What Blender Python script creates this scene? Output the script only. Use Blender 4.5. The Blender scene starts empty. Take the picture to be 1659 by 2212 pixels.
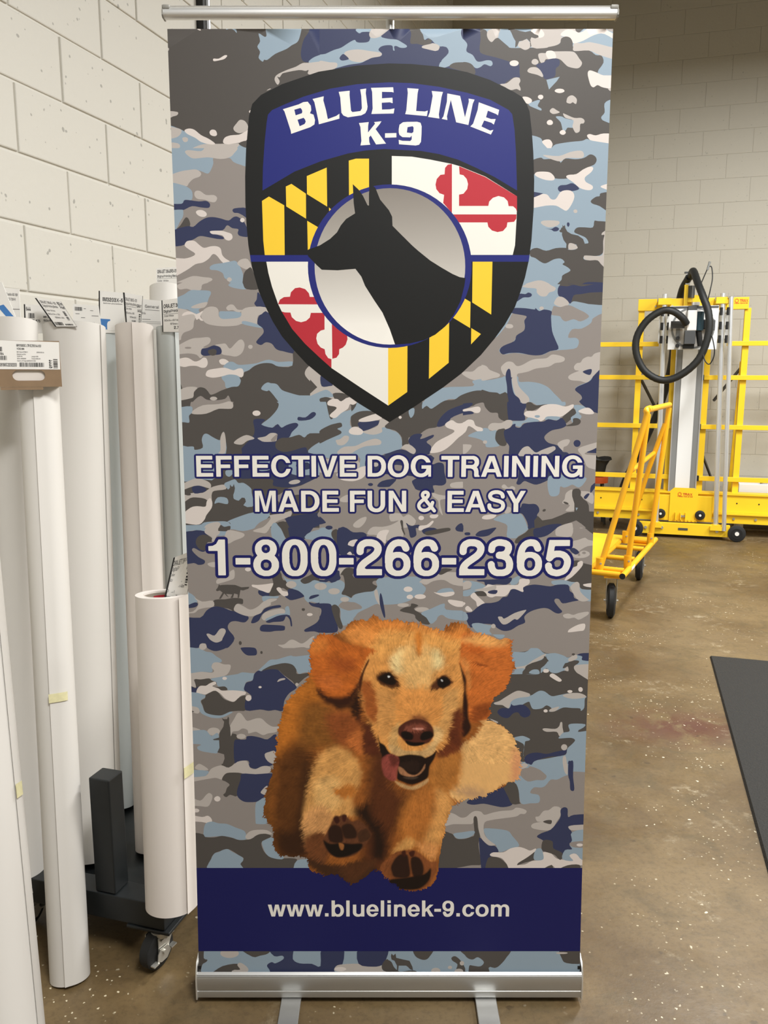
import bpy, bmesh, math, random
import numpy as np
from mathutils import Vector, Matrix
from mathutils.geometry import delaunay_2d_cdt

random.seed(7)
S = bpy.context.scene
C = S.collection

# ------------------------------------------------------------------ camera, light, exposure
A = math.radians(16.7)                 # the room is turned this much against the view
SA, CA = math.sin(A), math.cos(A)
def W(u, v, z):                        # room frame: u along the left wall, v to the right, z up
    return Vector((u*SA + v*CA, u*CA - v*SA, z))

cd = bpy.data.cameras.new('camera'); cam = bpy.data.objects.new('camera', cd); C.objects.link(cam)
cd.sensor_fit = 'VERTICAL'; cd.sensor_height = 24.0; cd.lens = 24.0*1790/2212
cam.location = (0, 0, 1.40); cam.rotation_euler = (math.radians(90-9.86), 0, 0)
cd.clip_start = .02
S.camera = cam
S.view_settings.view_transform = 'Standard'; S.view_settings.look = 'None'
S.view_settings.exposure = 0.30; S.view_settings.gamma = 1.0; S.view_settings.use_curve_mapping = False

wd = bpy.data.worlds.new('world'); S.world = wd; wd.use_nodes = True
wd.node_tree.nodes['Background'].inputs[0].default_value = (.9, .95, 1, 1)
wd.node_tree.nodes['Background'].inputs[1].default_value = .05

LIGHTS = [  # u, v, z, length, width, watts
    (.25, .55, 3.4, 1.2, .5, 92), (.9, 3.3, 3.6, 1.2, .5, 34), (3.5, 2.6, 3.7, 1.2, .5, 96),
    (4.9, .9, 3.95, 1.2, .5, 122), (5.0, 3.6, 3.95, 1.2, .5, 130), (1.8, 5.2, 3.6, 1.2, .5, 60)]

# ------------------------------------------------------------------ materials
def lin(c):
    return tuple(((x/255)/12.92 if x/255 <= .04045 else ((x/255+.055)/1.055)**2.4) for x in c)
def mat(name, col, rough=.6, metal=0.0, spec=.5, noise=0, nscale=40, bump=0, bscale=60, aniso=0):
    m = bpy.data.materials.new(name); m.use_nodes = True
    nt = m.node_tree; b = nt.nodes['Principled BSDF']
    c = lin(col)
    b.inputs['Base Color'].default_value = (*c, 1); b.inputs['Roughness'].default_value = rough
    b.inputs['Metallic'].default_value = metal; b.inputs['Specular IOR Level'].default_value = spec
    tc = nt.nodes.new('ShaderNodeTexCoord')
    if noise:
        n = nt.nodes.new('ShaderNodeTexNoise'); n.inputs['Scale'].default_value = nscale; n.inputs['Detail'].default_value = 4
        nt.links.new(tc.outputs['Object'], n.inputs['Vector'])
        r = nt.nodes.new('ShaderNodeMapRange'); r.inputs[1].default_value = .3; r.inputs[2].default_value = .7
        r.inputs[3].default_value = 1-noise; r.inputs[4].default_value = 1+noise
        nt.links.new(n.outputs['Fac'], r.inputs[0])
        v = nt.nodes.new('ShaderNodeVectorMath'); v.operation = 'SCALE'; v.inputs[0].default_value = c
        nt.links.new(r.outputs[0], v.inputs['Scale']); nt.links.new(v.outputs[0], b.inputs['Base Color'])
    if bump:
        n2 = nt.nodes.new('ShaderNodeTexNoise'); n2.inputs['Scale'].default_value = bscale; n2.inputs['Detail'].default_value = 5
        nt.links.new(tc.outputs['Object'], n2.inputs['Vector'])
        bp = nt.nodes.new('ShaderNodeBump'); bp.inputs['Strength'].default_value = bump; bp.inputs['Distance'].default_value = .004
        nt.links.new(n2.outputs['Fac'], bp.inputs['Height']); nt.links.new(bp.outputs[0], b.inputs['Normal'])
    return m

def wall_mat(name, col, pits):
    m = mat(name, col, .62, bump=.22, bscale=55); nt = m.node_tree; b = nt.nodes['Principled BSDF']
    g = nt.nodes.new('ShaderNodeNewGeometry')
    vo = nt.nodes.new('ShaderNodeTexVoronoi'); vo.inputs['Scale'].default_value = 34
    nt.links.new(g.outputs['Position'], vo.inputs['Vector'])
    wn = nt.nodes.new('ShaderNodeTexNoise'); wn.inputs['Scale'].default_value = 26; wn.inputs['Detail'].default_value = 2
    nt.links.new(g.outputs['Position'], wn.inputs['Vector'])
    # pits: small pores where voronoi distance is tiny and noise high
    t = nt.nodes.new('ShaderNodeMath'); t.operation = 'MULTIPLY_ADD'; t.inputs[1].default_value = -1.1; t.inputs[2].default_value = .70
    nt.links.new(wn.outputs['Fac'], t.inputs[0])
    lt = nt.nodes.new('ShaderNodeMapRange'); lt.inputs[3].default_value = 1; lt.inputs[4].default_value = 0
    ad = nt.nodes.new('ShaderNodeMath'); ad.operation = 'ADD'
    nt.links.new(vo.outputs['Distance'], ad.inputs[0]); nt.links.new(t.outputs[0], ad.inputs[1])
    lt.inputs[1].default_value = .13; lt.inputs[2].default_value = .20
    nt.links.new(ad.outputs[0], lt.inputs[0])
    mx = nt.nodes.new('ShaderNodeMixRGB'); mx.inputs[1].default_value = (*lin(col), 1); mx.inputs[2].default_value = (*lin(tuple(int(x*.72) for x in col)), 1)
    s = nt.nodes.new('ShaderNodeMath'); s.operation = 'MULTIPLY'; s.inputs[1].default_value = pits
    nt.links.new(lt.outputs[0], s.inputs[0]); nt.links.new(s.outputs[0], mx.inputs[0]); nt.links.new(mx.outputs[0], b.inputs['Base Color'])
    return m

def floor_mat():
    m = bpy.data.materials.new('stained_concrete'); m.use_nodes = True; nt = m.node_tree; b = nt.nodes['Principled BSDF']
    g = nt.nodes.new('ShaderNodeNewGeometry'); P = g.outputs['Position']
    def noise(s, d=5, r=.6, dist=0):
        n = nt.nodes.new('ShaderNodeTexNoise'); n.inputs['Scale'].default_value = s; n.inputs['Detail'].default_value = d
        n.inputs['Roughness'].default_value = r; n.inputs['Distortion'].default_value = dist
        nt.links.new(P, n.inputs['Vector']); return n.outputs['Fac']
    def mr(x, a, c_, lo=0, hi=1):
        r = nt.nodes.new('ShaderNodeMapRange'); r.inputs[1].default_value = a; r.inputs[2].default_value = c_; r.inputs[3].default_value = lo; r.inputs[4].default_value = hi
        nt.links.new(x, r.inputs[0]); return r.outputs[0]
    def mix(f, c1, c2):
        r = nt.nodes.new('ShaderNodeMixRGB')
        nt.links.new(f, r.inputs[0])
        for k, c_ in ((1, c1), (2, c2)):
            if isinstance(c_, tuple): r.inputs[k].default_value = (*lin(c_), 1)
            else: nt.links.new(c_, r.inputs[k])
        return r.outputs[0]
    def mul(a, c_):
        r = nt.nodes.new('ShaderNodeMath'); r.operation = 'MULTIPLY'; nt.links.new(a, r.inputs[0])
        if isinstance(c_, (int, float)): r.inputs[1].default_value = c_
        else: nt.links.new(c_, r.inputs[1])
        return r.outputs[0]
    base = mix(mr(noise(1.6, 6, .62, .5), .36, .64), (88, 69, 42), (120, 101, 70))
    base = mix(mul(mr(noise(.8, 4, .6, .3), .5, .68), .5), base, (132, 114, 84))
    base = mix(mul(mr(noise(5.5, 6, .7, .8), .50, .68), .55), base, (80, 70, 48))
    base = mix(mul(mr(noise(60, 5, .8), .48, .70), .45), base, (64, 52, 36))
    # rust-red stain
    sv = nt.nodes.new('ShaderNodeVectorMath'); sv.operation = 'SUBTRACT'; sv.inputs[1].default_value = (1.19, 3.08, 0); nt.links.new(P, sv.inputs[0])
    sm = nt.nodes.new('ShaderNodeVectorMath'); sm.operation = 'MULTIPLY'; sm.inputs[1].default_value = (3.2, 5.5, 0); nt.links.new(sv.outputs[0], sm.inputs[0])
    sl = nt.nodes.new('ShaderNodeVectorMath'); sl.operation = 'LENGTH'; nt.links.new(sm.outputs[0], sl.inputs[0])
    base = mix(mul(mul(mr(sl.outputs['Value'], .25, 1.2, 1, 0), mr(noise(9, 5, .7, .5), .36, .52)), .85), base, (84, 44, 34))
    # pale worn patches, dark spots, white paint flecks
    base = mix(mul(mul(mr(noise(3.1, 5, .7, .3), .56, .66), mr(noise(22, 4, .8), .50, .62)), .5), base, (180, 168, 142))
    def spots(scale, size, dens, seedoff):
        ma = nt.nodes.new('ShaderNodeVectorMath'); ma.operation = 'ADD'; ma.inputs[1].default_value = (seedoff, 0, 0)
        nz = nt.nodes.new('ShaderNodeTexNoise'); nz.inputs['Scale'].default_value = scale*2.2; nz.inputs['Detail'].default_value = 3; nt.links.new(P, nz.inputs['Vector'])
        sc_ = nt.nodes.new('ShaderNodeVectorMath'); sc_.operation = 'MULTIPLY_ADD'; sc_.inputs[1].default_value = (.55/scale,)*3; nt.links.new(nz.outputs['Color'], sc_.inputs[0]); nt.links.new(P, sc_.inputs[2])
        nt.links.new(sc_.outputs[0], ma.inputs[0])
        v = nt.nodes.new('ShaderNodeTexVoronoi'); v.inputs['Scale'].default_value = scale; nt.links.new(ma.outputs[0], v.inputs['Vector'])
        sp = nt.nodes.new('ShaderNodeSeparateColor'); nt.links.new(v.outputs['Color'], sp.inputs[0])
        return mul(mr(v.outputs['Distance'], size, size+.05, 1, 0), mr(sp.outputs[0], 1-dens, 1-dens+.02))
    base = mix(mul(spots(15, .10, .22, 3.3), .55), base, (60, 48, 33))
    fl = mul(spots(34, .10, .34, 0), mr(noise(1.3, 3), .47, .56))
    base = mix(mul(fl, .9), base, (232, 222, 196))
    fl2 = mul(spots(75, .16, .34, 7), mr(noise(2.2, 3), .52, .60))
    base = mix(mul(fl2, .9), base, (226, 214, 184))
    nt.links.new(base, b.inputs['Base Color'])
    nt.links.new(mr(noise(7, 5, .7), .3, .7, .34, .58), b.inputs['Roughness'])
    bp = nt.nodes.new('ShaderNodeBump'); bp.inputs['Strength'].default_value = .12; bp.inputs['Distance'].default_value = .006
    nt.links.new(noise(26, 5, .7), bp.inputs['Height']); nt.links.new(bp.outputs[0], b.inputs['Normal'])
    return m

M = {}
M['wall_l'] = wall_mat('cream_painted_block', (206, 203, 194), .8)
M['wall_f'] = wall_mat('painted_block_far', (186, 182, 170), .35)
M['ceil'] = mat('ceiling_grey', (92, 90, 86), .9)
M['floor'] = floor_mat()
M['alu'] = mat('brushed_aluminium', (238, 238, 236), .42, .75)
M['alu_d'] = mat('aluminium_satin', (190, 190, 188), .40, .8)
M['grey_pl'] = mat('grey_plastic', (140, 138, 132), .5)
M['blk_pl'] = mat('black_plastic', (22, 23, 24), .5)
M['paper'] = mat('white_roll_paper', (220, 217, 212), .5, spec=.4)
M['paper_b'] = mat('cool_white_roll_paper', (198, 204, 204), .5, spec=.4)
M['paper_w'] = mat('warm_white_roll_paper', (228, 221, 215), .5, spec=.4)
M['core'] = mat('cardboard_core', (150, 140, 126), .8, noise=.1)
M['tape'] = mat('masking_tape', (222, 216, 172), .6, noise=.06, nscale=120)
M['card'] = mat('white_card', (240, 238, 234), .55)
M['card_dk'] = mat('card_edge_black', (28, 26, 26), .6)
M['cbox'] = mat('brown_corrugated', (142, 118, 92), .8, noise=.08, nscale=25)
M['ink'] = mat('black_ink', (38, 36, 38), .6)
M['ink_g'] = mat('grey_ink', (120, 118, 118), .6)
M['ink_b'] = mat('blue_ink', (66, 124, 190), .6)
M['red'] = mat('red_label', (178, 40, 52), .5)
M['steel_blk'] = mat('black_painted_steel', (24, 28, 30), .45, noise=.15, nscale=30)
M['zinc'] = mat('zinc_plate', (200, 198, 190), .34, .7)
M['rubber'] = mat('black_rubber', (30, 31, 32), .7)
M['yellow'] = mat('yellow_powder_coat', (250, 208, 40), .42, noise=.03, nscale=6)
M['yellow2'] = mat('yellow_cart_paint', (242, 178, 24), .42, noise=.05, nscale=8)
M['chrome'] = mat('polished_steel_tube', (226, 229, 232), .28, .7)
M['wht_pl'] = mat('white_panel', (238, 240, 240), .35)
M['hose'] = mat('black_hose', (26, 28, 28), .55)
M['teal'] = mat('teal_motor', (30, 62, 74), .45)
M['dkgrey'] = mat('dark_grey_metal', (74, 76, 78), .5)
M['midgrey'] = mat('mid_grey_metal', (138, 140, 140), .5, .15)
M['orange'] = mat('orange_plastic', (196, 84, 36), .5)
M['redink'] = mat('red_print', (206, 60, 30), .5)
M['orangeink'] = mat('orange_print', (226, 120, 24), .5)
mm = mat('anti_fatigue_mat', (34, 33, 31), .8, bump=.9, bscale=160, noise=.35, nscale=320); M['mat'] = mm

# ------------------------------------------------------------------ builders
def link(o, parent=None):
    C.objects.link(o)
    if parent is not None: o.parent = parent
    return o
def tag(o, label=None, cat=None, group=None, kind=None):
    if label: o['label'] = label
    if cat: o['category'] = cat
    if group: o['group'] = group
    if kind: o['kind'] = kind
    return o
def empty(name, loc, label, cat, group=None, rotz=0):
    o = bpy.data.objects.new(name, None); o.empty_display_size = .05; o.location = loc; o.rotation_euler[2] = rotz
    link(o); return tag(o, label, cat, group)

class MB:
    def __init__(s): s.v = []; s.f = []
    def add(s, vs, fs):
        n = len(s.v); s.v += [Vector(v) for v in vs]; s.f += [tuple(i+n for i in f) for f in fs]; return s
    def box(s, c, size, R=None, bev=0):
        c = Vector(c); hx, hy, hz = size[0]/2, size[1]/2, size[2]/2
        R = R or Matrix.Identity(3)
        if bev <= 0:
            vs = [c + R @ Vector((x*hx, y*hy, z*hz)) for x in (-1, 1) for y in (-1, 1) for z in (-1, 1)]
            return s.add(vs, [(0,1,3,2),(4,6,7,5),(0,4,5,1),(2,3,7,6),(0,2,6,4),(1,5,7,3)])
        bm = bmesh.new(); bmesh.ops.create_cube(bm, size=1)
        for v in bm.verts: v.co = Vector((v.co.x*size[0], v.co.y*size[1], v.co.z*size[2]))
        bmesh.ops.bevel(bm, geom=bm.edges[:], offset=bev, segments=2, affect='EDGES', profile=.5)
        bm.verts.index_update()
        s.add([c + R @ v.co for v in bm.verts], [tuple(v.index for v in f.verts) for f in bm.faces]); bm.free(); return s
    def prism(s, poly, org, ex, ey, ez, depth):
        # poly (x,y) in plane ex,ey ; extruded along ez by depth
        org = Vector(org); n = len(poly)
        a = [org + ex*p[0] + ey*p[1] for p in poly]; b = [q + ez*depth for q in a]
        fs = [tuple(range(n-1, -1, -1)), tuple(range(n, 2*n))] + [(i, (i+1) % n, n+(i+1) % n, n+i) for i in range(n)]
        return s.add(a+b, fs)
    def tube(s, pts, r, n=12, cap=True, rr=None):
        pts = [Vector(p) for p in pts]; rings = []
        t0 = (pts[1]-pts[0]).normalized()
        ref = Vector((0, 0, 1)) if abs(t0.z) < .9 else Vector((1, 0, 0))
        x = t0.cross(ref).normalized()
        vs = []
        for i, p in enumerate(pts):
            t = (pts[min(i+1, len(pts)-1)] - pts[max(i-1, 0)]).normalized()
            x = (x - t*x.dot(t)).normalized(); y = t.cross(x)
            q = rr[i] if rr else r
            for k in range(n):
                a = 2*math.pi*k/n; vs.append(p + x*(q*math.cos(a)) + y*(q*math.sin(a)))
        fs = []
        for i in range(len(pts)-1):
            for k in range(n):
                fs.append((i*n+k, i*n+(k+1) % n, (i+1)*n+(k+1) % n, (i+1)*n+k))
        if cap:
            fs.append(tuple(range(n-1, -1, -1))); m = (len(pts)-1)*n; fs.append(tuple(range(m, m+n)))
        return s.add(vs, fs)
    def cyl(s, a, b, r, n=24, r2=None): return s.tube([a, b], r, n, True, [r, r if r2 is None else r2])
    def ring(s, a, b, ro, ri, n=40):
        # annular tube from a to b
        a, b = Vector(a), Vector(b); t = (b-a).normalized(); ref = Vector((0, 0, 1)) if abs(t.z) < .9 else Vector((1, 0, 0))
        x = t.cross(ref).normalized(); y = t.cross(x); vs = []
        for p, r in ((a, ro), (b, ro), (b, ri), (a, ri)):
            for k in range(n):
                q = 2*math.pi*k/n; vs.append(p + x*(r*math.cos(q)) + y*(r*math.sin(q)))
        fs = []
        for i in range(4):
            j = (i+1) % 4
            for k in range(n): fs.append((i*n+k, i*n+(k+1) % n, j*n+(k+1) % n, j*n+k))
        return s.add(vs, fs)
    def build(s, name, m, parent=None, smooth=False, kind=None, wn=False):
        me = bpy.data.meshes.new(name); o = bpy.data.objects.new(name, me)
        inv = Matrix.Identity(4)
        if parent is not None:
            chain = []; p = parent; Mx = Matrix.Identity(4)
            while p is not None: chain.append(p); p = p.parent
            for p in reversed(chain): Mx = Mx @ p.matrix_parent_inverse @ (Matrix.Translation(p.location) @ p.rotation_euler.to_matrix().to_4x4())
            inv = Mx.inverted()
        me.from_pydata([inv @ v for v in s.v], [], s.f); me.update()
        bm = bmesh.new(); bm.from_mesh(me); bmesh.ops.recalc_face_normals(bm, faces=bm.faces); bm.to_mesh(me); bm.free()
        if smooth:
            me.polygons.foreach_set('use_smooth', [True]*len(me.polygons))
            try: me.set_sharp_from_angle(angle=math.radians(38))
            except Exception: pass
        me.materials.append(m); link(o, parent)
        if kind: o['kind'] = kind
        return o
def frame(t):           # two axes perpendicular to t, first horizontal
    t = t.normalized(); x = t.cross(Vector((0, 0, 1)))
    if x.length < 1e-4: x = Vector((1, 0, 0))
    x.normalize(); return x, x.cross(t)
def bar(mb, a, b, w, h, up=None):      # rectangular bar from a to b
    a, b = Vector(a), Vector(b); t = (b-a); L = t.length; t.normalize()
    up = Vector(up) if up is not None else Vector((0, 0, 1))
    x = t.cross(up)
    if x.length < 1e-4: x = t.cross(Vector((SA, CA, 0)))
    x.normalize(); y = x.cross(t)
    R = Matrix((x, y, t)).transposed(); return mb.box((a+b)/2, (w, h, L), R)
RM = Matrix.Rotation(-A, 3, 'Z')       # room-aligned boxes: x = v, y = u
def rbox(mb, u0, u1, v0, v1, z0, z1, bev=0):
    return mb.box(W((u0+u1)/2, (v0+v1)/2, (z0+z1)/2), (abs(v1-v0), abs(u1-u0), abs(z1-z0)), RM, bev)

# ------------------------------------------------------------------ fixtures that carry the light
for i, (u, v, z, L, w_, pw) in enumerate(LIGHTS):
    ld = bpy.data.lights.new('panel_lamp', 'AREA'); ld.shape = 'RECTANGLE'; ld.size = w_; ld.size_y = L; ld.energy = pw
    ld.color = (1.0, .99, .965)
    lo = bpy.data.objects.new('panel_lamp', ld)
    e = empty('ceiling_light', W(u, v, z+.06), 'white high-bay light panel hanging '+('just before the banner', 'to the right before the banner', 'behind the banner over the brown floor', 'in front of the yellow panel saw', 'right of the yellow panel saw', 'far right of the rubber mat')[i], 'ceiling light', None, -A)
    m_ = MB(); rbox(m_, u-L/2-.02, u+L/2+.02, v-w_/2-.02, v+w_/2+.02, z+.01, z+.11); m_.build('housing', M['wht_pl'], e)
    for q in (-.4, .4):
        m_ = MB(); m_.cyl(W(u+q*L, v, z+.11), W(u+q*L, v, 5.2), .004, 6); m_.build('hanger', M['alu_d'], e)
    lo.location = W(u, v, z); lo.rotation_euler = (0, 0, -A); C.objects.link(lo)

# ------------------------------------------------------------------ room shell
VL, UF = -1.748, 8.0
REC = .006
m_ = MB(); rbox(m_, -4, 8.6, -2.2, 6.6, -.1, 0); m_.build('floor', M['floor'], kind='structure')
m_ = MB(); rbox(m_, -4, 8.6, -2.2, 6.6, 5.2, 5.3); m_.build('ceiling', M['ceil'], kind='structure')
m_ = MB(); rbox(m_, -4, -3.9, -2.2, 6.6, 0, 5.2); m_.build('wall_back', M['wall_f'], kind='structure')
m_ = MB(); rbox(m_, -3.9, 8.0, 6.5, 6.6, 0, 5.2); m_.build('wall_right', M['wall_f'], kind='structure')
ZK = lambda k: 1.622 + .1965*(k-8)      # bed joints
BL = .4365
# left wall: backing plus single blocks; flush rendering where no block is drawn out
m_ = MB(); rbox(m_, -3.9, 8.0, VL-.2, VL-REC, 0, 5.2)
kA, kB, kC, kD = 2, 17, 13, 23
u0 = 2.137-2*BL; u1 = u0+6*BL
rbox(m_, -3.9, u0-.1, VL-.1, VL, 0, 5.2); rbox(m_, u0-.1, 8.0, VL-.1, VL, 0, ZK(kA)-.004)
rbox(m_, u0-.1, u1+.1, VL-.1, VL, ZK(kB)+.004, 5.2); rbox(m_, u1+.1, 8.0, VL-.1, VL, ZK(kA), ZK(kC)-.004); rbox(m_, u1+.1, 8.0, VL-.1, VL, ZK(kD)+.004, 5.2)
wl = m_.build('wall_left', M['wall_l'], kind='structure')
def block_mesh(L, H, j, bev, name):
    bm = bmesh.new(); bmesh.ops.create_cube(bm, size=1)
    for v in bm.verts: v.co = Vector((v.co.x*.03-.015, v.co.y*(L-j), v.co.z*(H-j)))
    ed = [e for e in bm.edges if all(v.co.x > -.01 for v in e.verts)]
    bmesh.ops.bevel(bm, geom=ed, offset=bev, segments=2, affect='EDGES', profile=.5)
    me = bpy.data.meshes.new(name); bm.to_mesh(me); bm.free(); return me
me = block_mesh(BL, .1965, .007, .004, 'concrete_block'); me.materials.append(M['wall_l'])
meh = block_mesh(BL/2, .1965, .007, .004, 'concrete_half_block'); meh.materials.append(M['wall_l'])
def put_block(me, loc, rz, parent):
    o = bpy.data.objects.new('concrete_block', me); o.location = loc; o.rotation_euler[2] = rz; link(o, parent)
for k in range(kA, kD):
    zc = (ZK(k)+ZK(k+1))/2; odd = (k % 2 == 0)
    us = u0 if odd else u0+BL/2
    if k < kB:
        ua, ub = u0-.1, u1+.1
    else: ua, ub = u1+.1, 8.0
    if k >= kC: ub = 8.0
    u = us - BL
    while u < ub:
        a, b = max(u, ua), min(u+BL, ub)
        if b-a > .05:
            jx = random.uniform(-.0012, .0012)
            if b-a > BL-.001: put_block(me, W((a+b)/2, VL+jx, zc), -A, wl)
            else:
                o = bpy.data.objects.new('concrete_block', meh); o.location = W((a+b)/2, VL+jx, zc); o.rotation_euler[2] = -A
                o.scale = (1, (b-a)/(BL/2), 1); link(o, wl)
        u += BL
# far wall
m_ = MB(); rbox(m_, UF+.003, UF+.3, -1.95, 6.6, 0, 5.2)
va, vb = -.75, 1.65
rbox(m_, UF, UF+.1, -1.748, va, 0, 5.2); rbox(m_, UF, UF+.1, vb, 6.6, 0, 5.2); rbox(m_, UF, UF+.1, va, vb, ZK(23)+.003, 5.2)
rbox(m_, UF, UF+.1, va, vb, 0, ZK(0)-.003)
wf = m_.build('wall_far', M['wall_f'], kind='structure')
mf = block_mesh(.40, .1965, .0035, .0015, 'far_block'); mf.materials.append(M['wall_f'])
mfh = block_mesh(.20, .1965, .0035, .0015, 'far_half_block'); mfh.materials.append(M['wall_f'])
for k in range(0, 23):
    zc = (ZK(k)+ZK(k+1))/2; vs = .05 if k % 2 == 0 else .25
    v = vs - .40*4
    while v < vb:
        a, b = max(v, va), min(v+.40, vb)
        if b-a > .03:
            if b-a > .399: put_block(mf, W(UF, (a+b)/2, zc), math.pi*1.5-A, wf)
            else:
                o = bpy.data.objects.new('concrete_block', mfh); o.location = W(UF, (a+b)/2, zc); o.rotation_euler[2] = math.pi*1.5-A
                o.scale = (1, (b-a)/.20, 1); link(o, wf)
        v += .40
# metal conduit on the left wall
e = empty('wall_conduit', W(3.27, VL+.03, 1.9), 'shiny vertical metal conduit on the white block wall above the banner', 'pipe')
m_ = MB(); m_.cyl(W(3.27, VL+.024, 1.9), W(3.27, VL+.024, 5.1), .013, 16); m_.build('conduit_tube', M['chrome'], e, True)
m_ = MB(); rbox(m_, 3.225, 3.24, VL, VL+.03, 1.9, 5.1); m_.build('cable_channel', M['blk_pl'], e)
for z in (2.2, 3.0, 3.8, 4.6):
    m_ = MB(); rbox(m_, 3.245, 3.295, VL, VL+.039, z-.012, z+.012); m_.build('clamp', M['zinc'], e)

# ------------------------------------------------------------------ print data
PROFILE=[(0, 1.6437, 0.0387), (50, 1.6479, 0.0885), (100, 1.6519, 0.1383), (150, 1.6558, 0.1882), (200, 1.6594, 0.238), (250, 1.6629, 0.2879), (300, 1.6661, 0.3378), (350, 1.6693, 0.3877), (400, 1.6722, 0.4376), (450, 1.675, 0.4875), (500, 1.6776, 0.5375), (550, 1.6801, 0.5874), (600, 1.6824, 0.6374), (650, 1.6846, 0.6873), (700, 1.6866, 0.7373), (750, 1.6885, 0.7872), (800, 1.6903, 0.8372), (850, 1.692, 0.8872), (900, 1.6936, 0.9371), (950, 1.6951, 0.9871), (1000, 1.6964, 1.0371), (1050, 1.6977, 1.0871), (1100, 1.6989, 1.1371), (1150, 1.7, 1.1871), (1200, 1.701, 1.2371), (1250, 1.702, 1.287), (1300, 1.7029, 1.337), (1350, 1.7037, 1.387), (1400, 1.7045, 1.437), (1450, 1.7053, 1.487), (1500, 1.7061, 1.537), (1550, 1.7068, 1.587), (1600, 1.7075, 1.637), (1650, 1.7082, 1.687), (1700, 1.709, 1.737), (1750, 1.7097, 1.787), (1800, 1.7105, 1.837), (1850, 1.7113, 1.887), (1900, 1.7122, 1.937), (1950, 1.7131, 1.987), (2000, 1.7142, 2.0369)]
WORDS=[('E', 1, -404.0, 1141.68, 84.7942, 80.4196), ('F', 1, -363.04, 1141.68, 84.7942, 80.4196), ('F', 1, -325.63, 1141.68, 84.7942, 80.4196), ('E', 1, -288.22, 1141.68, 84.7942, 80.4196), ('C', 1, -247.27, 1141.68, 84.7942, 80.4196), ('T', 1, -202.83, 1141.68, 84.7942, 80.4196), ('I', 1, -165.42, 1141.68, 84.7942, 80.4196), ('V', 1, -149.09, 1141.68, 84.7942, 80.4196), ('E', 1, -108.13, 1141.68, 84.7942, 80.4196), ('D', 1, -50.61, 1141.68, 83.8095, 80.4196), ('O', 1, -6.69, 1141.68, 83.8095, 80.4196), ('G', 1, 40.73, 1141.68, 83.8095, 80.4196), ('T', 1, 105.57, 1141.3, 84.6198, 80.7811), ('R', 1, 142.91, 1141.3, 84.6198, 80.7811), ('A', 1, 187.25, 1141.3, 84.6198, 80.7811), ('I', 1, 231.6, 1141.3, 84.6198, 80.7811), ('N', 1, 247.89, 1141.3, 84.6198, 80.7811), ('I', 1, 292.24, 1141.3, 84.6198, 80.7811), ('N', 1, 308.54, 1141.3, 84.6198, 80.7811), ('G', 1, 352.88, 1141.3, 84.6198, 80.7811), ('M', 1, -283.9, 1068.45, 84.077, 81.9689), ('A', 1, -232.87, 1068.45, 84.077, 81.9689), ('D', 1, -188.81, 1068.45, 84.077, 81.9689), ('E', 1, -144.75, 1068.45, 84.077, 81.9689), ('F', 1, -87.42, 1068.45, 83.8903, 81.9689), ('U', 1, -50.41, 1068.45, 83.8903, 81.9689), ('N', 1, -6.45, 1068.45, 83.8903, 81.9689), ('&', 1, 53.85, 1068.45, 81.3855, 81.9689), ('E', 1, 114.73, 1067.96, 84.7436, 82.5164), ('A', 1, 155.66, 1067.96, 84.7436, 82.5164), ('S', 1, 200.07, 1067.96, 84.7436, 82.5164), ('Y', 1, 241.0, 1067.96, 84.7436, 82.5164), ('1', 1, -387.04, 933.42, 151.4841, 144.5843), ('-', 1, -326.37, 933.42, 148.6137, 144.5843), ('8', 1, -289.68, 933.42, 146.9499, 144.5843), ('0', 1, -229.14, 933.42, 147.9269, 144.5843), ('0', 1, -168.76, 933.42, 147.9269, 144.5843), ('-', 1, -109.27, 933.42, 146.7502, 144.5843), ('2', 1, -72.78, 933.42, 147.9269, 144.5843), ('6', 1, -13.44, 933.42, 147.9269, 144.5843), ('6', 1, 46.45, 933.42, 147.9269, 144.5843), ('-', 1, 106.47, 933.42, 144.4209, 144.5843), ('2', 1, 143.05, 933.42, 146.3132, 144.5843), ('3', 1, 202.8, 933.42, 147.9269, 144.5843), ('6', 1, 263.25, 933.42, 146.3132, 144.5843), ('5', 1, 322.97, 933.42, 148.7605, 144.5843), ('w', 0, -269.52, 163.79, 70.8945, 69.6727), ('w', 0, -228.34, 163.79, 70.8945, 69.6727), ('w', 0, -187.17, 163.79, 70.8945, 69.6727), ('.', 0, -145.99, 163.79, 70.8945, 69.6727), ('b', 0, -131.28, 163.79, 70.8945, 69.6727), ('l', 0, -98.94, 163.79, 70.8945, 69.6727), ('u', 0, -84.23, 163.79, 70.8945, 69.6727), ('e', 0, -51.9, 163.79, 70.8945, 69.6727), ('l', 0, -22.47, 163.79, 70.8945, 69.6727), ('i', 0, -7.76, 163.79, 70.8945, 69.6727), ('n', 0, 6.96, 163.79, 70.8945, 69.6727), ('e', 0, 39.29, 163.79, 70.8945, 69.6727), ('k', 0, 68.72, 163.79, 70.8945, 69.6727), ('-', 0, 98.14, 163.79, 70.8945, 69.6727), ('9', 0, 115.77, 163.79, 70.8945, 69.6727), ('.', 0, 145.19, 163.79, 70.8945, 69.6727), ('c', 0, 159.91, 163.79, 70.8945, 69.6727), ('o', 0, 189.33, 163.79, 70.8945, 69.6727), ('m', 0, 221.67, 163.79, 70.8945, 69.6727)]
BAND=(276.8,82.2)
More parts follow.
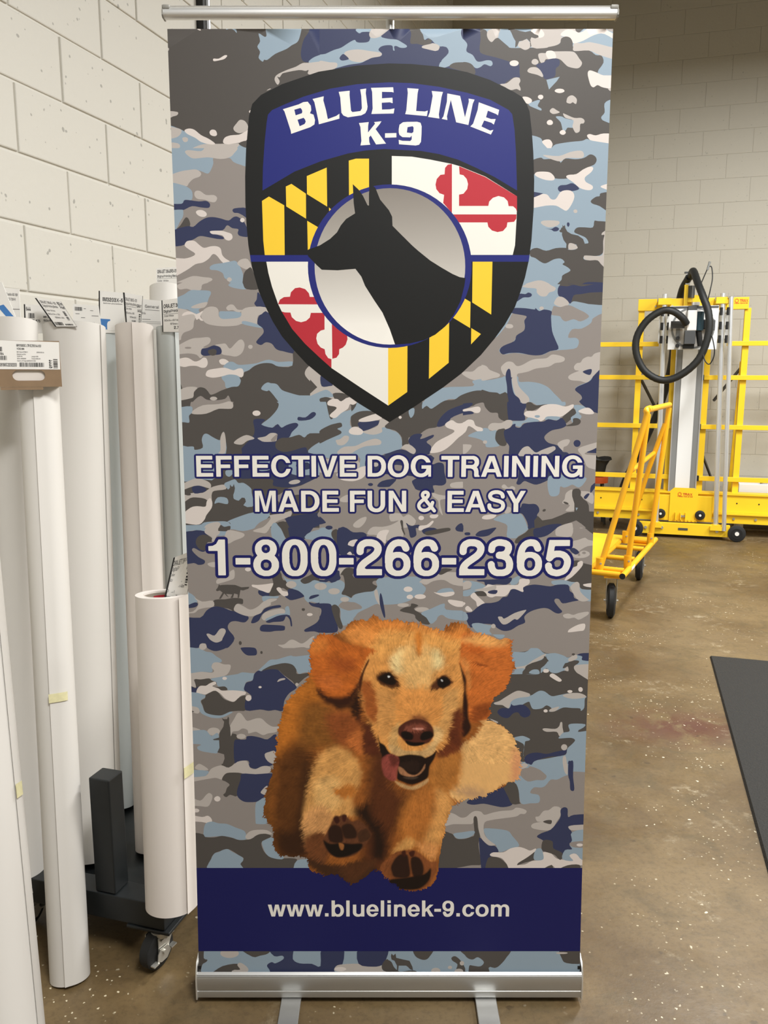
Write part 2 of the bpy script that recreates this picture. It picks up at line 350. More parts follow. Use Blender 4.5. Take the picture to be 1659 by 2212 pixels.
CAMO="""
TD -886,4040 -269,4040 -275,3569 -906,3569
B -609,4027 -523,4027 -549,4018 -575,4017 -589,4010 -585,3986 -596,3996 -609,4001 -626,3998 -620,4012
B -467,4029 -341,4029 -337,4008 -345,3973 -355,3953 -376,3942 -398,3928 -440,3911 -470,3890 -483,3890 -489,3883 -504,3897 -498,3918 -508,3937 -497,3956 -502,3984 -480,3972 -472,3977 -475,4001
L -337,4027 -315,4029 -330,4020
N -289,4032 -237,4032 -238,3907 -283,3897 -302,3886 -313,3881 -335,3886 -342,3914 -331,3960 -312,3987
B -313,3881 -302,3893 -279,3904 -238,3913 -238,3879 -294,3876
L -311,3879 -238,3883 -239,3844 -312,3837 -313,3853 -325,3850 -351,3853 -407,3843 -417,3837 -425,3827 -434,3829 -425,3813 -433,3800 -444,3816 -441,3830 -426,3841 -392,3855 -362,3865 -336,3878
C -677,3894 -657,3894 -634,3906 -624,3904 -635,3893 -654,3888 -676,3885
C -752,4029 -741,4029 -722,4018 -726,4016 -741,4019
C -741,4005 -730,4005 -722,3996 -729,3995
L -852,3933 -846,3930 -848,3923 -853,3921
L -859,3703 -825,3702 -820,3696 -826,3689 -841,3685 -860,3678
B -869,3646 -828,3644 -800,3632 -772,3617 -735,3596 -682,3585 -648,3585 -598,3587 -587,3582 -557,3571 -557,3549 -888,3549
L -869,3646 -832,3644 -809,3635 -817,3617 -837,3607 -871,3605
L -808,3605 -797,3610 -786,3605 -788,3594 -801,3592
L -872,3589 -826,3587 -817,3574 -831,3567 -873,3560
L -801,3549 -774,3567 -735,3582 -705,3585 -659,3585 -587,3587 -595,3571 -607,3549
C -798,3634 -782,3641 -760,3637 -734,3617 -704,3603 -680,3585 -701,3583 -735,3592 -757,3607 -787,3621
C -701,3628 -692,3637 -677,3634 -672,3619 -681,3613 -696,3617
C -649,3589 -643,3607 -620,3616 -586,3619 -563,3630 -551,3635 -554,3603 -575,3591 -606,3587 -629,3583
L -608,3643 -596,3659 -581,3673 -562,3668 -551,3650 -555,3634 -582,3624 -601,3630
D -589,3587 -556,3596 -549,3571 -572,3574
C -546,3703 -540,3708 -540,3696
L -476,3779 -465,3786 -459,3785
TN -269,4040 277,4040 284,3569 -275,3569
B -275,3902 -248,3911 -215,3925 -188,3933 -158,3951 -136,3961 -129,3954 -114,3951 -84,3954 -76,3970 -80,3984 -76,3989 -106,3989 -117,3984 -128,3991 -131,3998 -113,4006 -91,4013 -61,4022 -50,4018 -9,4027 28,4025 21,4013 6,4005 -35,3975 -9,3965 24,3962 43,3953 64,3940 58,3933 39,3933 24,3939 15,3937 17,3923 11,3925 8,3940 -13,3942 -35,3937 -45,3925 -33,3914 -35,3904 -69,3897 -91,3888 -114,3878 -159,3872 -215,3858 -275,3844
L -76,3970 -80,3984 -69,4001 -50,4012 -9,4025 28,4025 21,4013 6,4005 -35,3975 -46,3970 -61,3967
L -176,3913 -159,3923 -121,3927 -76,3921 -39,3916 -32,3911 -39,3902 -69,3897 -91,3888 -116,3881 -148,3886 -163,3897
N -194,3895 -187,3906 -177,3910 -159,3895 -164,3890 -185,3887
D -54,4029 -9,4029 -24,4015 -46,4010
D -106,4029 -54,4027 -84,4018 -106,4012
L -275,3885 -234,3881 -204,3878 -212,3858 -275,3848
D 65,4029 121,4029 114,4001 127,3980 135,3960 151,3967 159,3956 151,3946 125,3942 103,3947 77,3949 80,3984 69,4008
B 121,4032 277,4032 274,4005 270,3984 278,3963 293,3946 290,3918 313,3907 335,3890 350,3883 350,3864 328,3862 291,3879 253,3879 231,3869 190,3858 193,3883 223,3914 215,3935 193,3937 170,3949 159,3960 144,3967 131,3961 125,3980 114,3998
L 122,3933 125,3940 151,3946 166,3949 189,3939 183,3923 174,3921 140,3928
N 187,3925 193,3937 211,3935 223,3916 204,3900 189,3879 159,3914
D 227,3865 242,3878 272,3881 309,3879 324,3865 325,3841 253,3855
TD 277,4040 876,4040 896,3569 284,3569
N 277,4032 333,4032 342,4001 345,3963 342,3928 353,3911 410,3897 459,3883 493,3876 497,3844 498,3827 475,3827 445,3809 423,3802 280,3844
B 274,3960 289,3954 295,3942 292,3920 316,3907 331,3886 346,3883 369,3888 388,3886 393,3874 384,3867 362,3874 347,3864 328,3860 302,3879 275,3883
D 275,3879 302,3879 321,3865 325,3837 276,3844
B 314,4032 879,4032 876,3939 880,3830 835,3830 797,3844 818,3879 810,3904 787,3907 761,3923 704,3925 697,3939 615,3933 540,3933 465,3932 450,3939 423,3960 412,3968 401,3965 386,3953 371,3973 369,3991 357,3999 342,4003 333,4022
L 369,3979 374,3994 396,4001 419,3999 415,3984 412,3970 401,3965 388,3953 375,3963
L 538,3998 575,4001 649,4015 694,4024 705,4018 706,4001 721,3987 651,3973 666,3970 648,3949 614,3935 540,3935
L 704,3949 733,3949 763,3953 801,3946 876,3935 878,3890 802,3907 761,3923 705,3921 700,3935
B 726,3960 762,3977 807,3984 829,3977 849,3949 850,3935 801,3946 759,3954
C 650,3980 668,3996 695,3996 725,3987 758,4005 783,4015 809,4013 829,3994 874,3972 875,3953 818,3982 781,3979 737,3958 707,3949 696,3953 684,3970 666,3972
C 480,4029 515,4029 517,4020 504,4013 491,4018
C 538,3994 553,4001 575,3999 588,3984 584,3972 565,3968 546,3977
D 696,4022 716,4023 731,4027 746,4025 772,4018 772,4006 750,4005 735,3998 721,3987 708,3993 705,4008
G 745,4032 872,4032 874,3991 832,3994 809,4015 779,4015 772,4018
D 649,3949 653,3965 669,3973 688,3968 698,3949 693,3928 671,3920 630,3921 600,3933 629,3940
D! 449,4001 449,4006 456,4008 467,4007 475,3999 494,3993 516,3989 534,3993 544,3987 550,3982 565,3977 567,3970 554,3966 539,3970 535,3961 540,3939 534,3933 535,3953 522,3965 506,3958 493,3956 486,3939 478,3933 479,3956 470,3970 462,3987 456,3996 452,3995
L 493,3953 506,3958 522,3963 534,3949 534,3933 518,3925 503,3930 489,3939
C 493,3878 488,3870 476,3867 463,3870 458,3878 463,3885 476,3888 488,3885
L 569,3882 565,3875 556,3872 546,3875 542,3882 546,3890 555,3893 564,3890
L 567,3909 578,3914 596,3914 604,3922 630,3920 690,3920 709,3914 724,3895 736,3879 729,3864 714,3859 684,3865 669,3876 653,3890 634,3895 616,3890 597,3892 590,3881 579,3879 571,3892
C 596,3914 604,3922 626,3920 636,3900 623,3892 604,3895
N 560,3872 590,3881 601,3890 634,3895 650,3886 648,3869 636,3858 633,3830 599,3820 588,3830 572,3855
L 527,3851 538,3862 560,3863 576,3853 588,3834 584,3828 565,3836 535,3843
B! 601,3818 652,3829 641,3813 612,3783
L 423,3802 449,3806 475,3825 496,3825 501,3813 496,3802 502,3788 501,3779 487,3785 465,3781 442,3792
C 672,3778 667,3773 653,3770 640,3773 634,3778 640,3784 653,3786 666,3784
C 591,3756 588,3750 581,3747 574,3750 570,3756 573,3762 581,3764 588,3762
L 681,3742 686,3756 703,3762 720,3749 719,3732 713,3732 705,3737 696,3732 683,3735
C 510,3755 530,3756 547,3746 543,3733 526,3733
B 534,3728 560,3742 579,3744 570,3724 584,3714 584,3707 568,3712
L 618,3708 629,3716 644,3708 656,3700 633,3694 620,3700
B 641,3684 664,3685 679,3678 717,3668 714,3646 699,3644 688,3644 681,3634 671,3632 661,3664
L 669,3696 682,3692 713,3680 740,3680 753,3671 750,3660 737,3657 736,3632 723,3625 715,3632 707,3650 710,3671 679,3680
C 631,3663 628,3656 619,3654 611,3656 607,3663 611,3670 619,3673 627,3670
C 682,3627 679,3621 671,3618 662,3621 658,3627 662,3633 670,3636 678,3633
C 759,3841 767,3852 794,3844 820,3834 880,3830 882,3786 822,3790 799,3799 784,3791 773,3797 765,3816
L 839,3785 867,3788 868,3769
B 850,3746 877,3746 880,3662 831,3668 817,3682 830,3700 828,3732
C 765,3616 776,3621 799,3616 829,3623 875,3617 876,3582 823,3589 784,3596 771,3605
B 541,3612 583,3607 595,3592 626,3571 644,3583 701,3592 746,3596 765,3603 788,3596 876,3580 878,3549 543,3549
C 591,3592 602,3600 621,3600 632,3585 628,3571 618,3565 603,3578
TG -906,3569 -275,3569 -281,3062 -927,3062
B -872,3573 -545,3573 -547,3504 -585,3508 -612,3519 -626,3533 -661,3529 -689,3533 -690,3511 -704,3482 -716,3475 -739,3484 -765,3488 -815,3482 -876,3475
L -799,3555 -785,3562 -736,3558 -709,3573 -599,3573 -607,3551 -626,3535 -661,3529 -706,3535 -737,3533 -767,3531 -786,3540
L -869,3464 -823,3482 -788,3488 -757,3490 -739,3477 -745,3464 -770,3455 -788,3439 -796,3428 -817,3430 -836,3435 -870,3441
B -870,3437 -817,3433 -790,3422 -776,3406 -779,3377 -804,3377 -820,3362 -873,3360
N -873,3360 -820,3362 -809,3375 -792,3376 -750,3371 -723,3373 -708,3362 -713,3347 -743,3348 -778,3353 -809,3340 -832,3333 -874,3333
B -874,3333 -820,3340 -814,3333 -816,3314 -830,3292 -850,3262 -876,3292
D -806,3310 -793,3303 -790,3277 -823,3262 -879,3218 -851,3259 -827,3281
N -878,3251 -804,3277 -777,3275 -753,3294 -725,3309 -698,3312 -668,3307 -637,3299 -617,3312 -598,3312 -572,3288 -558,3240 -592,3240 -602,3251 -599,3266 -623,3270 -643,3281 -661,3262 -708,3259 -685,3246 -662,3238 -658,3229 -682,3229 -716,3235 -751,3240 -774,3229 -798,3218 -826,3203 -880,3205
N -620,3336 -611,3345 -563,3345 -564,3310 -579,3318 -598,3327 -613,3328
L -768,3400 -762,3410 -745,3410 -722,3395 -692,3395 -679,3384 -687,3369 -704,3369 -727,3377 -754,3380 -765,3388
C -722,3320 -731,3313 -747,3314 -760,3322 -764,3332 -755,3338 -739,3338 -725,3330
C -712,3257 -700,3260 -665,3260 -646,3255 -627,3248 -623,3233 -635,3223 -651,3227 -662,3242 -685,3246 -704,3248
C -573,3300 -576,3295 -582,3292 -589,3295 -591,3300 -588,3306 -582,3309 -575,3306
C -813,3208 -802,3221 -775,3222 -756,3207 -737,3195 -710,3201 -686,3201 -671,3192 -666,3169 -653,3154 -636,3143 -638,3130 -650,3128 -669,3143 -688,3166 -703,3171 -719,3154 -743,3139 -774,3132 -810,3109 -873,3083 -870,3151 -816,3154 -785,3162 -773,3173 -795,3188 -810,3199
B -716,3122 -700,3132 -665,3137 -634,3143 -614,3145 -599,3128 -585,3094 -587,3068 -578,3044 -641,3044 -640,3068 -659,3079 -666,3098 -689,3109 -713,3111
L -630,3073 -633,3068 -640,3065 -647,3068 -650,3073 -647,3079 -640,3082 -633,3079
L -607,3136 -591,3151 -564,3151 -549,3117 -573,3113 -596,3124
D -587,3068 -581,3098 -565,3115 -549,3115 -532,3044 -578,3044 -588,3053
L -870,3053 -819,3075 -783,3087 -745,3083 -712,3079 -712,3068 -753,3053 -762,3038 -871,3038
TB 284,3569 896,3569 919,3055 291,3055
D 544,3515 585,3534 600,3528 627,3529 662,3520 666,3515 684,3531 722,3528 756,3533 779,3546 798,3540 806,3526 799,3510 781,3501 754,3488 732,3473 698,3457 645,3457 629,3471 613,3481 568,3475 545,3457
C 566,3471 575,3481 609,3482 629,3477 644,3461 639,3450 610,3451 580,3461
C 690,3461 698,3470 728,3473 754,3490 781,3501 794,3495 785,3479 763,3461 767,3444 793,3430 793,3417 776,3413 745,3421 718,3442
N 658,3421 668,3431 691,3433 716,3439 742,3419 719,3410 685,3408 665,3408
C 551,3382 589,3397 616,3397 632,3380 651,3380 669,3406 692,3413 715,3408 724,3388 713,3358 695,3336 675,3344 652,3355 613,3355 552,3347
N 554,3406 593,3402 597,3399 555,3384
C 829,3430 875,3439 876,3411 833,3421
L 596,3544 657,3540 702,3555 740,3560 754,3551 749,3533 688,3533 665,3520 627,3529
D 789,3373 808,3388 823,3391 828,3402 876,3400 880,3325 825,3353 797,3362
L 738,3334 736,3329 730,3327 725,3329 722,3334 724,3339 730,3341 735,3339
L 596,3288 607,3299 665,3297 662,3281 627,3273
N 614,3269 637,3267 654,3275 668,3268 661,3259 647,3258 637,3264
N 709,3284 707,3278 704,3275 700,3278 698,3284 699,3290 703,3292 707,3290
D 557,3186 583,3195 619,3184 657,3194 696,3195 708,3188 731,3188 746,3195 769,3210 786,3214 775,3233 752,3244 728,3255 739,3272 770,3273 801,3273 806,3297 819,3297 873,3290 875,3255 845,3225 847,3184 832,3166 794,3164 770,3162 771,3151 794,3147 880,3143 885,3034 670,3034 684,3072 688,3090 718,3107 706,3121 686,3132 694,3141 678,3154 651,3151 620,3136 600,3141 577,3156 557,3164
D! 668,3260 674,3264 677,3272 681,3273 681,3283 685,3277 690,3282 693,3270 701,3257 717,3248 744,3242 764,3229 772,3210 765,3192 746,3188 738,3208 711,3212 707,3190 698,3190 699,3210 687,3225 680,3244 680,3254 674,3254
L 709,3212 730,3210 744,3197 735,3190 709,3189
L 842,3255 875,3257 881,3111 844,3128 825,3147 794,3147 773,3151 770,3162 778,3166 832,3164 845,3177 844,3221 848,3244 837,3244
L 525,3049 564,3064 603,3070 642,3053 646,3038 526,3038
N 685,3038 712,3056 759,3053 790,3064 876,3058 877,3038
TG -927,3062 -318,3062 -325,2590 -948,2590
L -849,3051 -822,3064 -791,3080 -709,3082 -711,3070 -725,3061 -749,3053 -756,3033 -790,3032 -813,3038 -840,3035
B -861,2996 -824,3015 -796,3032 -766,3032 -723,3030 -715,3020 -724,3002 -731,2983 -738,2970 -766,2957 -763,2944 -783,2940 -799,2950 -816,2958 -863,2955
L -795,2968 -765,2980 -734,2986 -731,2980 -742,2966 -759,2962 -789,2962
B -658,3082 -588,3082 -588,3061 -574,3036 -619,3040 -645,3051 -632,3064 -641,3070
L -630,3072 -633,3066 -641,3064 -648,3066 -650,3072 -647,3078 -640,3080 -633,3078
D -588,3082 -541,3082 -522,3038 -572,3036 -585,3054
N -526,3025 -494,2966 -527,2965 -543,2980 -533,2996
L -863,2952 -826,2958 -803,2950 -776,2937 -787,2911 -790,2888 -802,2876 -829,2866 -840,2851 -844,2837 -867,2851
L -758,2934 -745,2957 -722,2968 -698,2966 -687,2953 -686,2930 -669,2922 -622,2924 -598,2934 -594,2953 -567,2966 -500,2966 -481,2940 -528,2934 -535,2898 -562,2894 -593,2901 -616,2894 -663,2891 -704,2894 -734,2901 -750,2914
C -803,2950 -776,2939 -749,2952 -761,2930 -750,2914 -760,2914 -767,2921 -777,2917 -786,2937 -810,2937 -834,2932 -826,2944
B -685,2947 -662,2950 -601,2947 -602,2927 -642,2921 -679,2922
L -656,2963 -644,2975 -627,2975 -611,2957 -591,2955 -601,2947 -615,2948 -631,2955 -648,2953
B -589,2912 -555,2906 -522,2894 -509,2884 -556,2891 -593,2901
N -528,2927 -514,2939 -481,2940 -376,2793 -433,2793 -460,2802 -476,2822 -500,2828 -520,2817 -539,2827 -530,2842 -509,2865 -512,2884 -532,2901
L -862,2808 -831,2828 -796,2843 -763,2846 -732,2848 -722,2838 -730,2822 -754,2808 -737,2802 -755,2775 -767,2765 -782,2779 -816,2784 -863,2782
G -801,2806 -805,2803 -815,2802 -824,2803 -828,2806 -824,2809 -815,2810 -805,2809
L -706,2817 -679,2822 -662,2822 -646,2803 -625,2822 -608,2837 -594,2837 -586,2818 -596,2788 -620,2772 -647,2775 -680,2782 -683,2808
N -763,2792 -757,2803 -737,2806 -710,2816 -686,2808 -679,2792 -687,2780 -721,2777 -748,2774 -762,2780
D -734,2795 -713,2802 -700,2795 -704,2779 -718,2775 -731,2782
L -554,2810 -557,2804 -563,2802 -569,2804 -572,2810 -569,2816 -563,2818 -556,2816
C -864,2757 -833,2767 -813,2765 -790,2752 -769,2757 -755,2767 -742,2764 -737,2745 -746,2729 -763,2727 -783,2734 -811,2734 -834,2730 -865,2740
C -691,2754 -681,2762 -664,2760 -651,2749 -661,2740 -682,2740
B -675,2732 -654,2749 -634,2750 -614,2739 -580,2740 -539,2745 -519,2752 -488,2759 -451,2750 -395,2752 -397,2735 -451,2732 -485,2745 -522,2744 -553,2732 -574,2715 -591,2710 -598,2692 -608,2685 -605,2672 -616,2651 -664,2645 -670,2668 -683,2688 -669,2722
D -591,2708 -570,2718 -546,2735 -512,2745 -478,2744 -451,2732 -395,2735 -386,2795 -309,2732 -311,2530 -873,2530 -870,2597 -826,2602 -801,2609 -797,2628 -776,2648 -753,2645 -739,2631 -730,2619 -712,2623 -685,2636 -643,2650 -616,2653 -605,2675 -610,2688 -595,2692
C -747,2700 -737,2717 -702,2724 -668,2727 -635,2717 -614,2724 -597,2722 -593,2702 -603,2688 -622,2697 -652,2700 -683,2692 -717,2687 -741,2692
D -860,2675 -844,2645 -862,2628
L -862,2631 -824,2650 -783,2648 -797,2631 -800,2611 -812,2604 -863,2597
G -817,2570 -799,2594 -771,2614 -747,2599 -713,2596 -672,2602 -658,2616 -648,2594 -640,2580 -646,2564 -687,2564 -732,2550 -749,2541 -790,2541 -810,2550
L -809,2553 -789,2564 -755,2569 -720,2584 -686,2580 -659,2592 -642,2587 -639,2574 -653,2560 -690,2564 -721,2550 -749,2541 -790,2540
L -703,2603 -708,2598 -718,2595 -729,2598 -733,2603 -728,2609 -718,2611 -708,2609
B -865,2557 -813,2574 -809,2553 -823,2530 -866,2530
B -523,2641 -514,2658 -497,2668 -483,2665 -459,2661 -439,2638 -406,2626 -368,2616 -310,2608 -311,2530 -484,2530 -461,2557 -452,2584 -467,2608 -477,2621 -491,2636 -501,2633
L -345,2705 -336,2725 -316,2735 -316,2672 -337,2687
C -528,2546 -533,2538 -545,2535 -556,2538 -561,2546 -556,2554 -544,2557 -533,2554
TL -318,3062 14,3062 15,2590 -325,2590
D! -357,2793 -335,2741 -345,2712 -340,2690 -329,2686 -295,2649 -337,2612 -382,2627
N -282,2690 -269,2693 -232,2660 -247,2653 -277,2653
B -337,2608 -284,2631 -254,2638 -228,2612 -251,2608 -281,2601 -251,2552 -240,2524 -203,2530 -157,2556 -142,2571 -120,2579 31,2511 31,2492 -365,2492 -345,2610
D -232,2623 -191,2625 -165,2610 -195,2593 -217,2592
D -287,2597 -270,2608 -251,2608 -221,2593 -247,2582 -221,2560 -244,2541 -246,2526 -259,2552
C -253,2590 -236,2601 -213,2601 -198,2592 -168,2608 -135,2586 -146,2579 -165,2579 -176,2556 -210,2534 -233,2524 -244,2541 -221,2560 -247,2575
D -165,2579 -142,2579 -123,2586 -146,2552 -165,2556
TG 14,3062 365,3062 374,2590 15,2590
L 291,2705 306,2712 336,2712 358,2730 380,2736 403,2727 422,2708 446,2701 441,2690 411,2686 370,2675 336,2679 310,2690
B 202,2645 337,2653 336,2675 411,2686 471,2690 476,2631 442,2631 390,2634 352,2631 307,2623 285,2601 240,2601 203,2579 165,2564 154,2575 135,2564 142,2597
D 75,2556 135,2560 154,2573 165,2562 188,2575 225,2595 263,2599 289,2616 330,2631 374,2636 476,2627 486,2519 444,2523 433,2545 402,2549 383,2586 338,2579 241,2492 -4,2492 -4,2511
N 189,2492 203,2534 240,2564 297,2582 334,2582 338,2571 305,2556 316,2549 342,2552 346,2541 316,2537 271,2530 249,2515 234,2492
G 331,2567 353,2582 383,2586 395,2556 429,2545 445,2511 256,2511 278,2534 346,2541
C 297,2556 316,2564 353,2571 370,2564 365,2545 346,2545 331,2552 305,2552
TB 365,3055 901,3055 921,2590 374,2590
L 528,3047 558,3059 583,3061 602,3071 624,3067 640,3053 662,3041 656,3029 637,3023 625,3009 603,3009 587,3023 584,3038 553,3041
D 687,3080 882,3080 886,2983 811,2977 773,2983 735,2989 720,2980 701,2998 674,3012 671,3038 683,3062
N 674,3047 708,3047 733,3053 765,3047 802,3053 876,3062 878,3029 803,3023 766,3017 735,3012 723,2980 704,2998 674,3011
N 516,3017 541,3017 553,3023 566,3018 566,3009 554,3004 532,3003 504,2986
L 659,2977 659,2989 672,3006 694,3004 717,2983 705,2968 683,2967
G 493,2944 524,2937 546,2934 550,2925 540,2913 543,2885 535,2870 511,2851 498,2831 455,2811 442,2799 446,2786 465,2780 503,2786 560,2779 588,2776 623,2780 654,2794 742,2802 760,2817 761,2836 747,2846 718,2847 733,2879 771,2882 808,2904 819,2925 882,2931 891,2718 822,2693 798,2668 776,2659 754,2643 780,2618 781,2599 769,2586 750,2580 728,2573 712,2577 695,2599 669,2624 643,2649 607,2665 563,2671 525,2671 518,2693 467,2693 448,2687 372,2684 370,2796 432,2851 472,2901
G 658,2971 683,2966 717,2974 759,2956 784,2944 799,2928 766,2910 738,2919 707,2910 691,2919 681,2931 646,2937 652,2959
N 492,2962 542,2962 580,2957 583,2963 599,2951 618,2957 648,2950 647,2928 653,2873 668,2836 681,2802 648,2793 617,2779 588,2776 560,2779 522,2786 481,2785 456,2780 443,2796 458,2814 502,2833 510,2855 538,2873 543,2891 540,2913 549,2928 537,2934 486,2944
L 617,2962 614,2957 608,2955 602,2957 599,2962 602,2967 608,2969 614,2967
L 496,2891 492,2885 481,2883 469,2885 465,2891 469,2898 480,2900 491,2898
L 450,2724 456,2737 475,2751 497,2749 514,2734 536,2738 567,2755 592,2762 633,2765 654,2779 680,2777 705,2768 706,2755 690,2748 668,2745 643,2731 593,2724 562,2712 536,2706 516,2699 522,2659 538,2637 564,2611 568,2592 546,2583 536,2586 510,2621 500,2655 494,2684 489,2712 482,2724 473,2709 470,2696 459,2702
L 365,2734 390,2734 406,2718 445,2702 442,2690 420,2685 366,2677
N 482,2723 489,2715 492,2690 499,2687 494,2681 498,2649 507,2621 526,2605 540,2583 565,2586 566,2530 483,2530 478,2624 476,2655 470,2690 473,2712
D 367,2637 405,2630 437,2627 449,2621 478,2624 485,2530 442,2530 438,2545 410,2548 393,2564 385,2586 367,2586
D 546,2583 571,2589 604,2573 645,2581 610,2561 553,2545 554,2530 540,2554
C 549,2542 563,2553 598,2554 616,2570 645,2580 680,2580 712,2573 728,2570 750,2580 750,2567 719,2539 710,2530 560,2530
D 751,2564 753,2551 764,2545 755,2530 710,2530
L 746,2731 757,2745 772,2748 781,2762 800,2771 816,2771 831,2785 875,2786 878,2715 825,2690 807,2671 794,2668 772,2674 737,2677 724,2687 730,2698 752,2709 767,2715 751,2718
N 782,2710 796,2718 818,2721 815,2701 803,2699
N 878,2724 885,2540 831,2548 818,2561 797,2567 782,2583 772,2591 783,2603 777,2618 754,2637 763,2651 795,2665 816,2677 831,2699
C 770,2551 786,2558 805,2566 821,2561 834,2545 802,2540 780,2542
TD -948,2590 -287,2590 -293,2069 -969,2069
G -814,2576 -788,2601 -653,2605 -639,2583 -654,2562 -727,2562 -801,2543
L -808,2551 -763,2576 -698,2581 -653,2592 -639,2580 -647,2562 -698,2562 -750,2542 -801,2540
B -873,2560 -811,2572 -808,2547 -821,2533 -820,2507 -839,2507 -875,2514
B -464,2605 -275,2605 -253,2594 -254,2474 -328,2462 -350,2445 -372,2456 -414,2445 -401,2467 -375,2493 -386,2505 -422,2496 -437,2482 -462,2498 -481,2485 -510,2489 -526,2498 -491,2525 -461,2558 -453,2583
N -374,2529 -345,2527 -319,2547 -305,2547 -303,2536 -327,2518 -373,2514
D -286,2601 -253,2605 -253,2576
C -528,2544 -533,2536 -545,2533 -556,2536 -561,2544 -556,2552 -544,2555 -533,2552
N -557,2518 -510,2518 -526,2498 -481,2485 -459,2500 -444,2485 -422,2496 -386,2505 -375,2493 -401,2467 -414,2445 -445,2443 -467,2427 -468,2401 -439,2386 -402,2390 -347,2405 -332,2386 -255,2394 -256,2276 -349,2253 -419,2238 -482,2246 -485,2272 -566,2276 -625,2283 -608,2379 -608,2401 -562,2449 -554,2478
D -467,2427 -438,2443 -405,2434 -405,2409 -424,2390 -450,2390
L -640,2425 -621,2441 -588,2455 -559,2445 -559,2438 -585,2431 -607,2416 -633,2418
L -542,2443 -511,2449 -489,2463 -463,2460 -464,2438 -471,2429 -515,2427 -533,2434
G -489,2434 -460,2460 -471,2429
B -868,2401 -831,2407 -806,2407 -802,2394 -769,2403 -772,2434 -764,2456 -749,2460 -724,2445 -695,2434 -686,2463 -677,2460 -674,2379 -726,2372 -725,2276 -773,2272 -873,2272
L -696,2438 -686,2465 -677,2462 -673,2423 -678,2381 -705,2381 -696,2394
B -676,2309 -647,2309 -647,2298 -662,2283 -677,2290
B -543,2350 -491,2346 -492,2313 -544,2309
B -403,2346 -256,2350 -256,2294 -330,2290 -404,2294
B -336,2383 -306,2416 -255,2434 -255,2379
N -385,2335 -337,2342 -330,2316 -374,2313
L -870,2246 -825,2268 -799,2276 -762,2268 -741,2253 -743,2235 -760,2238 -782,2244 -811,2244 -871,2224
L -872,2201 -812,2216 -775,2216 -745,2235 -723,2244 -685,2250 -679,2231 -727,2224 -738,2209 -739,2182 -747,2175 -765,2190 -794,2196 -828,2194 -873,2164
N -819,2238 -796,2246 -774,2242 -760,2231 -768,2220 -809,2213
D -864,2216 -840,2227 -824,2209 -839,2205
B -685,2253 -663,2265 -640,2272 -626,2257 -604,2257 -575,2235 -572,2216 -565,2164 -592,2156 -608,2164 -598,2182 -605,2196 -617,2182 -646,2190 -650,2209 -671,2231
D! -739,2205 -734,2216 -727,2222 -701,2227 -679,2227 -667,2231 -662,2237 -661,2251 -655,2242 -650,2242 -645,2253 -641,2235 -644,2220 -648,2209 -652,2197 -657,2190 -628,2182 -613,2196 -602,2194 -597,2179 -608,2164 -592,2156 -566,2158 -570,2130 -667,2096 -742,2089 -756,2134 -736,2164
B -728,2171 -713,2197 -676,2194 -673,2169 -710,2175
C -868,2119 -829,2153 -799,2160 -766,2158 -760,2179 -746,2194 -737,2179 -740,2153 -763,2122 -771,2104 -794,2083 -835,2085 -868,2096
B -675,2096 -630,2115 -566,2134 -499,2130 -519,2100 -545,2089 -568,2058 -631,2058 -661,2070 -664,2089
G -575,2058 -545,2089 -503,2111 -481,2122 -410,2138 -414,2115 -440,2107 -422,2100 -444,2092 -482,2089 -497,2073 -524,2030 -617,2030 -616,2051
L -572,2058 -527,2073 -496,2107 -499,2122 -444,2130 -410,2141 -412,2119 -440,2107 -470,2096 -497,2073 -520,2051 -557,2047
B -489,2085 -467,2085 -445,2051 -445,2030 -501,2030
N -422,2115 -258,2134 -258,2089 -310,2073 -341,2030 -412,2030 -426,2070 -429,2092
D -470,2089 -429,2092 -412,2030 -445,2030 -452,2062
G -299,2130 -257,2164 -258,2100 -291,2111
G -479,2201 -457,2209 -419,2235 -368,2246 -256,2294 -257,2224 -331,2209 -405,2205 -450,2171 -461,2179
L -370,2264 -376,2257 -393,2252 -410,2252 -418,2257 -412,2264 -395,2270 -378,2270
B -876,2077 -794,2081 -772,2092 -723,2096 -675,2094 -653,2070 -613,2051 -610,2030 -770,2030 -777,2055 -836,2051 -878,2043
L -777,2055 -765,2081 -720,2094 -705,2081 -725,2051 -718,2036 -744,2030 -770,2039
D -715,2058 -705,2081 -690,2073 -668,2077 -664,2070 -680,2055 -706,2055
L -672,2058 -639,2058 -609,2043 -613,2030 -677,2030
N -878,2039 -833,2055 -780,2058 -766,2030 -878,2024
TG -287,2590 298,2590 306,2069 -293,2069
B -290,2605 -250,2605 -247,2533 -229,2525 -196,2547 -160,2558 -149,2569 -130,2587 -69,2551 -123,2551 -160,2522 -156,2485 -105,2471 -54,2485 -17,2489 5,2476 34,2463 50,2431 45,2397 -10,2379 -32,2372 -106,2313 -132,2313 -131,2372 -293,2372
D -290,2605 -265,2605 -247,2529 -233,2523 -218,2562 -163,2583 -156,2551 -134,2587 -159,2605
C -254,2589 -239,2600 -214,2601 -192,2592 -163,2605 -134,2590 -149,2578 -163,2580 -171,2562 -200,2543 -218,2527 -233,2525 -246,2536 -218,2562 -225,2571 -251,2576
D -160,2522 -153,2536 -123,2551 -79,2553 -61,2540 -105,2525 -127,2511 -123,2493 -142,2489 -155,2487
N -123,2509 -39,2514 -43,2500 -76,2482 -109,2471 -127,2489
C -127,2516 -105,2527 -54,2542 -36,2531 -36,2520 -83,2510 -120,2509
L -36,2522 -3,2507 -6,2489 -32,2485 -32,2467 -69,2456 -113,2467 -83,2478 -50,2493
C -168,2471 -153,2487 -131,2487 -109,2471 -120,2456 -157,2458
D -292,2467 -251,2493 -222,2502 -200,2505 -195,2493 -200,2487 -215,2480 -200,2471 -201,2460 -234,2445 -259,2434 -293,2421
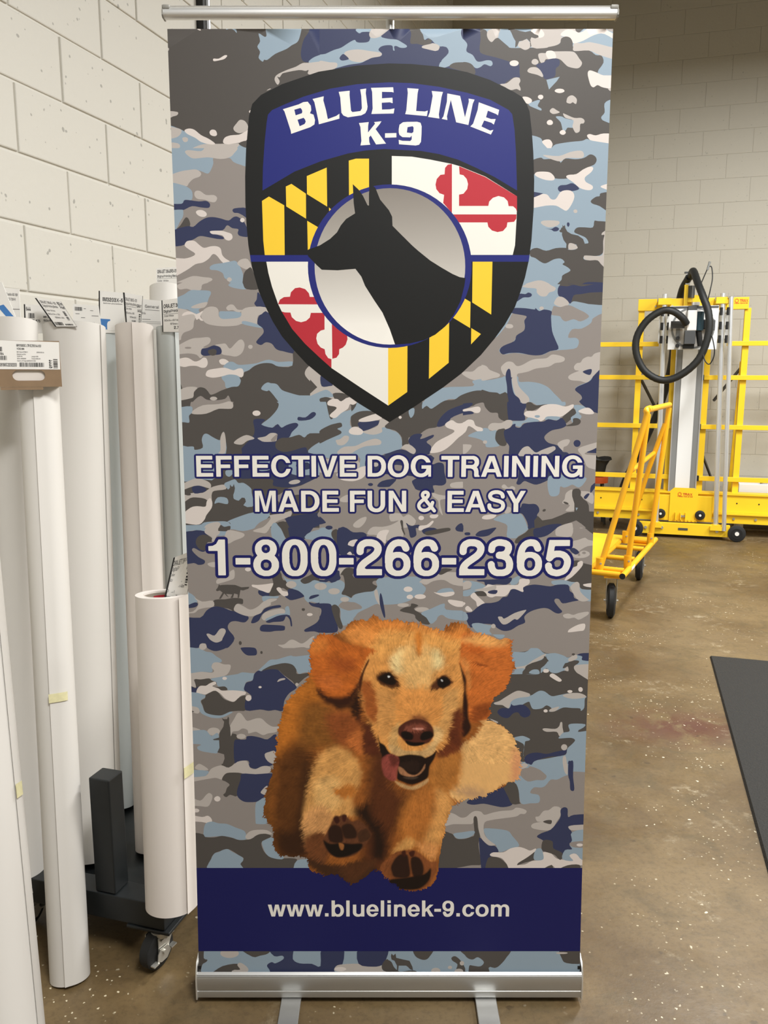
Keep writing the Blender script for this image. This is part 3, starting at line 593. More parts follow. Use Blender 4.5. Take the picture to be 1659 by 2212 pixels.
L -221,2434 -204,2438 -186,2452 -168,2449 -171,2431 -190,2414 -212,2414 -219,2423
L -212,2390 -186,2407 -142,2410 -105,2427 -61,2440 -36,2431 -39,2416 -69,2412 -106,2407 -142,2390 -161,2379 -212,2379
D -17,2485 -3,2507 150,2605 332,2605 332,2583 252,2562 220,2540 198,2511 195,2489 151,2474 125,2449 78,2445 78,2420 52,2407 49,2445 26,2471 5,2478
B 132,2562 150,2605 281,2605 223,2594 187,2572 168,2562 150,2574
B 77,2554 99,2565 99,2540 85,2525
C 49,2527 47,2523 43,2521 38,2523 36,2527 38,2531 43,2533 47,2531
N 332,2585 252,2562 220,2540 198,2511 195,2489 220,2493 242,2511 260,2529 333,2536
C 296,2556 332,2563 333,2551
G 122,2445 151,2478 184,2485 224,2493 253,2518 267,2533 333,2536 336,2372 163,2372
C 227,2500 253,2516 275,2504 297,2504 333,2516 334,2485 283,2445 254,2416 225,2394 196,2383 163,2383 177,2409 199,2431 254,2460 264,2474 235,2485
N 78,2438 100,2458 133,2458 126,2438 177,2456 177,2445 151,2427 170,2409 166,2386 144,2372 -17,2372 1,2383 41,2396 71,2390 100,2379 106,2397 82,2416
L 47,2401 63,2416 85,2414 107,2394 100,2377 82,2383 63,2396
N -102,2335 -84,2372 -17,2372 170,2372 174,2335 200,2342 222,2335 226,2302 234,2261 216,2246 179,2246 183,2216 116,2227 101,2242 92,2265 108,2283 -25,2294 -84,2298
L -47,2333 -50,2327 -58,2324 -66,2327 -69,2333 -66,2340 -58,2342 -50,2340
G 19,2331 53,2328 49,2309 23,2311
L -293,2350 -216,2357 -131,2350 -135,2313 -217,2302 -294,2302
C -217,2298 -143,2313 -117,2324 -91,2324 -106,2283 -143,2266 -180,2266 -206,2274
N -51,2242 -32,2265 27,2274 5,2246 -10,2240
N -69,2251 -72,2246 -79,2244 -87,2246 -90,2251 -87,2255 -79,2257 -72,2255
L -203,2194 -169,2209 -169,2179 -203,2179
N -296,2119 -267,2094 -274,2087 -297,2085
N -238,2070 -242,2064 -253,2061 -263,2064 -268,2070 -263,2076 -253,2078 -242,2076
B -297,2062 -271,2070 -237,2055 -241,2030 -297,2030
D -239,2056 -219,2058 -219,2030 -239,2030
N -219,2058 -200,2072 -185,2070 -155,2051 -114,2051 -99,2036 -99,2030 -219,2030
L -151,2085 -125,2107 -97,2115 -103,2092 -125,2070 -148,2072
L -90,2055 -69,2073 -32,2073 5,2081 38,2100 5,2096 1,2126 42,2130 57,2115 79,2126 109,2100 98,2077 79,2081 61,2051 42,2030 -55,2030 -84,2043
D 44,2098 55,2098 57,2070 67,2041 59,2041 50,2070
N 68,2090 87,2077 109,2081 124,2081 121,2070 107,2066 111,2043 98,2030 87,2032 80,2062
C 143,2110 140,2104 131,2101 123,2104 120,2110 123,2117 131,2120 140,2117
C 167,2115 172,2124 202,2124 195,2111 176,2109
C 121,2062 124,2077 154,2081 176,2098 183,2094 165,2073 132,2057
N 135,2060 161,2070 199,2064 206,2051 154,2043
D 150,2051 199,2064 251,2066 253,2058 236,2047 195,2041 154,2038
N 273,2062 284,2081 303,2087 307,2055 292,2053
L 256,2257 315,2261 308,2238 256,2238
L 179,2216 223,2205 338,2205 338,2190 227,2190 209,2175 221,2122 205,2145 201,2182 179,2201
TG 298,2590 902,2590 924,2069 306,2069
D 275,2605 485,2605 487,2516 463,2514 445,2527 440,2545 411,2547 389,2569 381,2587 352,2581 334,2572 276,2572
N 276,2572 301,2583 338,2585 327,2569 298,2558 335,2551 342,2542 317,2538 276,2536
C 298,2558 327,2565 360,2571 371,2562 366,2547 349,2545 331,2553 302,2551
N 481,2605 527,2605 538,2585 571,2587 557,2569 548,2547 554,2525 547,2514 500,2514 485,2518
B 534,2605 690,2605 717,2576 680,2576 637,2578 607,2574 593,2580 574,2589 542,2583
L 527,2605 556,2605 571,2590 542,2583
D 556,2583 574,2589 596,2576 644,2581 608,2565 583,2554 561,2554
C 548,2540 561,2553 597,2554 618,2572 644,2580 680,2580 717,2571 746,2580 750,2569 718,2540 689,2527 645,2529 631,2518 617,2511 602,2520 565,2527
B 614,2531 611,2527 603,2525 596,2527 592,2531 595,2535 603,2536 611,2535
B 635,2518 645,2531 696,2529 686,2516 660,2518
B 500,2511 551,2514 569,2527 609,2516 602,2509 547,2504 537,2489 515,2493 500,2500
L 403,2489 419,2504 456,2504 478,2516 500,2514 500,2496 478,2478 449,2480 435,2471 409,2476
D 750,2563 763,2545 744,2522 716,2500 701,2514 707,2529 732,2551
B 750,2576 797,2572 791,2551 773,2543 784,2529 756,2500 740,2525 762,2545
D 750,2522 770,2523 782,2511 771,2496 734,2491 720,2493 748,2504
N 773,2590 785,2605 876,2605 878,2543 827,2551 808,2565 797,2569
C 770,2551 790,2563 815,2565 835,2543 802,2540
C 281,2504 302,2507 321,2518 342,2514 352,2493 380,2483 378,2467 358,2471 339,2485 321,2491 310,2467 281,2452
B 320,2451 354,2469 380,2471 383,2483 402,2482 413,2471 438,2474 432,2441 451,2416 440,2407 399,2405 392,2420 377,2434 351,2443
L 400,2426 398,2421 392,2419 385,2421 383,2426 385,2431 391,2433 398,2431
D 433,2449 438,2471 456,2480 475,2476 480,2416 454,2412 436,2431
N 468,2471 493,2485 504,2498 515,2500 515,2489 533,2485 551,2502 591,2509 628,2510 649,2520 682,2514 704,2525 723,2496 702,2482 665,2474 640,2456 635,2441 652,2423 685,2414 704,2401 712,2386 731,2383 742,2364 725,2328 671,2287 653,2268 609,2250 580,2257 557,2265 539,2250 524,2255 531,2283 532,2372 492,2372 491,2409 476,2431
L 529,2375 546,2401 568,2409 583,2397 602,2383 627,2394 671,2409 682,2401 675,2390 635,2372 532,2368
L 689,2416 703,2431 729,2438 740,2431 730,2412 715,2405 712,2390
N 784,2421 780,2410 770,2406 760,2410 755,2421 759,2431 769,2435 780,2431
L 774,2394 796,2409 883,2431 884,2405 826,2390 808,2383 808,2375 886,2364 888,2313 821,2320 802,2350 790,2372
N 813,2386 833,2394 884,2416 885,2383 819,2382
L 278,2412 329,2416 335,2405 312,2379 279,2372
B 653,2265 675,2290 804,2283 805,2257 783,2238 757,2250 739,2242 721,2238 706,2242 703,2212 685,2201 662,2209
N 545,2156 552,2171 578,2169 604,2169 619,2156 622,2138 613,2122 621,2107 610,2096 608,2030 570,2030 577,2077 561,2115 546,2130 523,2126
D 649,2146 649,2142 645,2138 640,2137 636,2139 636,2143 640,2147 645,2148
L 726,2190 732,2216 762,2227 779,2164 765,2141 731,2141 749,2164 719,2171 719,2181
D 743,2168 739,2167 730,2169 723,2174 721,2178 725,2179 734,2177 741,2173
L 780,2220 840,2216 845,2171 819,2182
N 867,2265 843,2227 832,2216 835,2246
N 805,2197 818,2212 829,2211 815,2190
D! 756,2216 757,2225 761,2231 772,2234 784,2233 791,2225 793,2218 792,2205 804,2190 819,2179 827,2164 830,2138 887,2136 891,2043 846,2043 823,2066 800,2085 777,2100 748,2089 715,2070 660,2036 608,2030 602,2100 617,2119 636,2100 676,2107 713,2122 739,2134 768,2136 767,2171 757,2201
B! 783,2153 776,2141 773,2154
B 435,2107 471,2126 509,2130 542,2130 561,2107 573,2077 579,2058 563,2039 548,2030 492,2030 491,2077 465,2092 439,2100
C 384,2111 397,2122 442,2126 435,2111 409,2104 390,2106
L 486,2156 504,2153 501,2134 479,2130
L 465,2246 476,2251 491,2238 506,2244 519,2238 514,2227 469,2235
N 358,2039 372,2055 406,2062 439,2070 443,2064 428,2051 402,2036 373,2034
N 337,2043 334,2039 326,2037 318,2039 315,2043 318,2048 326,2049 334,2048
N 282,2085 305,2085 305,2055 283,2055
N 607,2058 659,2081 714,2085 707,2066 660,2036 623,2030 608,2030
L 693,2066 748,2089 763,2081 757,2030 697,2030
TG -969,2069 -293,2069 -299,1550 -989,1550
N -873,2040 -824,2055 -780,2061 -762,2040 -743,2025 -744,2010 -763,2006 -771,1972 -790,1968 -819,1983 -827,1972 -802,1945 -776,1930 -780,1915 -803,1911 -822,1919 -878,1922
D -803,2029 -776,2040 -747,2029 -744,2010 -766,2006 -767,1976 -793,1976 -811,2002
B -872,2086 -775,2086 -749,2086 -711,2093 -663,2101 -536,2101 -556,2071 -612,2055 -664,2063 -687,2037 -732,2037 -765,2052 -806,2059 -873,2052
L -764,2071 -730,2086 -715,2086 -709,2048 -724,2033 -733,2010 -744,2014 -743,2029 -772,2048
D -716,2059 -708,2078 -686,2072 -664,2078 -664,2067 -675,2055 -709,2055
L -675,2059 -642,2055 -608,2044 -613,2029 -650,2014 -673,2002 -695,2010 -687,2040
L -571,2055 -545,2067 -515,2074 -488,2108 -425,2108 -425,2097 -462,2089 -492,2078 -515,2048 -538,2048
B -492,2086 -470,2089 -455,2067 -437,2025 -441,2002 -464,1991 -493,2033
D -466,2086 -429,2093 -411,2021 -434,2025 -452,2063
N -436,2097 -406,2108 -291,2108 -267,2093 -306,2082 -336,2044 -351,2023 -411,2021 -425,2071
B -351,2021 -329,2052 -239,2067 -239,2021
L -765,1915 -750,1922 -728,1922 -728,1903 -751,1903
L -730,1842 -718,1853 -677,1861 -673,1880 -654,1890 -653,1857 -670,1846 -708,1834 -727,1830
C -583,1892 -586,1886 -596,1883 -604,1886 -608,1892 -604,1898 -595,1900 -586,1898
D! -733,1803 -725,1813 -719,1828 -715,1823 -708,1825 -685,1826 -651,1825 -625,1815 -591,1817 -595,1809 -618,1801 -629,1803 -636,1769 -642,1769 -641,1784 -656,1788 -662,1769 -672,1769 -664,1784 -690,1786 -679,1772 -687,1776 -698,1788 -713,1765 -721,1765 -705,1792 -716,1801 -728,1798
D -744,1757 -721,1763 -695,1763 -657,1769 -623,1765 -619,1753 -623,1742 -646,1743 -658,1710 -681,1722 -744,1734
B -882,1800 -833,1784 -812,1753 -835,1745 -884,1734
L -885,1703 -832,1710 -808,1745 -826,1772 -793,1753 -748,1757 -744,1732 -779,1726 -809,1718 -829,1703
N -862,1732 -831,1747 -816,1749 -810,1740 -824,1728 -862,1724
N -886,1675 -803,1683 -775,1714 -741,1732 -703,1726 -673,1714 -639,1707 -598,1687 -606,1668 -621,1662 -652,1668 -674,1664 -686,1648 -683,1629 -659,1593 -685,1554 -716,1542 -746,1537 -776,1550 -783,1570 -802,1566 -818,1550 -890,1554
L -658,1714 -654,1734 -642,1743 -620,1734 -590,1718 -559,1730 -533,1753 -506,1765 -476,1765 -483,1757 -502,1749 -503,1738 -533,1722 -545,1703 -572,1691 -598,1689 -628,1697
L -778,1611 -767,1613 -744,1605 -721,1633 -702,1635 -696,1621 -710,1593 -715,1582 -738,1574 -760,1584 -771,1597
C -580,1826 -557,1825 -523,1828 -490,1832 -494,1815 -509,1792 -535,1796 -561,1811 -578,1817
N -554,1800 -543,1801 -513,1790 -502,1792 -506,1776 -525,1772 -551,1784
D -493,1861 -459,1880 -448,1846 -410,1846 -414,1836 -429,1834 -418,1811 -430,1800 -448,1811 -460,1807 -456,1784 -506,1776 -501,1803 -490,1830
C -477,1807 -469,1815 -458,1811 -452,1800 -428,1794 -430,1780 -445,1776 -460,1786
N -430,1803 -411,1809 -385,1800 -362,1780 -366,1772 -412,1759 -430,1765 -442,1776 -428,1780
B -448,1865 -410,1846 -241,1861 -242,1743 -329,1753 -344,1749 -359,1765 -362,1780 -385,1800 -415,1811 -429,1830
D -375,1846 -339,1865 -316,1873 -241,1857 -241,1838 -279,1836 -316,1846 -339,1834 -362,1830
L -392,1826 -399,1816 -415,1811 -430,1816 -437,1826 -430,1837 -414,1842 -398,1837
L -264,1819 -272,1808 -290,1803 -309,1808 -317,1819 -309,1830 -290,1834 -272,1830
N -340,1765 -332,1778 -302,1784 -300,1777 -329,1765
N -279,1783 -282,1780 -287,1779 -292,1780 -294,1783 -292,1786 -287,1787 -282,1786
B -536,1776 -491,1776 -468,1776 -476,1767 -506,1767 -533,1753
N -583,1675 -572,1691 -545,1703 -529,1722 -503,1732 -465,1738 -461,1728 -495,1722 -522,1710 -541,1695 -553,1672 -572,1660 -587,1660
L -541,1687 -526,1707 -469,1722 -446,1718 -443,1703 -469,1691 -523,1672 -538,1675
B -442,1726 -427,1732 -422,1695 -439,1691 -469,1691 -519,1670 -523,1679 -473,1699 -443,1703
N -525,1666 -500,1679 -466,1693 -424,1693 -413,1652 -419,1646 -424,1675 -439,1689 -451,1668 -493,1664 -512,1660
N -550,1640 -538,1652 -508,1652 -451,1648 -444,1638 -450,1627 -486,1625 -509,1621 -546,1624
D -358,1718 -360,1714 -365,1712 -370,1714 -372,1718 -370,1723 -365,1724 -360,1723
C -326,1696 -330,1692 -338,1690 -347,1692 -350,1696 -347,1701 -338,1703 -329,1701
N -340,1751 -317,1745 -242,1745 -243,1613 -319,1623 -357,1621 -361,1631 -338,1644 -307,1664 -292,1695 -295,1714 -291,1724 -325,1732 -338,1742
L -475,1564 -449,1566 -426,1584 -407,1586 -377,1570 -357,1578 -334,1597 -319,1601 -339,1562 -343,1546 -365,1554 -407,1550 -430,1542 -460,1554
D -629,1572 -631,1566 -636,1563 -640,1566 -642,1572 -640,1578 -636,1581 -631,1578
N -632,1552 -578,1552 -566,1539 -569,1523 -591,1519 -609,1523 -624,1539
D -541,1531 -543,1527 -547,1525 -551,1527 -552,1531 -550,1535 -546,1537 -542,1535
B -890,1552 -814,1548 -781,1531 -761,1539 -739,1531 -724,1509 -892,1509
L -779,1556 -784,1546 -796,1541 -807,1546 -811,1556 -806,1567 -795,1571 -783,1567
TG -293,2069 306,2069 313,1509 -299,1509
B -313,2052 -290,2067 -260,2071 -238,2055 -242,2033 -220,1995 -261,2010 -313,2021
D -240,2055 -216,2059 -209,1983 -213,1957 -220,1995 -242,2033
N -219,2055 -197,2072 -178,2067 -152,2050 -111,2050 -96,2033 -141,2010 -145,1964 -156,1957 -213,1957
N -238,2069 -242,2064 -253,2061 -263,2064 -268,2069 -263,2074 -253,2077 -242,2074
C -175,1999 -164,2014 -134,2019 -149,1991 -167,1993
L -91,2052 -70,2072 -14,2074 42,2097 57,2033 -3,2014 -52,2037 -89,2040
C -55,2029 -40,2055 -3,2059 -14,2033 -18,2002 -37,2018
D 45,2099 55,2097 57,2067 65,2042 60,2041 49,2067
N 68,2089 83,2076 101,2084 123,2080 120,2067 109,2067 112,2040 101,2029 86,2029 79,2059
C 122,2069 153,2084 181,2099 179,2086 161,2071 127,2057
N 135,2059 168,2071 198,2063 198,2044 150,2040
D 150,2052 198,2063 246,2069 254,2059 236,2052 172,2038 150,2040
N 274,2067 284,2082 321,2088 321,2055 284,2054
C -179,1957 -166,1968 -158,1955
L -215,1896 -149,1899 -187,1892 -191,1880 -206,1873 -213,1867
N -322,1861 -277,1846 -217,1888 -210,1865 -206,1857 -213,1846 -244,1834 -255,1842 -278,1834 -323,1842
D -183,1898 -146,1892 -150,1857 -29,1857 -37,1846 -67,1842 -71,1830 -52,1819 -56,1807 -74,1796 -116,1792 -154,1780 -161,1769 -176,1776 -188,1782 -203,1786 -191,1815 -189,1834 -195,1865 -206,1871
B -213,1846 -191,1834 -191,1811 -203,1786 -176,1776 -161,1769 -146,1784 -105,1794 -71,1798 -56,1811 -52,1823 -56,1842 -29,1857 83,1861 129,1857 136,1830 153,1811 144,1788 122,1772 103,1772 84,1757 46,1745 5,1740 -37,1740 -52,1742 -90,1726 -135,1703 -154,1672 -192,1648 -207,1668 -211,1726 -256,1738 -260,1745 -324,1749 -323,1834 -244,1834
L -265,1819 -273,1808 -293,1803 -313,1808 -321,1819 -313,1830 -293,1834 -273,1830
L -210,1798 -217,1788 -235,1784 -252,1788 -259,1798 -252,1807 -234,1811 -217,1807
L -65,1796 -52,1803 -41,1738 -48,1745 -59,1765
G -211,1742 -192,1755 -165,1751 -146,1749 -120,1734 -120,1722 -150,1718 -177,1714 -214,1730
L -171,1763 -176,1755 -190,1752 -203,1755 -208,1763 -203,1770 -190,1773 -176,1770
C 97,1806 91,1798 78,1795 65,1798 59,1806 65,1815 78,1818 91,1815
C 99,1773 95,1766 86,1764 76,1766 72,1773 76,1780 86,1783 95,1780
C 153,1774 146,1767 129,1764 112,1767 105,1774 112,1782 129,1785 146,1782
L 129,1842 192,1880 256,1880 324,1873 325,1823 268,1826 230,1846 185,1842 155,1826 133,1834
D 207,1873 222,1896 264,1892 241,1880 219,1869
B 201,1796 223,1809 257,1811 270,1800 268,1788 204,1788
C 186,1794 212,1790 268,1796 270,1782 238,1774 208,1782
C 246,1757 261,1761 326,1749 326,1734 288,1730 258,1742
L 82,1738 75,1732 58,1729 40,1732 33,1738 40,1744 58,1746 75,1744
D 44,1712 65,1728 88,1732 93,1745 122,1736 103,1722 122,1707 149,1691 172,1656 141,1656 111,1679 103,1697
L 167,1718 158,1711 137,1708 116,1711 107,1718 116,1726 137,1729 158,1726
B 133,1703 175,1722 231,1745 239,1718 326,1710 327,1672 251,1679 224,1695 205,1687 198,1672 175,1656 156,1683
N -41,1784 -35,1786 -27,1753 -18,1691 -25,1687 -41,1742
N -320,1743 -260,1745 -245,1734 -241,1707 -226,1668 -219,1629 -242,1617 -321,1623 -321,1664 -294,1691 -290,1722 -320,1732
D -245,1732 -229,1740 -211,1722 -211,1687 -198,1644 -211,1633 -226,1660 -241,1703
G -90,1726 -52,1743 -37,1726 -44,1687 -105,1679 -154,1672 -135,1699
N -41,1784 -35,1786 -27,1753 -18,1691 -25,1687 -41,1742
TG 306,2069 904,2069 924,1550 313,1550
B 430,2097 475,2082 491,2071 491,2029 529,2025 536,2033 562,2048 578,2065 568,2086 564,2108 434,2108
N 564,2108 601,2108 603,2052 588,2052 578,2065
D 601,2112 876,2112 879,2037 847,2044 811,2071 780,2093 758,2086 725,2071 695,2071 659,2037 622,2027 615,2018 529,2002 531,2025 566,2048 580,2063 595,2071
N 602,2063 640,2071 710,2082 696,2067 659,2037 622,2027 603,2033
B 624,2112 687,2112 668,2103 639,2101
L 693,2040 696,2067 729,2078 762,2086 760,2033 708,2033
L 777,2091 807,2071 796,2067 785,2074
N 275,2067 282,2082 297,2088 306,2078 307,2057 290,2054 277,2057
N 314,2048 334,2049 335,2038 316,2038
N 359,2040 375,2055 409,2063 442,2071 442,2063 417,2038 387,2031 365,2033
L 764,2010 790,2018 816,2027 831,2018 873,2008 873,1995 829,1991 792,1968 793,1949 829,1968 838,1953 812,1941 770,1945 765,1983
N 764,1964 754,1980 773,1983 794,1966 781,1955
L 833,1961 828,1952 815,1949 802,1952 796,1961 801,1969 814,1972 828,1969
G 823,1962 821,1959 815,1957 809,1959 806,1962 809,1966 815,1968 820,1966
D 769,1926 793,1930 812,1919 885,1892 888,1803 835,1803 805,1811 797,1834 766,1838 736,1846 766,1857 787,1888 772,1903
C 790,1922 808,1928 811,1911 795,1888 769,1861 747,1846 736,1846 768,1896 787,1907
C 817,1828 879,1834 880,1815 831,1817
B 683,1842 732,1846 766,1838 797,1834 809,1807 881,1800 882,1757 822,1757 791,1772 759,1819 729,1826 691,1826
L 763,1819 785,1838 800,1830 805,1796 837,1765 844,1761 818,1753 791,1765 767,1803
B 510,1846 548,1865 541,1834 526,1825 511,1826
B 266,1842 345,1842 398,1826 398,1803 357,1792 331,1776 301,1780 301,1796 345,1811 266,1826
L 281,1811 322,1842 345,1834 338,1811 293,1803
N 371,1846 458,1850 510,1857 512,1842 492,1826 451,1828 417,1821 402,1826 398,1838 375,1840
C 406,1819 415,1828 447,1823 496,1825 541,1826 548,1850 586,1850 588,1830 568,1817 564,1796 549,1796 530,1807 511,1805 504,1792 486,1776 448,1776 433,1771 414,1776 398,1796 380,1803
L 357,1803 413,1815 447,1823 444,1803 398,1798
N 415,1796 436,1803 455,1801 448,1786 421,1788
D 359,1794 395,1798 410,1778 372,1778
C 342,1780 357,1792 372,1776 384,1765 403,1745 392,1734 371,1732 365,1753 346,1769
C 320,1726 332,1734 351,1714 339,1709 324,1714
C 267,1751 312,1751 320,1743 305,1732 267,1732
N 321,1703 347,1707 373,1730 399,1745 429,1747 460,1755 478,1772 497,1776 511,1803 530,1807 564,1794 564,1815 601,1826 631,1825 677,1819 707,1826 752,1825 760,1800 775,1788 780,1769 799,1759 773,1753 732,1745 716,1763 701,1765 697,1753 717,1726 731,1710 718,1701 699,1705 672,1722 642,1724 597,1710 571,1687 575,1662 545,1648 515,1629 485,1625 458,1637 439,1652 401,1656 371,1652 344,1640 325,1675
L 459,1685 476,1687 487,1679 529,1703 570,1716 577,1712 544,1675 529,1677 499,1656 477,1656
B 268,1710 321,1707 329,1672 268,1675
B 348,1652 378,1660 424,1650 439,1652 424,1625 455,1597 478,1593 485,1609 386,1613
L 450,1646 448,1639 441,1637 434,1639 431,1646 434,1653 441,1656 447,1653
L 735,1695 756,1701 778,1695 801,1703 839,1709 843,1699 828,1687 802,1674 783,1683 760,1679 741,1683
C 758,1623 765,1633 799,1652 829,1656 826,1629 803,1624 762,1619
TG -989,1550 -299,1550 -304,1032 -1007,1032
N -875,1592 -661,1592 -687,1557 -719,1541 -748,1537 -776,1550 -787,1565 -804,1568 -819,1550 -876,1554
L -771,1592 -711,1592 -733,1574 -751,1576
D -629,1571 -631,1565 -636,1562 -640,1565 -642,1571 -640,1577 -635,1580 -631,1577
N -632,1554 -580,1553 -566,1539 -568,1520 -588,1517 -609,1519 -627,1535
D -541,1530 -542,1526 -546,1524 -550,1526 -551,1530 -550,1535 -546,1537 -542,1535
B -876,1555 -812,1550 -784,1535 -759,1530 -738,1513 -717,1498 -721,1487 -750,1484 -761,1472 -757,1458 -761,1443 -794,1445 -826,1443 -880,1428
L -780,1555 -785,1546 -796,1542 -807,1546 -812,1555 -807,1565 -795,1569 -784,1565
L -761,1465 -753,1484 -732,1487 -707,1478 -680,1476 -682,1454 -697,1432 -726,1421 -759,1417 -777,1413 -823,1411 -874,1409 -873,1432 -822,1443 -797,1445 -761,1441 -750,1450
B -766,1413 -733,1421 -697,1428 -651,1435 -629,1443 -579,1439 -561,1452 -535,1476 -510,1498 -481,1500 -445,1511 -420,1517 -399,1513 -284,1519 -285,1443 -360,1443 -386,1435 -400,1454 -414,1476 -446,1484 -482,1476 -514,1469 -546,1450 -568,1443 -583,1409 -616,1398 -622,1361 -631,1353 -681,1361 -702,1368 -709,1380 -734,1380 -745,1398
C -696,1416 -699,1411 -706,1409 -713,1411 -716,1416 -713,1421 -706,1423 -699,1421
D -836,1411 -809,1411 -773,1416 -762,1406 -745,1402 -741,1391 -760,1380 -735,1378 -706,1380 -695,1365 -724,1363 -753,1368 -788,1383 -817,1380 -830,1361 -829,1353 -875,1353 -874,1398 -833,1376
N -874,1394 -837,1372 -819,1380 -829,1353 -875,1353
L -873,1432 -841,1413 -830,1380 -837,1376 -874,1398
C -829,1346 -825,1368 -810,1383 -788,1383 -770,1394 -748,1402 -743,1391 -760,1381 -735,1372 -717,1361 -674,1363 -620,1357 -620,1344 -638,1339 -653,1324 -668,1312 -682,1314 -707,1327 -728,1350 -753,1361 -775,1350 -793,1344 -811,1348
B -875,1350 -832,1353 -807,1346 -789,1339 -793,1331 -812,1316 -805,1294 -795,1267 -774,1256 -741,1251 -712,1256 -687,1267 -676,1264 -720,1241 -756,1239 -781,1245 -810,1260 -827,1282 -877,1290
D -810,1316 -793,1327 -789,1342 -771,1353 -749,1361 -735,1353 -714,1327 -693,1316 -668,1312 -646,1331 -620,1340 -614,1324 -618,1275 -651,1271 -687,1267 -720,1252 -745,1251 -774,1256 -795,1267 -803,1294
N -621,1383 -612,1398 -587,1407 -579,1435 -561,1451 -546,1448 -514,1469 -482,1458 -447,1424 -401,1383 -404,1368 -430,1350 -452,1316 -460,1271 -492,1275 -521,1271 -557,1277 -618,1273 -617,1324 -592,1335 -609,1353 -624,1365
D -546,1450 -514,1469 -482,1478 -446,1484 -414,1476 -398,1454 -393,1435 -328,1443 -364,1417 -401,1385 -415,1402 -454,1432 -478,1454 -514,1456
C -593,1328 -597,1319 -606,1315 -615,1319 -619,1328 -615,1338 -605,1342 -596,1338
C -548,1377 -550,1374 -555,1372 -560,1374 -562,1377 -560,1380 -555,1382 -550,1380
L -481,1400 -472,1413 -450,1417 -447,1411 -465,1406
L -390,1389 -392,1384 -397,1381 -402,1384 -404,1389 -402,1394 -397,1396 -392,1394
L -877,1294 -830,1288 -818,1275 -820,1262 -835,1260 -878,1279
D -878,1281 -840,1267 -878,1264
L -688,1204 -670,1234 -655,1260 -640,1260 -626,1241 -612,1226 -576,1237 -551,1236 -529,1215 -504,1200 -472,1200 -487,1177 -523,1170 -545,1162 -563,1170 -577,1177 -595,1173 -610,1170 -613,1185 -634,1192 -653,1181 -678,1177 -686,1156 -691,1181
L -880,1204 -819,1188 -819,1173 -834,1170 -880,1188
L -732,1178 -741,1165 -760,1160 -779,1165 -787,1178 -778,1191 -759,1196 -740,1191
B -881,1173 -815,1185 -790,1181 -769,1158 -740,1170 -738,1086 -786,1084 -825,1094 -832,1109 -817,1120 -882,1128
D! -722,1241 -718,1236 -713,1234 -700,1234 -695,1247 -691,1237 -692,1215 -687,1196 -687,1181 -686,1156 -678,1170 -662,1166 -657,1147 -643,1143 -672,1132 -670,1037 -689,1018 -711,1018 -725,1029 -715,1056 -717,1075 -746,1084 -736,1105 -737,1139 -759,1139 -764,1143 -737,1151 -734,1173 -717,1200 -713,1222 -720,1232
N -672,1132 -650,1141 -621,1143 -617,1156 -592,1158 -559,1151 -527,1143 -490,1166 -484,1094 -521,1083 -541,1067 -525,1041 -507,1029 -515,1014 -551,1018 -584,1008 -605,1018 -612,1045 -638,1045 -671,1033
L -621,1156 -627,1148 -641,1145 -655,1148 -661,1156 -655,1164 -640,1168 -626,1164
L -541,1075 -521,1086 -495,1088 -496,1033 -529,1045
L -844,1016 -838,1029 -820,1031 -805,1026 -791,1008 -806,1005 -839,1003
B -879,1003 -791,1001 -788,976 -879,976
L -789,969 -773,1003 -747,1018 -725,1026 -711,1016 -689,1018 -660,1041 -630,1047 -616,1041 -606,1014 -580,1007 -551,1018 -522,1020 -513,1003 -526,991 -581,986 -632,986 -675,991 -704,991 -719,969
D -719,969 -704,991 -671,991 -643,984 -643,969
N -643,969 -643,984 -581,986 -508,989 -508,969
TD 313,1550 904,1550 922,1032 319,1032
G 472,1592 882,1592 884,1522 827,1528 802,1520 781,1517 763,1509 738,1517 706,1526 666,1528 634,1546 605,1550 577,1535 473,1535
B 491,1528 577,1532 605,1552 634,1548 663,1526 706,1528 742,1517 763,1508 795,1520 827,1513 824,1498 885,1495 889,1383 823,1428 797,1446 790,1469 810,1491 789,1496 757,1484 740,1461 761,1465 765,1450 744,1450 715,1439 690,1443 672,1461 658,1450 637,1434 565,1435 493,1443
L 493,1461 578,1472 610,1495 666,1526 656,1506 628,1491 586,1469 579,1458 564,1461 493,1452
D! 568,1434 569,1446 573,1451 579,1458 581,1467 589,1475 610,1485 642,1495 651,1499 658,1506 659,1513 661,1515 665,1512 669,1513 670,1506 680,1493 674,1490 671,1484 661,1472 647,1461 646,1434
B 597,1439 611,1454 636,1454 640,1435
D 740,1461 748,1480 753,1484 778,1489 785,1496 799,1495 810,1491 803,1480 788,1472 790,1454 797,1443 889,1391 890,1361 710,1368 637,1434 690,1441 715,1438 744,1450 767,1448 766,1469 754,1472
L 747,1454 761,1469 765,1448
L 788,1465 804,1476 886,1472 889,1394 816,1432 797,1446
N 800,1520 827,1528 884,1524 885,1495 824,1496 822,1513
L 763,1502 781,1517 797,1520 801,1506 785,1495 767,1491
D 791,1522 789,1519 784,1517 779,1519 777,1522 779,1526 784,1527 789,1526
C 682,1449 678,1443 669,1441 660,1443 657,1449 660,1456 669,1458 678,1456
C 685,1428 692,1437 705,1435 734,1413 736,1404 723,1402 694,1419
C 785,1358 782,1353 774,1351 767,1353 763,1358 766,1362 774,1364 782,1362
C 829,1367 827,1359 820,1356 813,1359 810,1367 812,1374 819,1377 826,1374
B 449,1307 474,1316 502,1335 538,1350 567,1350 603,1339 628,1353 646,1361 667,1357 696,1337 729,1342 772,1350 818,1348 846,1335 839,1324 838,1286 824,1271 820,1282 784,1284 748,1286 716,1271 691,1267 687,1273 698,1282 676,1296 655,1282 619,1279 607,1297 600,1312 582,1305 568,1297 539,1294 525,1297 514,1282 496,1290 485,1297 456,1299
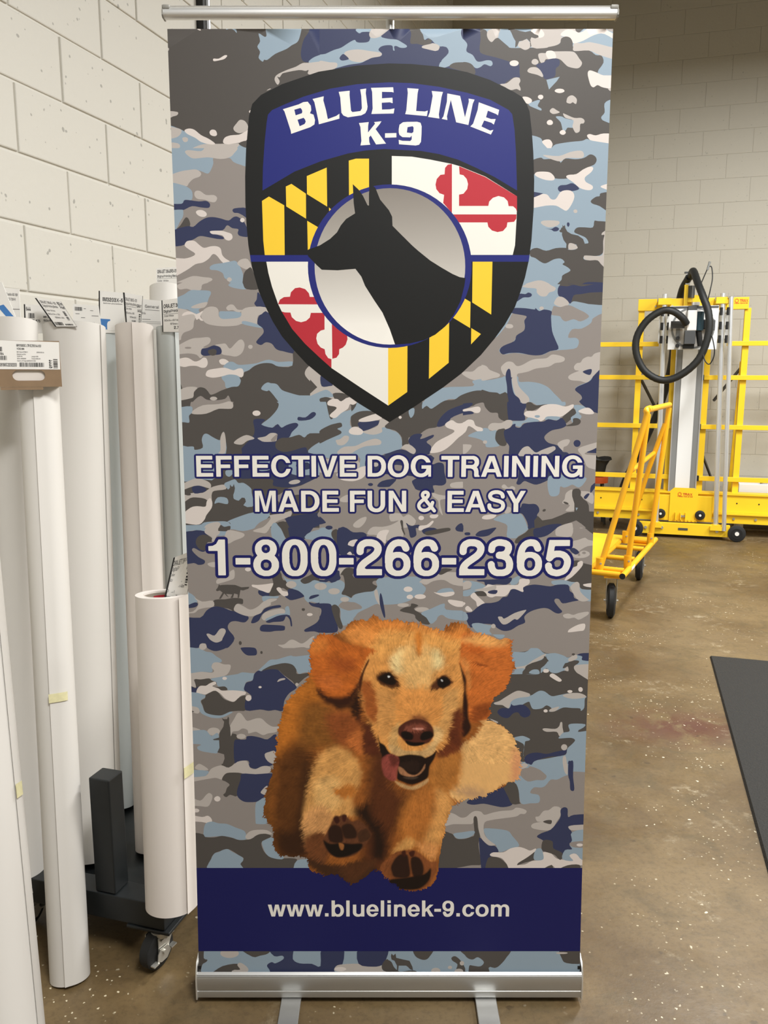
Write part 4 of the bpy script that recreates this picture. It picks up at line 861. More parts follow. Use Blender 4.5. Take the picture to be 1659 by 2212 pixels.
L 449,1307 474,1316 502,1335 538,1357 559,1361 588,1353 603,1346 599,1335 567,1331 539,1324 521,1309 514,1284 500,1288 485,1297 460,1299
L 743,1339 775,1350 818,1350 844,1337 833,1329 783,1325
L 687,1273 698,1282 730,1290 716,1271 695,1267
C 681,1271 679,1266 672,1264 666,1266 663,1271 666,1276 672,1278 678,1276
N 464,1267 485,1284 514,1282 525,1303 532,1294 575,1299 604,1275 605,1252 584,1241 565,1249 554,1264 533,1260 511,1239 482,1245
L 432,1236 467,1222 461,1217
L 661,1187 671,1193 715,1190 732,1202 737,1219 745,1219 747,1196 753,1162 734,1158 722,1177 679,1177
B 732,1147 737,1158 751,1173 773,1177 778,1185 772,1207 794,1214 844,1211 837,1196 816,1181 895,1188 903,953 724,953 611,953 539,953 552,1037 588,1041 580,1071 583,1105 577,1124 535,1147 567,1158 585,1156 607,1145 604,1138 588,1134 586,1124 580,1079 591,1041 617,1026 628,1045 682,1056 736,1067 765,1075 771,1102 789,1120 803,1139 788,1149 763,1149
D 816,1181 850,1204 880,1219 881,1190 824,1177
N 586,1060 609,1079 645,1083 681,1077 717,1086 753,1094 768,1098 765,1079 740,1067 689,1064 628,1043 619,1026 591,1037
L 770,1107 766,1097 757,1093 748,1097 743,1107 747,1117 756,1121 766,1117
L 751,1056 765,1064 775,984 760,991
N 775,1037 786,1045 798,1039 797,953 778,953
L 574,1014 584,1037 606,1014 588,1007
G 571,991 596,1010 632,1007 669,984 681,953 571,953
G 757,961 800,991 901,1005 903,953
TG -1007,1032 -284,1032 -288,542 -1023,542
D -715,1076 -668,1076 -668,1044 -691,1017 -713,1017 -729,1025
N -668,1076 -501,1076 -505,1032 -524,1021 -560,1013 -586,1009 -611,1021 -618,1044 -650,1044 -668,1044
L -541,1076 -501,1076 -505,1032 -534,1047
L -874,952 -848,975 -797,979 -778,1006 -756,1019 -727,1025 -698,1015 -661,1040 -632,1047 -614,1036 -604,1013 -582,1008 -553,1021 -524,1021 -513,1006 -531,987 -579,985 -633,988 -655,992 -706,990 -717,971 -729,960 -754,968 -787,964 -875,947
L -844,1017 -832,1030 -818,1030 -786,1006 -815,1002 -840,1008
B -869,1002 -789,1000 -794,983 -808,975 -870,973
D -729,960 -717,983 -695,992 -641,988 -641,960 -661,887 -694,891 -712,880 -725,891 -715,901 -708,922 -696,937 -714,952
N -641,987 -582,985 -506,988 -506,960 -532,922 -541,876 -574,860 -607,857 -636,860 -661,880 -664,910 -648,960
L -560,906 -532,933 -533,891 -555,895
L -869,880 -826,864 -799,891 -785,899 -772,887 -778,860 -794,837 -826,839 -870,845
C -737,873 -741,864 -751,860 -761,864 -765,873 -760,881 -750,885 -741,881
C -831,819 -835,812 -845,810 -856,812 -860,819 -855,825 -845,828 -835,825
C -871,797 -820,789 -795,795 -780,783 -777,768 -792,760 -821,766 -872,772
B -806,757 -777,768 -748,760 -711,757 -675,741 -638,726 -628,706 -628,687 -661,683 -694,695 -738,701 -808,697 -815,718
B -586,768 -585,845 -570,864 -533,876 -535,768 -542,757 -579,757
L -632,699 -613,722 -580,730 -536,728 -514,710 -543,710 -573,710 -602,687 -624,687
D -874,702 -819,710 -808,697 -768,695 -734,702 -690,693 -658,683 -610,687 -580,706 -543,712 -518,699 -555,679 -562,660 -545,621 -508,598 -475,598 -420,598 -405,586 -417,543 -653,543 -652,582 -641,598 -663,613 -692,633 -714,641 -736,633 -762,625 -781,606 -789,571 -797,543 -878,543
B -797,543 -785,594 -769,621 -751,627 -732,637 -710,641 -692,629 -663,613 -644,600 -645,586 -656,571 -651,543
B -560,668 -547,683 -507,695 -493,652 -464,598 -508,598 -541,617
B -407,588 -346,590 -339,540 -417,540
TD -284,1032 239,1032 243,542 -288,542
TG 239,1032 902,1032 916,542 243,542
B 563,1076 896,1076 899,999 802,997 794,985 763,977 729,960 702,960 679,932 660,924 629,924 614,899 649,891 657,871 650,854 615,852 576,850 563,899 543,944 550,977
G 561,1009 600,1013 611,1021 650,1007 670,991 684,975 671,958 640,958 601,952 569,981
N 579,1076 757,1076 703,1066 626,1046 617,1027 591,1042 585,1058
N 777,1038 786,1045 798,1040 799,973 806,920 800,908 788,916 785,952 777,981
L 751,1062 769,1058 775,985 759,1001
L 568,1046 603,1025 572,1009
N 338,858 345,866 376,895 450,911 488,940 511,952 521,879 537,846 498,834 459,840 412,850 369,845 342,850
D 492,944 543,948 563,911 568,858 576,852 537,848 517,883
L 256,805 284,803 311,787 335,789 358,809 377,817 401,813 416,799 451,809 490,817 537,821 553,832 580,828 600,817 592,803 573,803 553,791 491,782 452,776 417,764 414,723 426,694 461,669 462,659 438,659 410,682 394,719 386,772 376,789 366,760 343,756 280,756 241,750
D 368,780 377,793 385,780 388,739 398,698 391,665 399,611 408,570 361,566 302,555 235,551 234,710 265,715 281,706 293,690 328,688 359,698 373,710
B 281,712 320,719 370,725 371,710 347,694 308,688 292,694
B 413,731 437,737 515,727 539,702 571,657 532,644 497,628 478,632 469,657 461,665 430,690
N 393,682 398,694 418,673 438,657 465,655 480,628 450,620 447,607 478,603 439,591 432,541 408,541 399,611
D 431,591 447,605 486,599 518,570 542,541 432,541
C 442,615 458,626 501,626 532,644 568,651 595,644 619,634 642,644 643,632 612,607 565,572 597,570 628,586 667,589 679,599 666,620 694,630 713,620 734,599 757,593 809,586 792,607 800,620 816,620 887,591 888,568 793,564 743,541 715,566 668,541 542,541 518,570 494,599 454,607
D 644,632 635,611 643,603 639,591 596,578 565,566 569,578 608,603
D 668,541 715,568 717,541
D 743,541 785,566 837,568 833,541
B 639,591 635,611 646,640 666,644 674,628 679,599 667,589
L 639,789 655,793 674,817 697,821 720,838 748,830 749,797 730,764 715,735 684,727 633,735 621,747 632,760 671,768 648,768
D 673,766 687,774 710,774 706,756
N 748,821 763,834 779,826 782,789 807,799 889,799 890,756 808,752 785,739 801,719 802,682 791,661 803,640 772,636 757,595 745,595 721,620 678,630 668,649 677,665 673,682 647,698 668,715 707,731 737,768 749,793
D 677,682 716,677 721,644 760,624 759,595 745,595 725,615 678,632 668,649
B 801,719 883,727 887,607 848,591 820,620 792,611 809,586 761,595 772,636 803,640 791,661 802,682
G 791,665 810,675 885,677 885,649 811,649
C 850,660 846,655 836,653 827,655 822,660 826,665 836,667 846,665
L 785,739 797,750 883,754 883,739 809,727
TB -1033,174 -2,174 -2,11 -1037,11
D -868,182 -828,182 -827,132 -811,124 -817,113 -835,99 -833,61 -797,61 -744,94 -676,105 -666,77 -697,72 -703,16 -871,16
B -841,72 -833,99 -832,63
L -670,154 -682,139 -712,132 -741,139 -753,154 -741,170 -711,176 -682,170
L -678,99 -665,110 -639,94 -629,72 -661,49 -706,16 -702,72 -666,77
D -664,182 -534,182 -539,154 -576,143 -610,138
N -534,182 -434,182 -430,127 -399,107 -346,105 -307,94 -299,182 -208,182 -208,105 -242,83 -242,66 -200,16 -483,16 -535,77 -545,99 -524,113 -508,107 -472,127 -477,143 -513,141
L -245,72 -237,94 -210,102 -137,105 -75,91 -33,96 -28,72 20,66 20,16 -200,16 -205,61
N -132,182 -12,182 -12,132 -33,99 -75,91 -137,105
D -33,99 -7,127 20,66 -25,72
C -192,80 -200,73 -218,70 -237,73 -245,80 -237,87 -218,90 -200,87
TB -2,174 926,174 929,11 -2,11
D -33,141 -7,125 10,113 20,91 36,74 52,68 101,74 127,62 128,6 74,6 20,51 -33,68
D! 7,141 10,153 18,144 28,153 31,133 63,125 90,119 103,91 106,74 93,79 82,91 74,96 42,96 39,68 34,68 34,96 23,119 10,125
D 110,175 194,175 181,141 165,125 143,125 116,141
L 228,72 222,62 208,58 193,62 187,72 193,82 208,86 222,82
L 280,88 278,82 271,80 264,82 261,88 264,93 271,96 278,93
D 277,133 293,141 314,125 333,96 339,74 326,48 299,74 304,102 282,119
D 327,175 528,175 523,136 491,96 470,85 443,85 452,6 310,6 336,68 352,62 357,96 374,96 406,93 422,113 395,136 373,125 352,130 336,147
L 330,69 325,60 311,57 297,60 291,69 297,78 311,82 325,78
L 334,108 331,100 324,97 317,100 314,108 317,115 324,118 331,115
D 763,175 864,175 866,110 791,108 769,130
L 795,156 787,152 769,151 750,152 742,156 750,159 768,160 787,159
D 744,51 740,47 730,45 721,47 717,51 721,55 730,57 740,55
"""
SHIELD="""
K -25,19384 -638,19346 -1376,19235 -2083,19010 -2488,18818 -2661,18654 -2729,18440 -2764,18152 -2803,17820 -2834,17323 -2843,16821 -2830,16401 -2804,16023 -2777,15837 -2746,15624 -2680,15370 -2612,15123 -2472,14799 -2349,14545 -2169,14253 -1933,13979 -1678,13706 -1400,13477 -970,13155 -636,12922 -9,12537 506,12856 1082,13239 1454,13522 1842,13890 2113,14217 2311,14490 2506,14835 2606,15123 2691,15405 2756,15724 2800,16111 2828,16742 2822,17257 2790,17769 2752,18143 2697,18515 2640,18646 2547,18779 2371,18880 1923,19087 1478,19228 943,19326 416,19373
U -2501,17058 -2482,17490 -2435,17985 -2392,18313 -2363,18459 -2284,18541 -2057,18637 -1676,18784 -1157,18929 -641,19010 -24,19044 418,19029 947,18963 1484,18855 1930,18730 2289,18546 2363,18465 2415,18177 2452,17769 2491,17059 2048,17309 1686,17480 1322,17634 960,17735 604,17794 -113,17829 -474,17803 -821,17747 -1345,17606 -1872,17409 -2226,17211
Y -2515,16864 -2377,16946 -2080,16781 -2088,15837 -2483,15837 -2507,16111
Y -2042,17133 -1931,17183 -1650,17000 -1654,16529 -2040,16760
Y -1628,17328 -1237,17486 -1236,16757 -1629,16991
Y -1632,16489 -1393,16353 -1489,16023 -1595,15952 -1628,15935
Y -1201,16740 -1154,16703 -1198,16672
Y -805,17615 -666,17651 -410,17651 -411,17091 -607,17041 -730,16991 -804,16966
W -2456,15710 -1611,15710 -1401,14869 -32,14027 -31,12874 -597,13240 -1183,13629 -1432,13850 -1708,14109 -1963,14400 -2169,14746 -2240,14896 -2353,15227 -2420,15494
R -2240,14887 -2201,14976 -2118,15027 -1998,15034 -1978,15120 -1894,15200 -1801,15214 -1692,15182 -1619,15102 -1602,15030 -1491,15030 -1420,14883
R -2169,14746 -2105,14728 -1994,14725 -1968,14635 -1886,14562 -1785,14535 -1682,14562 -1608,14626 -1584,14719 -1348,14719 -1311,14680 -1314,14391 -1389,14372 -1464,14309 -1483,14218 -1457,14109 -1393,14036 -1315,14003 -1301,13908 -1246,13826 -1181,13807 -1183,13629 -1432,13850 -1708,14109 -1963,14400
R -1165,14517 -861,14282 -853,14200 -891,14091 -947,14036 -1021,14003 -1026,13908 -1079,13835 -1163,13813
Y -35,14054 355,14082 355,13149 -34,12874
Y 796,14245 1191,14544 1191,13734 793,13412
Y 1489,15003 1614,14932 1613,14421 1264,14626
Y 1637,14421 1833,14304 1638,14100
Y 1643,15710 2036,15710 2033,14685 1647,14923
W 34,17701 425,17688 785,17633 1208,17553 1361,17511 1868,17317 2493,16951 2496,16566 2477,16023 2436,15840 1531,15840 1157,16566 35,17120
R 1208,17553 1219,16636 1045,16826 1061,16978 971,17008 907,17085 891,17171 914,17274 985,17351 1066,17360 1074,17480 1127,17540
R 1347,17511 1868,17309 2493,16951 2501,16653 2478,16714 2422,16762 2332,16766 2311,16861 2237,16930 2128,16956 2020,16921 1949,16852 1933,16769 1357,16769 1354,16982 1441,16999 1512,17085 1528,17180 1500,17274 1435,17343 1360,17360
R 1238,16610 2493,16610 2491,16531 2447,16470 2317,16458 2304,16375 2233,16296 2125,16275 2015,16305 1941,16375 1921,16458 1322,16458
U -2777,15837 2771,15837 2756,15710 -2762,15710
U 1626,15624 1622,15487 1606,15350 1577,15216 1536,15084 1484,14955 1419,14832 1344,14715 1258,14604 1163,14501 1058,14406 945,14320 824,14245 697,14180 564,14126 427,14083 286,14053 143,14034 -1,14028 -145,14034 -288,14053 -429,14083 -566,14126 -699,14180 -827,14245 -948,14320 -1061,14406 -1166,14501 -1262,14604 -1348,14715 -1424,14832 -1488,14955 -1541,15084 -1582,15216 -1611,15350 -1628,15487 -1632,15624 -1624,15761 -1604,15896 -1571,16029 -1527,16159 -1471,16284 -1404,16404 -1327,16518 -1240,16625 -1144,16724 -1040,16814 -927,16896 -809,16968 -684,17029 -554,17080 -420,17121 -283,17149 -145,17167 -5,17173 135,17167 274,17149 411,17121 545,17080 675,17029 800,16968 919,16896 1031,16814 1136,16724 1232,16625 1319,16518 1397,16404 1464,16284 1520,16159 1564,16029 1597,15896 1618,15761
X 1497,15620 1494,15489 1479,15359 1452,15230 1415,15104 1366,14981 1307,14863 1238,14751 1159,14645 1071,14546 974,14456 870,14374 759,14302 643,14240 521,14188 395,14148 265,14119 134,14101 2,14095 -131,14101 -262,14119 -392,14148 -518,14188 -640,14240 -757,14302 -868,14374 -972,14456 -1069,14546 -1157,14645 -1236,14751 -1306,14863 -1365,14981 -1414,15104 -1452,15230 -1478,15359 -1494,15489 -1498,15620 -1490,15751 -1472,15881 -1442,16008 -1401,16132 -1350,16252 -1289,16367 -1218,16476 -1138,16578 -1050,16673 -954,16760 -851,16838 -741,16906 -626,16965 -507,17014 -384,17053 -258,17080 -131,17097 -2,17103 127,17097 255,17080 381,17053 504,17014 623,16965 738,16906 847,16838 951,16760 1047,16673 1136,16578 1216,16476 1287,16367 1348,16252 1400,16132 1441,16008 1471,15881 1490,15751
K -1629,15819 -1618,15943 -1388,16023 -1185,16146 -1047,16270 -972,16401 -865,16524 -688,16629 -714,16824 -730,17179 -616,17075 -531,16960 -441,16781 -414,16777 -413,16994 -395,17193 -286,17107 -195,16890 -22,16690 42,16568 51,16393 216,16234 437,16023 562,15917 802,15731 1019,15600 1242,15476 1390,15413 1506,15396 1485,15240 1415,14952 1280,14681 1115,14454 912,14290 680,14180 400,14116 106,14093 -2,14399 -150,14726 -313,14961 -496,15244 -569,15422 -687,15573 -1044,15544 -1357,15555 -1448,15636
W -2073,18557 -1764,18646 -1677,18686 -1591,18695 -1532,18622 -1524,18540 -1551,18484 -1482,18459 -1454,18361 -1467,18280 -1546,18231 -1920,18108 -1928,18166 -2002,18394 -2042,18516 / -1852,18549 -1731,18581 -1705,18549 -1697,18516 -1706,18484 -1828,18446 / -1793,18365 -1673,18402 -1644,18365 -1634,18329 -1657,18288 -1753,18247
W -1496,18743 -1280,18792 -1289,18719 -1239,18540 -1206,18378 -1042,18435 -981,18475 -982,18386 -1380,18283 -1388,18345 -1437,18573 -1462,18686
W -991,18872 -779,18893 -783,18816 -756,18532 -730,18505 -575,18524 -545,18573 -556,18800 -576,18916 -461,18932 -470,18848 -436,18605 -445,18549 -480,18484 -558,18446 -817,18410 -903,18443 -941,18492 -957,18703 -961,18767
W -369,18944 58,18955 68,18861 30,18870 -158,18873 -158,18755 45,18767 49,18666 -7,18684 -162,18675 -158,18551 -7,18555 84,18572 69,18480 -362,18471 -337,18569 -346,18870
W 331,18940 547,18926 529,18843 503,18525 673,18516 729,18533 711,18432 292,18468 314,18542 341,18852
W 802,18888 1018,18870 991,18782 942,18462 954,18388 734,18418 767,18498 821,18799
W 1103,18843 1349,18799 1369,18728 1449,18409 1467,18480 1520,18693 1515,18750 1629,18732 1596,18658 1517,18270 1280,18320 1171,18728 1099,18427 1109,18361 999,18382 1033,18427 1096,18693
W 1712,18683 2108,18546 2087,18445 2051,18470 1890,18532 1856,18411 1955,18378 2044,18378 2010,18277 1965,18311 1822,18353 1770,18243 1941,18167 2004,18181 1957,18095 1556,18243 1609,18294 1693,18546
W -603,18305 -414,18323 -427,18248 -429,18132 -291,18293 -310,18323 -168,18338 -196,18293 -281,18195 -79,17929 -272,17913 -376,18078 -409,18043 -405,17962 -386,17908 -576,17895 -557,17980 -575,18231
W -98,18118 122,18123 123,18043 -98,18037
W 168,18195 183,18275 249,18320 334,18327 523,18329 589,18311 612,18248 610,18105 601,17962 564,17908 497,17894 298,17908 174,17917 168,17998 240,17980 392,17976 421,18007 420,18078 392,18043 240,18048 183,18087 168,18132 / 338,18231 438,18248 457,18222 452,18141 420,18120 325,18132
"""
